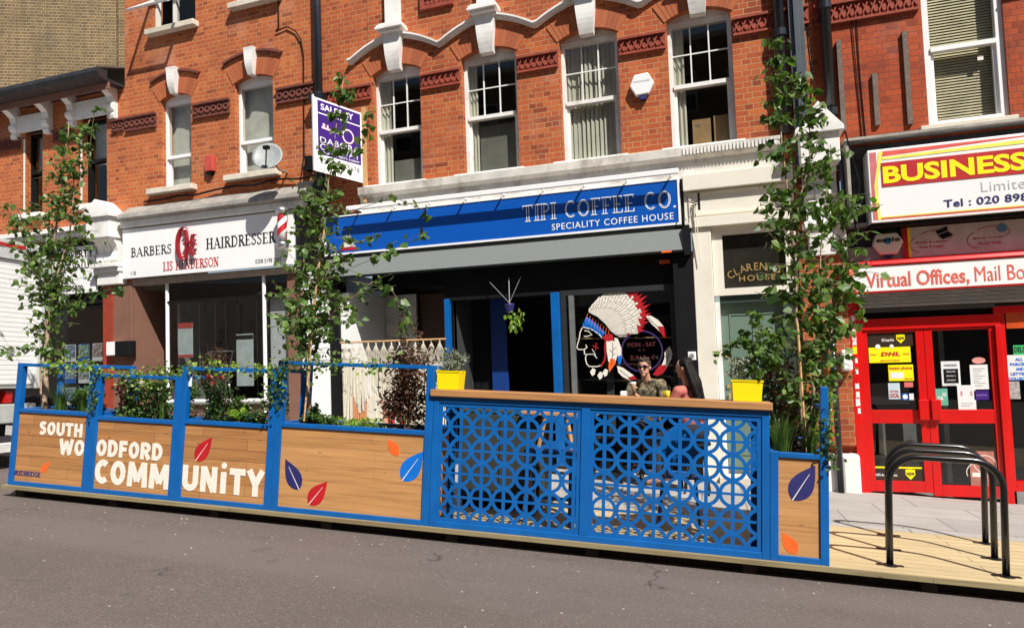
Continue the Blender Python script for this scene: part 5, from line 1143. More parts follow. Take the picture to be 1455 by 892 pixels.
def pst(t,x0,x1,z0,z1,y):
    lt=MB(); strip(lt,arc((x0+x1)/2+.03,(z0+z1)/2+.05,.11,.10,0,360,20),.012,y-.0005,.001); strip(lt,arc((x0+x1)/2-.02,(z0+z1)/2-.05,.14,.12,20,200,16),.01,y-.0009,.001); part('swirl',lt,plain('cream print',(.75,.6,.55),.5),t)
    part('caption',MB().box(x0+.02,x1-.08,y-.001,y,z0+.10,z0+.15),M['wprint'],t)
note('poster','brown and pink flower poster at the bottom of right red door','poster',1377,641,1416,690,plain('rose brown print',(.42,.17,.13),.5,0,.3,9),pst)
def ups2(t,x0,x1,z0,z1,y):
    part('yellow_edge',MB().box(x0,x1,y-.0015,y-.0005,z1-.02,z1),M['ysign'],t); lt=MB(); text(lt,'UPS Access Point',x0+.03,x0+.26,z0+.06,z0+.09,y,.0015,.02); part('lettering',lt,M['wclean'],t); shield(t,x0+.40,z0+.09,.05,y)
note('parcel_sticker','brown parcel point strip with yellow edge at foot of the left red door','sticker',1240,663,1312,684,brn,ups2)
yf=Y0+.0385
note('notice','green notice at the right edge of the photo beside the red door','notice',1441,490,1475,504,plain('bright green paper',(.03,.45,.12),.6),lambda t,x0,x1,z0,z1,y: part('lettering',text(MB(),'DELIVERY',x0+.01,x1-.01,z0+.03,z1-.02,y,.0015,.02),M['blk'],t))
def bluel(t,x0,x1,z0,z1,y):
    lt=MB()
    for k,w in enumerate(('ALL','PARCELS','AND','LETTERS','COLLECTED')): text(lt,w,(x0+x1)/2-.02-.013*len(w),(x0+x1)/2-.02+.013*len(w),z1-.07-.055*k,z1-.035-.055*k,y,.0015,.05)
    part('lettering',lt,M['lblue'],t)
note('notice','white notice with blue lines at the right edge of the photo','notice',1432,504,1475,540,paperW,bluel)
note('poster','grey poster with small portraits below the blue lettered notice','poster',1431,542,1452,567,plain('portrait print',(.35,.34,.33),.5,0,.5,25))
# torn notices on the red shop pilaster
rnd=random.Random(11)
yy_=[452,471,478,487,497,512,527,548,560,571,583]
for k,py in enumerate(yy_):
    px=1211+ (k%2)*5 + py*.012 +(3 if py>540 else 0)
    xx,zz=F(px,py,.06); h=rnd.uniform(.025,.05); w=rnd.uniform(.03,.05)
    cx_=min(max(xx,1.262+w/2+.002),1.335-w/2-.002)
    pl=[(cx_-w/2,zz-h),(cx_+w/2,zz-h+rnd.uniform(-.01,.01)),(cx_+w/2-.004,zz+h),(cx_+.005,zz+h-rnd.uniform(0,.02)),(cx_-w/2+.003,zz+h-.004)]
    nm_=['topmost','second','third','fourth','fifth','sixth','seventh','eighth','ninth','tenth','lowest'][k]
    solo('torn_sticker','%s torn sticker down the red shop pilaster'%nm_,'sticker',MB().prism(pl,Y0-.0625,Y0-.0603),paperW if k!=4 else M['ysign'],(cx_,Y0-.06,zz),'torn stickers on the red pilaster')

# cardboard boxes behind the right-hand sash window
for x0_,x1_,zt__,lab in ((-.48,-.24,3.04,'tall cardboard box inside the right-hand sash window above the coffee sign'),(-.20,.02,3.06,'second cardboard box inside the right-hand sash window, against the frame')):
    solo('cardboard_box',lab,'box',MB().box(x0_,x1_,Y0+.24,Y0+.50,2.62,zt__),M['card'],((x0_+x1_)/2,Y0+.4,2.62))
part('label',MB().box(-.44,-.38,Y0+.236,Y0+.239,2.95,2.98),M['grey'],bpy.data.objects['cardboard_box'])
# terrace across the street, behind the camera; it shows in the window glass
ot=thing('brick_terrace','plain brick terrace with white sash windows on the opposite side of the street','building',(0,-10,-2))
hs=[]
for k in range(-9,9):
    for z in (3.2,6.4,9.6): hs.append((k*2.2,k*2.2+1.0,z,z+1.7))
wm_=wallmb(-20,20,-3,12.6,hs+[(-19.5+4.4*k,-15.7+4.4*k,-.9,1.6) for k in range(9)],-10.3,.3); part('wall',wm_,M['yellow'],ot)
part('interior',MB().box(-20,20,-10.62,-10.32,-3,12.6),M['dark'],ot)
fr_=MB()
for h in hs: fr_.frame(h[0],h[1],h[2],h[3],.08,-10.15,-10.08); fr_.box(h[0]+.08,h[1]-.08,-10.15,-10.08,h[2]+.8,h[2]+.88)
part('window_frame',fr_,M['white'],ot,kind='stuff')
part('fascia',MB().box(-20,20,-10.0,-9.8,1.7,2.3),M['wdirty'],ot); part('parapet',MB().box(-20,20,-10.4,-9.9,12.6,12.8),M['stone'],ot)
# =================================================================== parklet, in street coordinates (s, t, h)
T0=5.50
def lsolo(*a,**k): k['fr']=SF; return solo(*a,**k)
def lthing(*a,**k): k['fr']=SF; return thing(*a,**k)
dk=lthing('timber_deck','pale softwood deck platform carrying the planters, screen and cycle hoops','deck',(-1.0,6.2,-.1))
part('boards',MB().box(-7.03,7.0,T0-.0,6.985,-.035,0),M['deck'],dk)
part('edge_board',MB().box(-7.04,7.0,T0-.03,T0-.001,-.036,-.002),M['edge'],dk)
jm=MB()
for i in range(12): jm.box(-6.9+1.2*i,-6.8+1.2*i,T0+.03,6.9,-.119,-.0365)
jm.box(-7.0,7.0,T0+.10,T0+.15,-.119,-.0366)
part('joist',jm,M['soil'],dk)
def leaf_at(mb,p,size,dirn,rnd,shape=0):
    d=V(dirn).normalized(); s=d.cross(V((rnd.uniform(-1,1),rnd.uniform(-1,1),rnd.uniform(-1,1)))); 
    if s.length<1e-3: s=d.orthogonal()
    s.normalize(); nn=d.cross(s); f=rnd.uniform(-.12,.22)
    a,b,c,e=((.40,.28),(.26,.66),(0,0),(0,0)) if shape==0 else ((.16,.35),(.12,.7),(0,0),(0,0))
    if shape==2: a,b=(.46,.35),(.40,.75)
    p=V(p); L=size
    base=p; tip=p+d*L+nn*(-f*.3*L)
    vs=[base,p+d*(a[1]*L)+s*(a[0]*L)+nn*(f*L),p+d*(b[1]*L)+s*(b[0]*L)+nn*(f*L*.7),tip,p+d*(b[1]*L)-s*(b[0]*L)+nn*(f*L*.7),p+d*(a[1]*L)-s*(a[0]*L)+nn*(f*L)]
    return mb.add(vs,[(0,1,2,3),(0,3,4,5)])
def planter(s0,s1,top,soil,label,panel='clad',seed=0,depth=.52,post=.07,board_top=True,text_fn=None,back=True,splitl=True):
    t=lthing('planter_box',label,'planter',((s0+s1)/2,T0+depth/2,0))
    ya,yb=T0,T0+.06; e=.0015
    a,b=s0+e,s1-e
    fm=MB(); fm.box(a,a+post,ya,yb,0,top); fm.box(b-post,b,ya,yb,0,top)
    if board_top: fm.box(a+post,b-post,ya+.005,yb-.005,top-.035,top)
    fm.box(a+post,b-post,ya,yb,soil-.045,soil-.005); fm.box(a+post,b-post,ya,yb,0,.045)
    part('frame',fm,M['blue'],t,bevel=.004)
    bk=MB(); y2,y3=T0+depth-.05,T0+depth
    bk.box(a,a+.05,y2,y3,0,top); bk.box(b-.05,b,y2,y3,0,top)
    if board_top: bk.box(a+.05,b-.05,y2,y3,top-.035,top)
    bk.box(a+.05,b-.05,y2,y3,soil-.045,soil-.005)
    bk.box(a,a+.04,yb,y2,soil-.045,soil-.005); bk.box(b-.04,b,yb,y2,soil-.045,soil-.005)
    part('back_frame',bk,M['blue'],t,bevel=.003)
    part('front_panel',MB().box(a+post+.001,b-post-.001,ya+.016,ya+.04,.046,soil-.046),M[panel],t)
    part('side_panel',MB().box(a+.008,a+.028,yb+.001,y2-.001,.03,soil-.046),M[panel],t); part('side_panel',MB().box(b-.028,b-.008,yb+.001,y2-.001,.03,soil-.046),M[panel],t)
    part('back_panel',MB().box(a+.051,b-.051,y3-.03,y3-.01,.03,soil-.046),M[panel],t)
    # lumpy compost
    g=MB(); nx,ny=22,8; rn=random.Random(seed); vs=[]
    for j in range(ny+1):
        for i in range(nx+1): vs.append((a+.045+(b-a-.09)*i/nx,yb+.002+(y2-yb-.004)*j/ny,soil-.03+rn.uniform(-.012,.018)))
    g.add(vs,[(j*(nx+1)+i,j*(nx+1)+i+1,(j+1)*(nx+1)+i+1,(j+1)*(nx+1)+i) for j in range(ny) for i in range(nx)])
    part('compost',g,M['soil'],t,fix=False)
    return t
PS=[-7.0,-5.955,-4.895,-3.82,-2.25]
p1=planter(PS[0],PS[1],1.27,.80,'leftmost timber planter with blue frame, reading SOUTH WO',seed=1)
p2=planter(PS[1],PS[2],1.19,.77,'timber planter reading ODFORD COMM in white, second from the left',seed=2)
p3=planter(PS[2],PS[3],1.29,.785,'timber planter reading UNiTY under a red leaf, third from the left',seed=3)
p4=planter(PS[3],PS[4],1.372,.81,'wide plain timber planter with four coloured leaves, tall blue frame',panel='cladply',seed=4)
p5=planter(.49,.90,.805,.805,'narrow timber planter at the right end with dark blue and orange leaves',panel='cladply',seed=5,depth=1.42,board_top=False,post=.06)
part('corner_post',MB().box(.845,.898,T0+.002,T0+.06,.806,1.30),M['blue'],p5,bevel=.004); part('corner_post',MB().box(.855,.898,T0+.56,T0+.60,.806,1.20),M['blue'],p5,bevel=.004)
part('top_rail',MB().box(.858,.895,T0+.061,T0+.559,1.12,1.155),M['blue'],p5,bevel=.004)
YF=T0+.016
def lpt(x,y): return P(x,y,T0)
def ltext(tp,body,x0,y0,x1,y1,mat='wprint',off=.045,sp=.95,name='lettering'):
    # bottom left and top right pixels only give the size and place measured on the panel
    s0,h0=lpt(x0,y0); s1,h1=lpt(x1,y1); lt=MB(); text(lt,body,s0,s1,h0,h1,YF,.003,off,sp); part(name,lt,M[mat],tp)
def flet(tp,items,mat='wprint',off=.05,sp=.92):
    lt=MB()
    for body,s0,s1,h0,h1 in items: heavy(lt,body,s0,s1,h0,h1,YF)
    part('lettering',lt,M[mat],tp)
def lp_(x,y): s_,h_=lpt(x,y); return round(s_,3),round(h_,3)
s_a=lp_(53,618)[0]; s_b=lp_(115,620)[0]
flet(p1,[('SOUTH',s_a,s_b,lp_(80,619)[1],lp_(80,600)[1]),('WO',lp_(82,640)[0],PS[1]-.075,lp_(100,647)[1],lp_(100,624)[1])])
flet(p2,[('ODFORD',PS[1]+.072,lp_(229,650)[0],lp_(180,651)[1],lp_(180,627)[1]),('COMM',PS[1]+.072,PS[2]-.072,lp_(184,691)[1],lp_(184,656)[1])])
h0_,h1_=lp_(310,701)[1],lp_(310,664)[1]
u0=PS[2]+.072; u1=lp_(374,690)[0]; uw=u1-u0
flet(p3,[('UN',u0,u0+uw*.44,h0_,h1_),('TY',u0+uw*.585,u1,h0_,h1_)])
lt=MB(); lt.box(u0+uw*.478,u0+uw*.545,YF-.003,YF,h0_,h0_+(h1_-h0_)*.84); lt.lathe([(.030,-.003),(.030,0)],(u0+uw*.512,YF,h1_+.02),14,'y'); part('lettering',lt,M['wprint'],p3)
lt=MB(); text(lt,'#REDBRIDGE',lp_(16,676)[0],lp_(55,676)[0],lp_(35,677)[1],lp_(35,669)[1],YF,.002,.03); part('hashtag',lt,M['navy'],p1)
def pleaf(tp,base,tip,w,mat,vein=True):
    b=lpt(*base); t_=lpt(*tip); dx,dz=t_[0]-b[0],t_[1]-b[1]; L=math.hypot(dx,dz); dx/=L;dz/=L; nx,nz=-dz,dx; n=12
    wd=lambda k: w*math.sin(PI*k**.75)*(1-.18*k)
    l=[(b[0]+dx*L*k/n+nx*wd(k/n)/2*L,b[1]+dz*L*k/n+nz*wd(k/n)/2*L) for k in range(n+1)]
    r_=[(b[0]+dx*L*k/n-nx*wd(k/n)/2*L,b[1]+dz*L*k/n-nz*wd(k/n)/2*L) for k in range(n-1,0,-1)]
    o=part('leaf_emblem',MB().prism(l+r_,YF-.002,YF),M[mat],tp)
    if vein:
        v=MB(); strip(v,[b,(b[0]+dx*L*.75,b[1]+dz*L*.75)],.008,YF-.0022,.001,.003); part('vein',v,M['wprint'],o)
pleaf(p1,(56,671),(69,656),.5,'orange',False)
pleaf(p3,(276,655),(300,621),.55,'redp')
pleaf(p4,(424,696),(404,652),.55,'navy'); pleaf(p4,(437,717),(464,684),.58,'redp'); pleaf(p4,(570,683),(601,641),.58,'lblue'); pleaf(p4,(565,647),(550,624),.6,'orange',False)
pleaf(p5,(1126,711),(1159,661),.58,'navy'); pleaf(p5,(1132,787),(1112,757),.6,'orange',False)
# ---------------- pierced blue screen with counter
scn=lthing('pierced_screen','bright blue metal screen of two panels cut in a circle pattern','screen',(-.88,T0,0))
G0,G1,GM=-2.249,.489,-.915; ya,yb=T0+.0,T0+.06
fm=MB(); fm.box(G0,G0+.055,ya,yb,0,1.105); fm.box(G1-.055,G1,ya,yb,0,1.105); fm.box(GM-.035,GM+.035,ya,yb,.05,1.055); fm.box(G0+.055,G1-.055,ya,yb,1.055,1.105); fm.box(G0+.055,G1-.055,ya,yb,0,.05)
part('frame',fm,M['blue'],scn,bevel=.004)
def grille(sa,sb,s_first):
    mb=MB(); cell=.197; y=ya+.014; ha,hb=.05,1.055; L=.032
    mb.frame(sa,sb,ha,hb,L,y-.004,y+.006,wb=.034,wt=.036)
    a,b,c,d=sa+L,sb-L,ha+.034,hb-.036
    cs=[s_first+cell*i for i in range(-1,9)]; hs=[1.05-cell*i+.003 for i in range(-1,7)]
    for i,s in enumerate(cs):
        if a+.012<s<b-.012: mb.box(s-.014,s+.014,y,y+.004,c,d)
    for j,h in enumerate(hs):
        if c+.01<h<d-.01: mb.box(a,b,y+.0006,y+.0034,h-.010,h+.010)
    n=28
    def clip(pl):   # clip to the panel
        for ax,lim,sg in ((0,a,1),(0,b,-1),(1,c,1),(1,d,-1)):
            out=[]
            for k in range(len(pl)):
                p,q=pl[k],pl[(k+1)%len(pl)]; ip=(p[ax]-lim)*sg>=0; iq=(q[ax]-lim)*sg>=0
                if ip: out.append(p)
                if ip!=iq: f=(lim-p[ax])/(q[ax]-p[ax]); out.append((p[0]+(q[0]-p[0])*f,p[1]+(q[1]-p[1])*f))
            pl=out
            if len(pl)<3: return None
        return pl
    for i,s in enumerate(cs):
        for j,h in enumerate(hs):
            o=.0003 if (i+j)%2 else .0009; R1,R2=cell*.54,cell*.40
            for k in range(n):
                a0=2*PI*k/n;a1=2*PI*(k+1)/n
                pl=clip([(s+R1*math.cos(a0),h+R1*math.sin(a0)),(s+R1*math.cos(a1),h+R1*math.sin(a1)),(s+R2*math.cos(a1),h+R2*math.sin(a1)),(s+R2*math.cos(a0),h+R2*math.sin(a0))])
                if pl: mb.prism(pl,y-o,y+.004-o)
    return mb
part('pierced_panel',grille(G0+.056,GM-.036,G0+.055+.205),M['blue'],scn); part('pierced_panel',grille(GM+.036,G1-.056,GM+.036+.12),M['blue'],scn)
part('counter',MB().box(G0-.02,G1+.02,T0-.03,T0+.27,1.107,1.166),M['counter'],scn,bevel=.006)
bm_=MB()
for s in (-2.15,-.92,.40): bm_.box(s-.03,s+.03,T0+.22,T0+.262,0,1.106)
part('rear_leg',bm_,M['blue'],scn)
# blue frames standing just behind the screen
bf=MB(); s0_,h0_=P(745,738,6.0); s1_,h1_=P(815,640,6.0)
stl=lthing('bar_stool','square blue metal stool frame behind the left screen panel','stool',((s0_+s1_)/2,6.0,0))
bf=MB()
for s in (s0_,s1_-.03):
    for y in (5.95,6.25): bf.box(s,s+.03,y,y+.03,0,.62)
part('leg',bf,M['blue'],stl); part('seat',MB().box(s0_-.01,s1_+.01,5.94,6.29,.621,.65),M['blue'],stl,bevel=.006); part('rail',MB().box(s0_+.03,s1_-.03,5.955,5.975,.16,.19).box(s0_+.03,s1_-.03,6.255,6.275,.16,.19),M['blue'],stl)
# charcoal cupboard behind the left half of the screen
cb_=lthing('storage_cupboard','charcoal storage cupboard standing behind the left panel of the blue screen','cupboard',(-2.0,6.5,0))
dkm=plain('charcoal paint',(.030,.033,.030),.6,0,.15,6)
part('carcass',MB().box(-2.32,-1.50,6.42,6.85,.06,.92),dkm,cb_,bevel=.004); part('plinth',MB().box(-2.29,-1.53,6.45,6.82,0,.059),M['blk'],cb_); part('top',MB().box(-2.34,-1.48,6.40,6.87,.921,.95),dkm,cb_,bevel=.004)
for a_x in (-2.31,-1.905): part('door',MB().box(a_x,a_x+.395,6.40,6.419,.08,.91),dkm,cb_,bevel=.004)
# trestle of pine legs: high table
sx_,hx_=P(795,600,6.5)
tt=lthing('trestle_table','pine legged high table behind the left screen panel','table',(sx_,6.5,0))
part('top',MB().box(sx_-.35,sx_+.35,6.3,6.75,.93,.96),M['counter'],tt,bevel=.005)
lg=MB()
for sg in (-1,1):
    for y in (6.34,6.70): lg.tube([(sx_+sg*.10,y,.93),(sx_+sg*.30,y,0)],.02,8)
part('leg',lg,M['tan'],tt); part('rung',MB().tube([(sx_-.22,6.34,.4),(sx_+.22,6.34,.4)],.014,8).tube([(sx_-.22,6.70,.4),(sx_+.22,6.70,.4)],.014,8),M['tan'],tt)
# round backed blue chair
sx_,hx_=P(965,665,6.3)
ch=lthing('metal_chair','round backed blue metal chair behind the right screen panel','chair',(sx_,6.3,0))
part('backrest',MB().lathe([(.165,-.008),(.165,.008)],(sx_,6.15,.72),24,'y'),M['blue'],ch)
part('seat',MB().lathe([(.19,.44),(.20,.455),(.19,.465)],(sx_,6.38,0),24),M['blue'],ch)
lg=MB()
for dx,dy in ((-.14,-.14),(.14,-.14),(-.14,.14),(.14,.14)): lg.tube([(sx_+dx,6.38+dy,.44),(sx_+dx*1.3,6.38+dy*1.3,0)],.011,8)
lg.tube([(sx_-.1,6.2,.45),(sx_-.1,6.155,.6)],.011,8).tube([(sx_+.1,6.2,.45),(sx_+.1,6.155,.6)],.011,8)
part('leg',lg,M['blue'],ch)
# white cafe table with the drinks and the two people
# ---------------- cycle hoops
hoops=[(1.34,5.70,'nearest of the three black cycle hoops, closest to the road'),(1.455,6.22,'middle one of the three black cycle hoops'),(1.585,6.77,'black cycle hoop furthest from the road')]
hp=MB(); r=.024; W,H,R_=.74,.80,.20; pts=[(0,0,0),(0,0,H-R_)]
for k in range(1,9): a=PI-PI/2*k/8; pts.append((R_+R_*math.cos(a),0,H-R_+R_*math.sin(a)))
for k in range(0,9): a=PI/2-PI/2*k/8; pts.append((W-R_+R_*math.cos(a),0,H-R_+R_*math.sin(a)))
pts.append((W,0,0)); hp.tube(pts,r,14)
fl=MB()
proto=None
for i,(s,t,lab) in enumerate(hoops):
    if i==0:
        o=lthing('cycle_hoop',lab,'bike stand',(s,t,0),group='black cycle hoops on the deck')
        mv=lambda m: [tuple(V(v)+V((s,t,0))) for v in m.v]
        hp.v=mv(hp); part('hoop',hp,M['blkm'],o,smooth=True)
        for x in (0,W):
            f=MB().lathe([(.055,0),(.055,.006),(.03,.012)],(s+x,t,0),18); f.box(s+x-.09,s+x-.056,t-.02,t+.02,0,.006).box(s+x+.056,s+x+.09,t-.02,t+.02,0,.006); part('foot_plate',f,M['blkm'],o)
        proto=o
    else:
        o=proto.copy(); C.objects.link(o); o.matrix_world=SF@Matrix.Translation(V((s,t,0))); o['label']=lab
        for c in list(proto.children): d_=c.copy(); C.objects.link(d_); d_.parent=o
        ORG[o.name]=V((s,t,0))
# ---------------- lorry parked beyond the planters
tr=lthing('lorry','white box lorry with a closed roller door parked beyond the left planter','lorry',(-11,6.2,-.12))
X=-8.45; ya,yb=5.0,7.0
part('box_body',MB().box(-13.8,X-.06,ya,yb,.92,2.80),M['wclean'],tr,bevel=.02)
dr=MB()
for k in range(26): z=.98+.0605*k; dr.box(X-.058,X-.04,ya+.08,yb-.10,z,z+.056)
part('roller_door',dr,M['wclean'],tr)
part('door_frame',MB().box(X-.06,X,ya,ya+.079,.92,2.80).box(X-.06,X,yb-.099,yb,.92,2.80).box(X-.06,X-.01,ya+.08,yb-.10,2.56,2.80),plain('grey white enamel',(.55,.57,.56),.4),tr,bevel=.006)
part('red_stripe',MB().box(X-.009,X-.004,ya+.08,6.62,2.71,2.755),M['redp'],tr)
part('chassis',MB().box(-13.8,X-.25,ya+.25,yb-.25,.30,.91),M['blk'],tr)
part('bumper',MB().box(X-.16,X-.05,ya+.02,yb-.02,.48,.72),plain('pale grey enamel',(.45,.48,.46),.45),tr,bevel=.01)
part('underrun_bar',MB().box(X-.22,X-.12,ya+.05,yb-.05,.10,.22),plain('white bar',(.7,.7,.68),.5),tr,bevel=.008)
for y in (6.30,5.25,6.60): part('tail_lamp',MB().box(X-.2,X-.11,y,y+.10,.73,.88),plain('red lens',(.45,.01,.01),.2),tr,bevel=.01)
part('lamp_bar',MB().box(X-.26,X-.2,ya+.1,yb-.1,.725,.90),plain('dark red brown bar',(.06,.012,.01),.5),tr)
for y in (ya+.1,yb-.42):
    w_=part('wheel',MB().lathe([(.2,0),(.40,.02),(.42,.06),(.42,.26),(.40,.30),(.2,.32)],(-9.9,y,.30),24,'y'),M['blk'],tr)
part('cab',MB().prism([(ya+.05,.35),(yb-.05,.35),(yb-.05,2.3),(ya+.05,2.3)],-15.5,-13.9,'x'),M['wclean'],tr,bevel=.08)
for y in (ya+.1,yb-.42): part('wheel',MB().lathe([(.2,0),(.40,.02),(.42,.06),(.42,.26),(.40,.30),(.2,.32)],(-14.7,y,.30),24,'y'),M['blk'],tr)
# ---------------- planting
def wob(p,r,rnd): return V(p)+V((rnd.gauss(0,r),rnd.gauss(0,r),rnd.gauss(0,r)))
def tree(label,base,stems,env,n_br,seed,leaf='leafA',size=(.040,.084),cane=None,extra=(),hstart=1.1,sparse=.16):
    """stems: polylines; env(h) -> spread; leaves hang from branchlets"""
    rnd=random.Random(seed); t=lthing('birch_tree',label,'tree',base)
    tk=MB(); br=MB(); lv=MB()
    for st,r0 in stems:
        # smooth polyline
        pts=[]; 
        for i in range(len(st)-1):
            for k in range(5): pts.append(V(st[i]).lerp(V(st[i+1]),k/5)+V((rnd.gauss(0,.006),rnd.gauss(0,.006),0)))
        pts.append(V(st[-1])); n=len(pts); tk.tube(pts,[max(.003,r0*(1-.85*i/(n-1))) for i in range(n)],8)
        h0,h1=pts[0].z,pts[-1].z
        for b in range(int(n_br*(h1-max(h0,hstart))/3)):
            k=rnd.uniform(0,1); h=max(h0,hstart)+(h1-max(h0,hstart))*k
            p=min(pts,key=lambda q:abs(q.z-h)); e=env(h); 
            if e<=0: continue
            ang=rnd.uniform(0,2*PI); L=e*rnd.uniform(.45,1.15); d=V((math.cos(ang),math.sin(ang)*.6,rnd.uniform(.15,.8))).normalized()
            q=[p]; m=max(3,int(L/.07))
            for j in range(m):
                d=(d+V((rnd.gauss(0,.18),rnd.gauss(0,.18),rnd.gauss(0,.12)-.10))).normalized(); q.append(q[-1]+d*L/m)
            br.tube(q,[.0045*(1-.7*j/len(q)) for j in range(len(q))],5,cap=False)
            for j in range(1,len(q)):
                for kk in range(rnd.choice((1,1,2,2))):
                    pp=q[j].lerp(q[j-1],rnd.random()); dd=V((rnd.gauss(0,.7),rnd.gauss(0,.7),-rnd.uniform(.1,1.3)))
                    off=V((rnd.gauss(0,.022),rnd.gauss(0,.022),rnd.gauss(0,.015))); leaf_at(lv,pp+off,rnd.uniform(*size),dd,rnd)
    for q,nl in extra:
        q=[V(a) for a in q]; pts=[]
        for i in range(len(q)-1):
            for k in range(4): pts.append(q[i].lerp(q[i+1],k/4))
        pts.append(q[-1]); br.tube(pts,.003,5,cap=False)
        for k in range(nl):
            pp=pts[rnd.randrange(len(pts)//3,len(pts))]; leaf_at(lv,wob(pp,.03,rnd),rnd.uniform(size[0]*1.1,size[1]*1.25),(rnd.gauss(0,.7),rnd.gauss(0,.7),-rnd.uniform(.1,1)),rnd)
    part('trunk',tk,M['bark'],t,smooth=True); part('branches',br,M['twig'],t); part('crown',lv,M[leaf],t,fix=False)
    if cane: part('cane',MB().tube(cane,.009,8),M['bamboo'],t)
    return t
S=lambda x,y,t: (lambda a:(a[0],t,a[1]))(P(x,y,t))
def tab(*pp):
    pp=sorted(pp)
    def f(h):
        if h<=pp[0][0]: return pp[0][1]
        for a,b in zip(pp,pp[1:]):
            if h<=b[0]: return a[1]+(b[1]-a[1])*(h-a[0])/(b[0]-a[0])
        return pp[-1][1]
    return f
tt1=5.72
tree('young birch tree in the leftmost planter in front of the lorry',(-6.8,tt1,.77),
  [([S(64,585,tt1),S(66,500,tt1),S(72,420,tt1),S(74,360,tt1+.05),S(86,280,tt1),S(98,175,tt1)],.026),([S(60,585,tt1+.05),S(58,520,tt1+.05),S(66,430,tt1+.05),S(50,380,tt1),S(28,300,tt1-.05)],.012),([S(70,430,tt1),S(100,330,tt1+.05),S(108,230,tt1),S(128,170,tt1)],.012)],
  tab((1.3,.20),(1.8,.36),(2.3,.42),(2.8,.38),(3.2,.26),(3.7,.13)),128,21,hstart=1.35,extra=[([S(78,460,tt1),S(105,440,tt1-.05),S(130,415,tt1-.1),S(170,410,tt1-.1)],42),([S(66,480,tt1),S(30,495,tt1),S(5,500,tt1)],26),([S(90,300,tt1),S(125,230,tt1),S(135,150,tt1)],16)])
tree('tall birch tree in the wide planter tied to a bamboo cane',(-3.66,5.74,.78),
  [([S(436,598,5.74),S(440,500,5.74),S(450,400,5.74),S(455,330,5.74),S(470,240,5.74),S(488,112,5.74)],.018),([S(441,598,5.8),S(434,500,5.8),S(430,420,5.8),S(434,350,5.8),S(446,270,5.8)],.010),([S(447,420,5.74),S(480,360,5.7),S(520,340,5.7)],.008),([S(443,470,5.74),S(490,430,5.7),S(530,400,5.7)],.009)],
  tab((1.3,.25),(1.7,.42),(2.2,.44),(2.6,.30),(3.2,.24),(3.7,.16),(4.2,.12)),142,22,cane=[S(432,598,5.70),S(450,400,5.72),S(461,325,5.72)],hstart=1.4,size=(.042,.090),
  extra=[([S(500,380,5.7),S(550,360,5.62),S(600,330,5.6)],22),([S(500,400,5.7),S(555,410,5.6),S(575,440,5.6),S(577,490,5.6)],24),([S(500,300,5.7),S(560,280,5.65),S(605,300,5.6)],12),([S(480,250,5.7),S(520,200,5.65),S(525,150,5.6)],20)])
tree('right hand birch tree in the narrow planter with leaves against the red shop',(.72,5.80,.78),
  [([S(1143,640,5.8),S(1136,520,5.8),S(1130,400,5.8),S(1124,300,5.8),S(1110,200,5.8),S(1100,60,5.8)],.018),([S(1148,640,5.9),S(1156,540,5.9),S(1165,420,5.9),S(1170,300,5.9),S(1180,220,5.9)],.012),([S(1140,640,5.95),S(1180,480,6.0),S(1195,380,6.0),S(1200,280,6.0)],.010),([S(1125,330,5.8),S(1150,240,5.85),S(1150,160,5.85),S(1128,110,5.85)],.008)],
  tab((1.0,.20),(1.5,.27),(2.0,.30),(2.6,.30),(3.0,.24),(3.4,.16),(4.1,.09)),132,23,hstart=1.1,leaf='leafA',size=(.044,.096),cane=[S(1146,645,5.72),S(1140,560,5.72),S(1133,460,5.75)],
  extra=[([S(1125,300,5.8),S(1095,285,5.7),S(1080,292,5.7)],7),([S(1130,400,5.8),S(1105,420,5.7),S(1095,410,5.7)],9),([S(1170,400,5.9),S(1210,410,5.85),S(1222,440,5.85)],22),([S(1130,500,5.8),S(1100,470,5.65),S(1090,520,5.6)],20)])
def bush(name,label,cat,c,r,n,leaf,size,seed,shape=0,stems=6,group=None,up=.3):
    rnd=random.Random(seed); t=lthing(name,label,cat,(c[0],c[1],c[2]),group=group); lv=MB(); st=MB()
    for k in range(stems):
        a=rnd.uniform(0,2*PI); q=[(c[0]+.02*math.cos(a),c[1]+.02*math.sin(a),c[2])]; e=(c[0]+r[0]*.7*math.cos(a)*rnd.random(),c[1]+r[1]*.7*math.sin(a)*rnd.random(),c[2]+r[2]*rnd.uniform(.8,1.7))
        q.append(tuple((V(q[0])+V(e))/2+V((rnd.gauss(0,.02),0,.03)))); q.append(e); st.tube(q,[.006,.004,.002],5)
    n=int(n*1.9); size=(size[0]*1.15,size[1]*1.2)
    cl=[(rnd.gauss(0,.45),rnd.gauss(0,.45),rnd.uniform(.1,1.9)) for _ in range(max(5,n//22))]
    for k in range(n):
        b=rnd.choice(cl); p=(c[0]+r[0]*(b[0]+rnd.gauss(0,.22)),c[1]+r[1]*(b[1]+rnd.gauss(0,.22)),c[2]+max(.01,r[2]*(b[2]+rnd.gauss(0,.2))))
        leaf_at(lv,p,rnd.uniform(*size),(rnd.gauss(0,1),rnd.gauss(0,1),rnd.gauss(up,.6)),rnd,shape)
    part('stems',st,M['twig'],t); part('foliage',lv,M[leaf],t,fix=False); return t
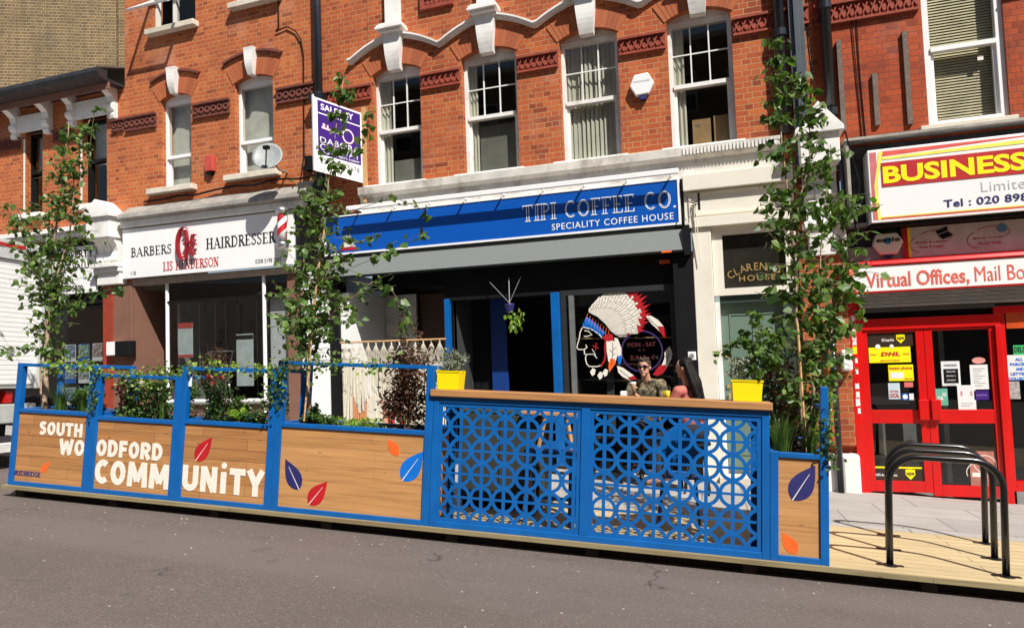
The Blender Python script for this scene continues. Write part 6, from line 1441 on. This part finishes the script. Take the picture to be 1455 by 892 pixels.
def tuft(label,c,h,n,spread,seed,leaf='grass',w=.008,name='grass_tuft'):
    rnd=random.Random(seed); mb=MB()
    for k in range(n):
        a=rnd.uniform(0,2*PI); L=h*rnd.uniform(.6,1.1); lean=rnd.uniform(.05,.6); d=V((math.cos(a),math.sin(a),0)); s=V((-math.sin(a),math.cos(a),0))*w*rnd.uniform(.6,1.2); b=V(c)+d*rnd.uniform(0,spread)
        pts=[b+d*(L*lean*(k_/4)**2)+V((0,0,L*(k_/4)*(1-.35*lean*(k_/4)))) for k_ in range(5)]
        vs=[]
        for k_,p in enumerate(pts): q=1-(k_/4)**1.5; vs+=[p-s*q/2,p+s*q/2]
        mb.add(vs,[(2*i,2*i+1,2*i+3,2*i+2) for i in range(4)])
    return lsolo(name,label,'plant',mb,M[leaf],c,fix=False)
def vine(label,pts,n,leaf,size,seed,drop=.06,r=.035):
    rnd=random.Random(seed); t=lthing('climbing_vine',label,'climber',pts[0]); st=MB(); lv=MB(); P_=[]
    for a,b in zip(pts,pts[1:]):
        for k in range(8): P_.append(V(a).lerp(V(b),k/8)+V((0,rnd.gauss(0,.012),rnd.gauss(0,.01))))
    P_.append(V(pts[-1])); st.tube(P_,.003,5,cap=False)
    for k in range(int(n*1.5)):
        p=P_[rnd.randrange(len(P_))]; leaf_at(lv,p+V((rnd.gauss(0,r),rnd.gauss(-.01,.02),rnd.gauss(0,r)-rnd.random()*drop)),rnd.uniform(*size),(rnd.gauss(0,1),rnd.gauss(-.3,.5),rnd.gauss(-.1,.7)),rnd)
    part('stem',st,M['twig'],t); part('foliage',lv,M[leaf],t,fix=False)
yc=T0+.26
# planter 1
tuft('tall arching grass in the leftmost planter beside the birch stem',(-6.62,yc-.05,.78),.34,120,.06,31)
tuft('second grass clump at the right of the leftmost planter',(-6.33,yc,.78),.28,110,.09,32)
bush('shrub','low dark shrub at the right corner of the leftmost planter','shrub',(-6.12,yc-.05,.78),(.09,.08,.11),150,'leafB',(.02,.035),33)
vine('lime leaved vine along the top rail of the leftmost planter',[(-6.72,T0+.03,1.28),(-6.3,T0+.03,1.285),(-6.0,T0+.03,1.28)],120,'leafY',(.03,.05),34)
vine('vine twisting up the blue post between the first two planters',[(-5.96,T0-.005,.82),(-5.93,T0-.01,1.0),(-5.97,T0-.01,1.15),(-5.90,T0,1.26)],70,'leafA',(.025,.042),35)
bush('shrub','loose leafy shrub between the grasses in the leftmost planter','shrub',(-6.45,yc+.08,.78),(.16,.08,.13),220,'leafA',(.02,.04),83)
# planter 2
bush('shrub','tall flowering shrub reaching over the second planter rail','shrub',(-5.5,yc+.1,.75),(.30,.07,.26),300,'leafA',(.02,.04),84)
bush('shrub','bronze tinted shrub at the left corner of the second planter','shrub',(-5.82,yc,.75),(.09,.08,.20),200,'leafR',(.02,.04),85)
vine('sparse vine along the top rail of the second planter',[(-5.88,T0+.03,1.20),(-5.4,T0+.03,1.205),(-4.95,T0+.03,1.2)],120,'leafY',(.025,.042),36)
bush('shrub','leafy shrub with pale buds at the left of the second planter','shrub',(-5.68,yc,.75),(.16,.10,.21),330,'leafA',(.022,.042),37)
bush('shrub','dark glossy shrub in the middle of the second planter','shrub',(-5.38,yc,.75),(.14,.10,.18),300,'leafB',(.022,.04),38)
bush('shrub','bushy green shrub at the right of the second planter','shrub',(-5.06,yc,.75),(.10,.10,.20),260,'leafA',(.018,.034),39)
tuft('upright green sedge in the second planter',(-5.24,yc-.1,.75),.28,40,.03,40)
def flowers(label,pts,size,mat,seed,stem0,petn=16):
    rnd=random.Random(seed)
    for i,p in enumerate(pts):
        t=lthing('flower',label[i],'flower',stem0); st=MB().tube([stem0,tuple((V(stem0)+V(p))/2+V((.02,0,.03))),p],.003,5); fl=MB()
        for k in range(petn):
            a=rnd.uniform(0,2*PI); el=rnd.uniform(-.2,1.2); leaf_at(fl,V(p),size*rnd.uniform(.6,1),(math.cos(a)*math.cos(el),math.sin(a)*math.cos(el)-.3,math.sin(el)),rnd,2)
        part('stem',st,M['twig'],t); part('petals',fl,M[mat],t,fix=False)
flowers(['small white flower, upper one above the second planter rail','small white flower, lower one in the second planter','small white flower near the sedge in the second planter'],[(-5.5,yc-.12,1.11),(-5.25,yc-.14,1.0),(-5.1,yc-.14,.98)],.03,'petal',41,(-5.35,yc-.1,.75),12)
# planter 3
bush('shrub','dense small leaved box shrub at the left of the third planter','shrub',(-4.66,yc-.02,.76),(.15,.11,.19),620,'leafB',(.014,.026),42)
bush('shrub','bronze leaved shrub rising behind the third planter rail','shrub',(-4.80,yc+.12,.76),(.17,.08,.34),330,'leafR',(.02,.04),43,1)
flowers(['pink rose bloom, left of three behind the third planter rail','deep pink rose bloom, lowest of three in the third planter','pale pink rose bloom, right of three in the third planter'],[S(297,537,T0+.12),S(304,545,T0+.10),S(314,538,T0+.12)],.045,'pink',44,(-4.5,yc,.76),30)
bush('shrub','bright lime young plant in the third planter','plant',(-4.36,yc-.1,.77),(.06,.05,.05),60,'leafY',(.03,.05),45,2)
bush('shrub','low dark green mound at the right of the third planter','shrub',(-4.12,yc-.1,.76),(.14,.08,.055),260,'leafB',(.018,.032),46)
bush('shrub','leafy shrub filling the right corner of the third planter','shrub',(-3.92,yc-.05,.76),(.09,.09,.17),200,'leafA',(.02,.038),47)
vine('pale green vine along the top rail of the third planter',[(-4.86,T0+.03,1.30),(-4.5,T0+.03,1.31),(-4.1,T0+.03,1.32),(-3.9,T0+.03,1.31)],130,'leafY',(.028,.05),48)
solo_=lsolo('plant_tag','small white plant tag at the left of the third planter','tag',MB().box(-4.86,-4.79,T0+.02,T0+.023,1.10,1.19),M['wclean'],(-4.8,T0+.02,1.1))
bush('shrub','dense green shrub between the roses and lime plant in the third planter','shrub',(-4.45,yc+.02,.76),(.14,.09,.12),230,'leafA',(.02,.04),91)
# planter 4
bush('shrub','leafy green shrub at the foot of the tall birch in the wide planter','shrub',(-3.62,yc,.78),(.09,.09,.09),150,'leafB',(.02,.04),92)
vine('leafy vine over the left post of the wide planter',[(-3.95,T0-.01,.95),(-3.80,T0-.02,1.15),(-3.78,T0-.02,1.38),(-3.55,T0+.03,1.385),(-3.2,T0+.03,1.39)],170,'leafA',(.03,.05),49,.10,.05)
vine('thin vine across the middle of the wide planter top rail',[(-3.4,T0+.03,1.385),(-3.0,T0+.03,1.40),(-2.7,T0+.03,1.39)],55,'leafY',(.03,.05),50,.07,.035)
bush('shrub','low bright green plant left of centre in the wide planter','plant',(-3.42,yc-.08,.78),(.11,.08,.045),190,'grass',(.018,.03),51)
bush('shrub','low yellow green plant at the centre of the wide planter','plant',(-3.0,yc-.12,.78),(.20,.07,.045),270,'leafY',(.016,.03),52)
bush('shrub','tall bronze leaved shrub at the right of the wide planter','shrub',(-2.60,yc-.02,.78),(.23,.12,.36),1000,'leafR',(.028,.058),53,1,16)
bush('shrub','upright bronze stems above the rail at the right of the wide planter','shrub',(-2.70,yc+.05,.9),(.16,.08,.42),260,'leafR',(.03,.06),73,1,10)
# narrow right planter
tuft('dark strap leaved grass at the front of the narrow right planter',(.60,T0+.2,.78),.36,120,.07,54)
tuft('fresh green grass right of the birch stem in the narrow planter',(.80,T0+.22,.78),.30,80,.05,55)
bush('shrub','lime leaved shrub at the right side of the narrow planter','shrub',(.93,T0+.45,.82),(.09,.12,.27),300,'leafY',(.022,.042),56)
bush('shrub','bronze shrub behind the birch stems in the narrow planter','shrub',(.72,T0+.55,.8),(.17,.2,.32),380,'leafR',(.02,.045),57)
bush('shrub','dark leafy shrub at the back of the narrow planter','shrub',(.66,T0+.9,.8),(.16,.2,.36),380,'leafB',(.03,.055),58)
vine('ivy trailing over the right corner post of the narrow planter',[(.90,T0+.0,.74),(.88,T0-.01,.95),(.91,T0+.02,1.15)],60,'leafB',(.028,.045),59,.05,.03)
# yellow boxes on the counter
for (sa,sb,lab,k) in ((-2.24,-2.03,'yellow metal box of lavender at the left end of the counter',0),(.215,.445,'yellow metal box of leafy stems at the right end of the counter',1)):
    t=lthing('plant_box',lab,'plant pot',((sa+sb)/2,T0+.12,1.166)); mb=MB(); h=1.166
    mb.prism([(sa+.012,h),(sb-.012,h),(sb,h+.165),(sa,h+.165)],T0+.03,T0+.20) 
    part('box',mb,M['yellowp'],t,bevel=.004); part('rim',MB().frame(sa-.004,sb+.004,h+.150,h+.1655,.010,T0+.026,T0+.034),M['yellowp'],t); part('compost',MB().box(sa+.01,sb-.01,T0+.04,T0+.19,h+.1651,h+.170),M['soil'],t)
bush('lavender','silvery lavender growing in the left yellow box','plant',(-2.13,T0+.12,1.33),(.10,.06,.09),260,'leafS',(.02,.045),60,1,14,up=1)
bush('lavender','silver leaved plant at the foot of the right yellow box stems','plant',(.30,T0+.12,1.33),(.10,.06,.08),200,'leafS',(.02,.04),61,1,10,up=.8)
rnd=random.Random(62); t=lthing('leafy_plant','loose round leaved plant spreading from the right yellow box','plant',(.33,T0+.12,1.33)); st=MB(); lv=MB()
for pp in ([(1072,536),(1070,500),(1060,470),(1040,490),(1012,505)],[(1072,536),(1076,490),(1078,460),(1070,440)],[(1074,536),(1090,490),(1105,475),(1118,470)],[(1070,536),(1082,500),(1090,510),(1110,500)],[(1070,536),(1064,490),(1052,480),(1030,500)],[(1072,536),(1070,505),(1076,478),(1090,462)]):
    q=[V(S(x,y,T0+.10+rnd.uniform(-.05,.05))) for x,y in pp]; st.tube(q,.0025,5,cap=False)
    for k in range(34):
        i=rnd.randrange(1,len(q)); p=q[i-1].lerp(q[i],rnd.random()); leaf_at(lv,wob(p,.016,rnd),rnd.uniform(.045,.078),(rnd.gauss(0,.8),rnd.gauss(-.2,.6),-rnd.uniform(0,1)),rnd)
part('stems',st,M['twig'],t); part('foliage',lv,M['leafA'],t,fix=False)
# ---------------- hanging plant in the coffee shop doorway
hx,hz=F(728,440,.15)
t=thing('hanging_plant','trailing heart leaved plant hanging in the coffee shop doorway','plant',(hx,Y0-.1,hz+.15)); part('pot',MB().lathe([(.05,-.02),(.075,.10),(.07,.11)],(hx-.05,Y0-.12,hz-.02),14),M['navy'],t)
cd=MB(); pot=V((hx-.05,Y0-.12,hz+.10))
for dx,dz in ((-.32,.38),(-.02,.42),(.16,.42)): cd.tube([pot,(pot.x+dx,Y0-.05,pot.z+dz-.05)],.006,5)
part('cord',cd,M['alu'],t); lv=MB(); rnd=random.Random(63)
for k in range(48):
    a=rnd.uniform(0,2*PI); rr=rnd.uniform(.03,.15); leaf_at(lv,(hx+.02+rr*math.cos(a),Y0-.12+rnd.uniform(-.06,.06),hz-.10+rnd.uniform(-.18,.14)),rnd.uniform(.06,.09),(rnd.gauss(0,.5),rnd.gauss(-.3,.3),-1),rnd)
part('foliage',lv,M['leafY'],t,fix=False)
# ---------------- macrame hanging
mc=thing('macrame_hanging','long cream knotted macrame hanging with coloured ends across the left shop opening','macrame',(-5.0,Y0-.05,-1.0))
m0,m1=-5.90,-4.16; zr0,zr1=.20,.19
part('rod',MB().tube([(m0-.03,Y0-.05,zr0),(m1+.03,Y0-.05,zr1)],.014,8),M['bamboo'],mc)
kn=MB(); ends=MB(); n=66; rnd=random.Random(9); nd=13; dw=(m1-m0)/nd
for d_ in range(nd):
    xc=m0+dw*(d_+.5); kn.tube([(xc,Y0-.05,.20),(xc,Y0-.05,.13)],.010,5)
    for k in range(-3,4):
        xk=xc+k*dw/7; kn.tube([(xc+k*.004,Y0-.055,.13),(xc+k*dw/6.2,Y0-.055-.004*(k%2),.02),(xc+k*dw/9,Y0-.05,-.09),(xk,Y0-.05,-.16)],.0045,4,cap=False)
ecol={0:'wprint',1:'orange',2:'redp',3:'ysign'}
emb={k:MB() for k in ecol}
for i in range(nd*7):
    x=m0+(m1-m0)*(i+.5)/(nd*7); b=-1.12-.1*math.sin((x-m0)/(m1-m0)*PI*2)**2+rnd.uniform(-.02,.02)
    u_=(x-m0)/(m1-m0); zc=-.66+.16*math.sin(u_*PI*7.0+.6)+rnd.uniform(-.09,.09)
    kn.tube([(x,Y0-.05,-.16),(x+rnd.gauss(0,.006),Y0-.05-rnd.random()*.02,zc)],.0075,4,cap=False)
    key=0 if u_<.10 else 1 if u_<.24 else 0 if u_<.40 else 1 if u_<.45 else 2 if u_<.52 else 0 if u_<.56 else 2 if u_<.60 else 3 if u_<.66 else 0
    emb[key].tube([(x,Y0-.05,zc-.001),(x+rnd.gauss(0,.008),Y0-.06,b)],.0078,4,cap=False)
part('cords',kn,M['cotton'],mc)
for k in ecol:
    if emb[k].v: part('dyed_ends',emb[k],M[{0:'cotton',1:'orange',2:'redp',3:'ysign'}[k]] if k in (0,2) else plain('dyed cord',(.62,.25,.10) if k==1 else (.62,.38,.10),.9),mc)

# grit and small litter along the foot of the deck
rnd=random.Random(90); gm=MB()
for k in range(130):
    s_=rnd.uniform(-7.5,5.5); t_=T0-.06-abs(rnd.gauss(0,.35)) if k%3 else rnd.uniform(2.2,5.4); z=rnd.uniform(.003,.010); a=rnd.uniform(0,3)
    gm.add([(s_+z*1.3*math.cos(a+q),t_+z*math.sin(a+q),-.119) for q in (0,1.7,3.2,4.6)]+[(s_,t_,-.119+z*.8)],[(0,1,4),(1,2,4),(2,3,4),(3,0,4)])
g_=struct('grit',gm,plain('pale grit',(.30,.27,.24),.9,0,.4,9),SF,'stuff')
# =================================================================== people at the high table
def cap(mb,a,b,ra,rb,n=14):
    a,b=V(a),V(b); d=(b-a); L=d.length; d.normalize(); pts=[];rs=[]
    for k in range(5): th=PI/2*(1-k/4); pts.append(a-d*ra*math.sin(th)); rs.append(max(.0008,ra*math.cos(th)))
    for k in range(1,5): pts.append(a+d*L*k/5); rs.append(ra+(rb-ra)*k/5)
    for k in range(5): th=PI/2*k/4; pts.append(b+d*rb*math.sin(th)); rs.append(max(.0008,rb*math.cos(th)))
    mb.tube(pts,rs,n); return mb
def fuse(o,vox,sm=4):
    r=o.modifiers.new('r','REMESH'); r.mode='VOXEL'; r.voxel_size=vox; r.use_smooth_shade=True
    s=o.modifiers.new('s','SMOOTH'); s.iterations=sm; s.factor=.5
def hand(mb,w,dirv,side,curl):
    # palm from the wrist, four unequal bent fingers and a thumb from the side
    w=V(w); d=V(dirv).normalized(); s=V(side).normalized(); nrm=d.cross(s).normalized()*curl
    for k in range(4): cap(mb,w+s*(-.024+.016*k),w+d*.085+s*(-.030+.020*k),.013,.011,8)
    for k,l in enumerate((.058,.072,.068,.05)):
        b=w+d*.088+s*(-.031+.0205*k); m=b+d*l*.45+nrm*l*.25; e=m+d*l*.15+nrm*l*.50
        cap(mb,b,m,.0085,.008,8); cap(mb,m,e,.008,.0068,8)
    b=w+d*.025-s*.030; m=b+d*.035-s*.022+nrm*.018; cap(mb,b,m,.012,.010,8); cap(mb,m,m+d*.026+nrm*.022-s*.002,.010,.008,8)
def head(mb,c,f,sc=1.0):
    c=V(c); f=V(f).normalized(); r=f.cross(V((0,0,1))).normalized(); u=r.cross(f)
    R=Matrix((r,f,u)).transposed()
    mb.ell(c+u*.025,(.074*sc,.092*sc,.088*sc),18,12,R); mb.ell(c+f*.022-u*.045,(.056*sc,.066*sc,.062*sc),16,10,R)
    cap(mb,c+f*.088+u*.008,c+f*.105-u*.022,.009,.014,8); mb.ell(c+f*.082-u*.052,(.024,.012,.010),10,6,R); mb.ell(c+f*.078-u*.064,(.020,.012,.008),10,6,R)
    mb.ell(c+f*.072-u*.092,(.026,.022,.018),10,6,R)
    for sg in (-1,1): mb.ell(c+r*.074*sg-f*.005-u*.008,(.010,.018,.032),10,8,R); mb.ell(c+r*.030*sg+f*.078+u*.022,(.024,.012,.008),10,6,R)
    return r,f,u,R
# man in sunglasses
gx,gy=-1.17,8.80; gz=zg(gx,gy)
hc=V((gx-.01,8.72,-.285)); ff=V((-.18,-1,-.08))
mn=thing('person','person in dark sunglasses and camouflage shirt seated facing the road, holding a drink','person',(gx,gy+.1,gz))
sL,sR=V((gx-.18,8.80,-.505)),V((gx+.18,8.80,-.505)); eL,eR=V((gx-.27,8.62,-.80)),V((gx+.25,8.64,-.80)); wL,wR=V((gx-.165,8.47,-.615)),V((gx-.035,8.46,-.66))
pv=V((gx,8.90,gz+.70))
b=MB(); r_,f_,u_,R_=head(b,hc,ff,1.0); cap(b,hc-V((0,-.02,.07)),V((gx,8.80,-.47)),.052,.060)
b.ell((gx,8.83,-.63),(.150,.10,.17),18,12); b.ell((gx,8.87,-.88),(.145,.10,.18),18,12); b.ell(pv,(.165,.13,.12),18,12)
cap(b,V((gx-.06,8.80,-.495)),sL,.06,.054); cap(b,V((gx+.06,8.80,-.495)),sR,.06,.054)
for s_,e_,w_ in ((sL,eL,wL),(sR,eR,wR)): cap(b,s_,e_,.052,.040); cap(b,e_,w_,.042,.026)
hand(b,wL,(.35,-.25,.75),(.2,-1,-.1),1); hand(b,wR,(-.55,-.25,.55),(.1,-1,-.2),-1)
kn=[(gx-.13,8.45,gz+.66),(gx+.13,8.47,gz+.66)]; an=[(gx-.14,8.50,gz+.22),(gx+.14,8.52,gz+.22)]
for i,sg in enumerate((-1,1)):
    cap(b,pv+V((.08*sg,0,-.02)),kn[i],.082,.055); cap(b,kn[i],an[i],.055,.036); cap(b,V(an[i])+V((0,.02,-.03)),V(an[i])+V((0,-.13,-.06)),.035,.028)
o=part('body',b,M['skin'],mn); fuse(o,.009,3)
camo,t,N,L,bs_=nt('camouflage cloth'); v=coords(t)
cc=ramp(t,noisen(t,v,15,2,.5),[(.38,(.02,.02,.012)),(.42,(.12,.09,.045)),(.48,(.02,.025,.012)),(.53,(.30,.24,.15)),(.58,(.04,.045,.02)),(.64,(.26,.20,.12))]); t.nodes[-1]; L.new(cc,bs_.inputs['Base Color']); bs_.inputs['Roughness'].default_value=.9
s=MB(); s.ell((gx,8.825,-.63),(.168,.118,.165),20,12); s.ell((gx,8.87,-.88),(.162,.118,.19),20,12); cap(s,V((gx-.07,8.80,-.50)),sL,.070,.065); cap(s,V((gx+.07,8.80,-.50)),sR,.070,.065)
for s_,e_ in ((sL,eL),(sR,eR)): cap(s,s_,s_.lerp(e_,.62),.068,.062)
s.lathe([(.072,-.475),(.066,-.445),(.060,-.445),(.062,-.48)],(gx,8.80,0),18)
o=part('shirt',s,camo,mn); fuse(o,.010,3)
s=MB(); s.ell(pv,(.178,.145,.128),18,12)
for i,sg in enumerate((-1,1)): cap(s,pv+V((.08*sg,0,-.02)),kn[i],.094,.068); cap(s,kn[i],V(an[i]).lerp(V(kn[i]),.15),.068,.050)
o=part('trousers',s,plain('dark denim',(.02,.025,.045),.9),mn); fuse(o,.012,3)
s=MB()
for i in range(2): cap(s,V(an[i])+V((0,.03,-.045)),V(an[i])+V((0,-.15,-.07)),.045,.036)
o=part('shoes',s,M['wprint'],mn); fuse(o,.01,2)
s=MB(); s.ell(hc+u_*.047-f_*.014,(.081,.094,.078),18,12,R_)
for k in range(16):
    a=k*.8; s.ell(hc+u_*(.105+.012*math.sin(k*2.3))+r_*.05*math.cos(a)+f_*(.05*math.sin(a)+.005),(.022,.026,.020),8,6,R_)
o=part('hair',s,M['hairbr'],mn); fuse(o,.008,2)
s=MB()
for sg in (-1,1):
    s.ell(hc+f_*.088+u_*.020+r_*.034*sg,(.031,.012,.023),14,8,R_); s.tube([hc+f_*.078+u_*.026+r_*.062*sg,hc+r_*.080*sg+u_*.015],.004,6)
s.tube([hc+f_*.098+u_*.022-r_*.012,hc+f_*.098+u_*.022+r_*.012],.005,6)
part('sunglasses',s,M['blkm'],mn,smooth=True)
st=MB(); st.add([tuple(q) for q in (V((gx+.02,8.70,-.53)),V((gx+.05,8.695,-.52)),V((gx-.02,8.705,-.74)),V((gx-.05,8.71,-.74)))],[(0,1,2,3)])
# drink he holds
cpt=thing('paper_cup','pale paper cup held in the hands of the man in sunglasses','cup',(gx-.11,8.42,-.56)); cx_=gx-.115
part('cup',MB().lathe([(.026,-.60),(.036,-.475),(.037,-.47),(.033,-.47)],(cx_,8.40,0),18),plain('kraft cup',(.62,.45,.28),.6),cpt,smooth=True); part('lid',MB().lathe([(.038,-.4695),(.038,-.46),(.030,-.452)],(cx_,8.40,0),18),M['wclean'],cpt)
# woman with long black hair seen from behind
gx2,gy2=-.60,8.15; gz2=zg(gx2,gy2); hc2=V((gx2-.045,gy2+.0,-.285)); f2=V((-.93,.22,-.12))
wm=thing('person','person with long black hair and coral top, seated with back to the road','person',(gx2,gy2,gz2))
b=MB(); r2,f2,u2,R2=head(b,hc2,f2,.97); nb=V((gx2-.01,gy2-.01,-.50)); cap(b,hc2-V((0,0,.07)),nb,.046,.052)
sd2=V((.62,.75,0)).normalized(); p2_=V((gx2+.04,gy2-.02,gz2+.70))
b.ell((gx2,gy2-.01,-.66),(.135,.10,.16),18,12); b.ell((gx2+.02,gy2-.01,-.88),(.12,.095,.17),18,12); b.ell(p2_,(.16,.14,.12),18,12)
sA,sB=nb+sd2*.165-V((0,0,.045)),nb-sd2*.165-V((0,0,.045)); eA,eB=sA+V((-.10,.12,-.26)),sB+V((-.14,.02,-.26)); wA,wB=eA+V((-.17,.05,.04)),eB+V((-.16,.08,.05))
for s_,e_,w_ in ((sA,eA,wA),(sB,eB,wB)): cap(b,nb-V((0,0,.045)),s_,.052,.050); cap(b,s_,e_,.043,.034); cap(b,e_,w_,.035,.022)
hand(b,wA,(-1,.1,.05),(.1,1,0),1); hand(b,wB,(-1,.2,.0),(.2,1,0),1)
for sg in (-1,1):
    k_=p2_+f2*.42+sd2*.09*sg-V((0,0,.03)); a_2=k_+V((.03,-.03,-.44)); cap(b,p2_+sd2*.08*sg,k_,.080,.054); cap(b,k_,a_2,.052,.034); cap(b,a_2+V((0,0,-.04)),a_2+f2*.13-V((0,0,.06)),.033,.026)
o=part('body',b,M['skin'],wm); fuse(o,.009,3)
coral=plain('coral cloth',(.50,.14,.11),.9,0,.1,20)
s=MB(); s.ell((gx2,gy2-.01,-.675),(.150,.115,.150),20,12); s.ell((gx2+.02,gy2-.01,-.88),(.142,.115,.18),20,12)
for s_,e_ in ((sA,eA),(sB,eB)): cap(s,nb-V((0,0,.05)),s_,.064,.062); cap(s,s_,s_.lerp(e_,.8),.060,.050)
o=part('top',s,coral,wm); fuse(o,.010,3)
s=MB(); s.ell(p2_,(.172,.152,.13),18,12)
for sg in (-1,1):
    k_=p2_+f2*.42+sd2*.09*sg-V((0,0,.03)); a_2=k_+V((.03,-.03,-.40)); cap(s,p2_+sd2*.08*sg,k_,.092,.064); cap(s,k_,a_2,.062,.046)
o=part('trousers',s,plain('dark jeans',(.015,.017,.03),.9),wm); fuse(o,.012,3)
s=MB()
s.ell(hc2+u2*.040-f2*.030,(.086,.092,.088),20,12,R2)
# hair falls over the back and the right shoulder in tapering locks
rnd=random.Random(77)
for k in range(42):
    a=rnd.uniform(-1.15,1.15); dirb=(-f2*math.cos(a)+r2*math.sin(a)); st_=hc2+dirb*.078-f2*.012+u2*rnd.uniform(-.02,.05); e=V((hc2.x+.15,hc2.y-.07,0))+dirb*.075+r2*rnd.uniform(-.04,.04); e.z=rnd.uniform(-.90,-.64)
    m=st_.lerp(e,.5)+dirb*.024; cap(s,st_,m,.024,.020,8); cap(s,m,e,.020,.006,8)
o=part('hair',s,M['hairb'],wm); fuse(o,.006,1)
# high table, stools and the things on it
tx,ty=-1.12,8.28; tz=-.665
ht=thing('high_table','narrow dark high table between the two seated people','table',(tx,ty,zg(tx,ty)))
part('top',MB().box(tx-.42,tx+.42,ty-.34,ty+.16,tz-.03,tz),M['brownwall'],ht,bevel=.004)
for dx in (-.36,.36): part('leg',MB().box(tx+dx-.025,tx+dx+.025,ty+.045,ty+.095,zg(tx+dx,ty+.07),tz-.031),M['blk'],ht)
part('foot_rail',MB().box(tx-.334,tx+.334,ty+.055,ty+.085,zg(tx,ty)+.2,zg(tx,ty)+.23),M['blk'],ht)
for (x,y,lab) in ((gx,8.92,'black bar stool under the man in sunglasses'),(gx2+.04,gy2-.02,'black bar stool under the woman in the coral top')):
    g_=zg(x,y); bsq=thing('bar_stool',lab,'stool',(x,y,g_),group=None); part('seat',MB().lathe([(.17,g_+.545),(.18,g_+.56),(.17,g_+.58)],(x,y,0),20),M['blk'],bsq)
    for a in (.8,2.37,3.94,5.5): part('leg',MB().tube([(x+.12*math.cos(a),y+.12*math.sin(a),g_+.55),(x+.19*math.cos(a),y+.19*math.sin(a),g_)],.013,8),M['blkm'],bsq)
gc,gcz=FX(947,552,Y0-8.02),tz
jd=thing('juice_glass','tall clear cup of orange juice with domed lid beside the woman','drink',(gc,8.02,gcz))
part('juice',MB().lathe([(.030,gcz+.004),(.041,gcz+.125),(.001,gcz+.126)],(gc,8.02,0),18),plain('orange juice',(.95,.62,.01),.5),jd,smooth=True)
part('cup',MB().lathe([(.032,gcz+.001),(.045,gcz+.145),(.0455,gcz+.15),(.035,gcz+.185),(.012,gcz+.19)],(gc,8.02,0),18),glassm('clear cup plastic',(.97,.97,.97),.05,.8,.01),jd,smooth=True)
nx_=FX(886,562,Y0-8.36); solo('napkin_box','small white napkin box at the left end of the high table','box',MB().box(nx_-.035,nx_+.035,8.33,8.41,tz+.001,tz+.105),M['wclean'],(nx_,8.36,tz),bevel=.006)
# ------------------------------------------------------------------ camera and daylight
cam=bpy.data.cameras.new('camera'); co=bpy.data.objects.new('camera',cam); C.objects.link(co)
co.matrix_world=Matrix(((cr.x,cu.x,-fw.x,0),(cr.y,cu.y,-fw.y,0),(cr.z,cu.z,-fw.z,0),(0,0,0,1)))
cam.sensor_width=36; cam.sensor_fit='HORIZONTAL'; cam.lens=FPX/1455*36; cam.clip_start=.05; cam.clip_end=2000; sc.camera=co
SUN=V((.74,-.67,1.19)).normalized()
sl=bpy.data.lights.new('sun','SUN'); sl.energy=5.0; sl.angle=math.radians(.53); sl.color=(1,.955,.88)
so=bpy.data.objects.new('sun',sl); C.objects.link(so); so.rotation_euler=SUN.to_track_quat('Z','Y').to_euler(); so.location=(6,-6,12)
w=bpy.data.worlds.new('World'); sc.world=w; w.use_nodes=True; t=w.node_tree; bg=t.nodes['Background']
sk=t.nodes.new('ShaderNodeTexSky'); sk.sky_type='NISHITA'; sk.sun_disc=False; sk.sun_elevation=math.asin(SUN.z); sk.sun_rotation=math.atan2(SUN.x,SUN.y)
t.links.new(sk.outputs[0],bg.inputs[0]); bg.inputs[1].default_value=.065
sc.view_settings.view_transform='Standard'; sc.view_settings.look='None'; sc.view_settings.exposure=.5; sc.view_settings.gamma=1
sc.render.engine='CYCLES'; sc.cycles.use_denoising=True; sc.cycles.max_bounces=8; sc.cycles.transparent_max_bounces=16; sc.cycles.caustics_reflective=False; sc.cycles.caustics_refractive=False
try: sc.cycles.denoiser='OPENIMAGEDENOISE'
except Exception: pass
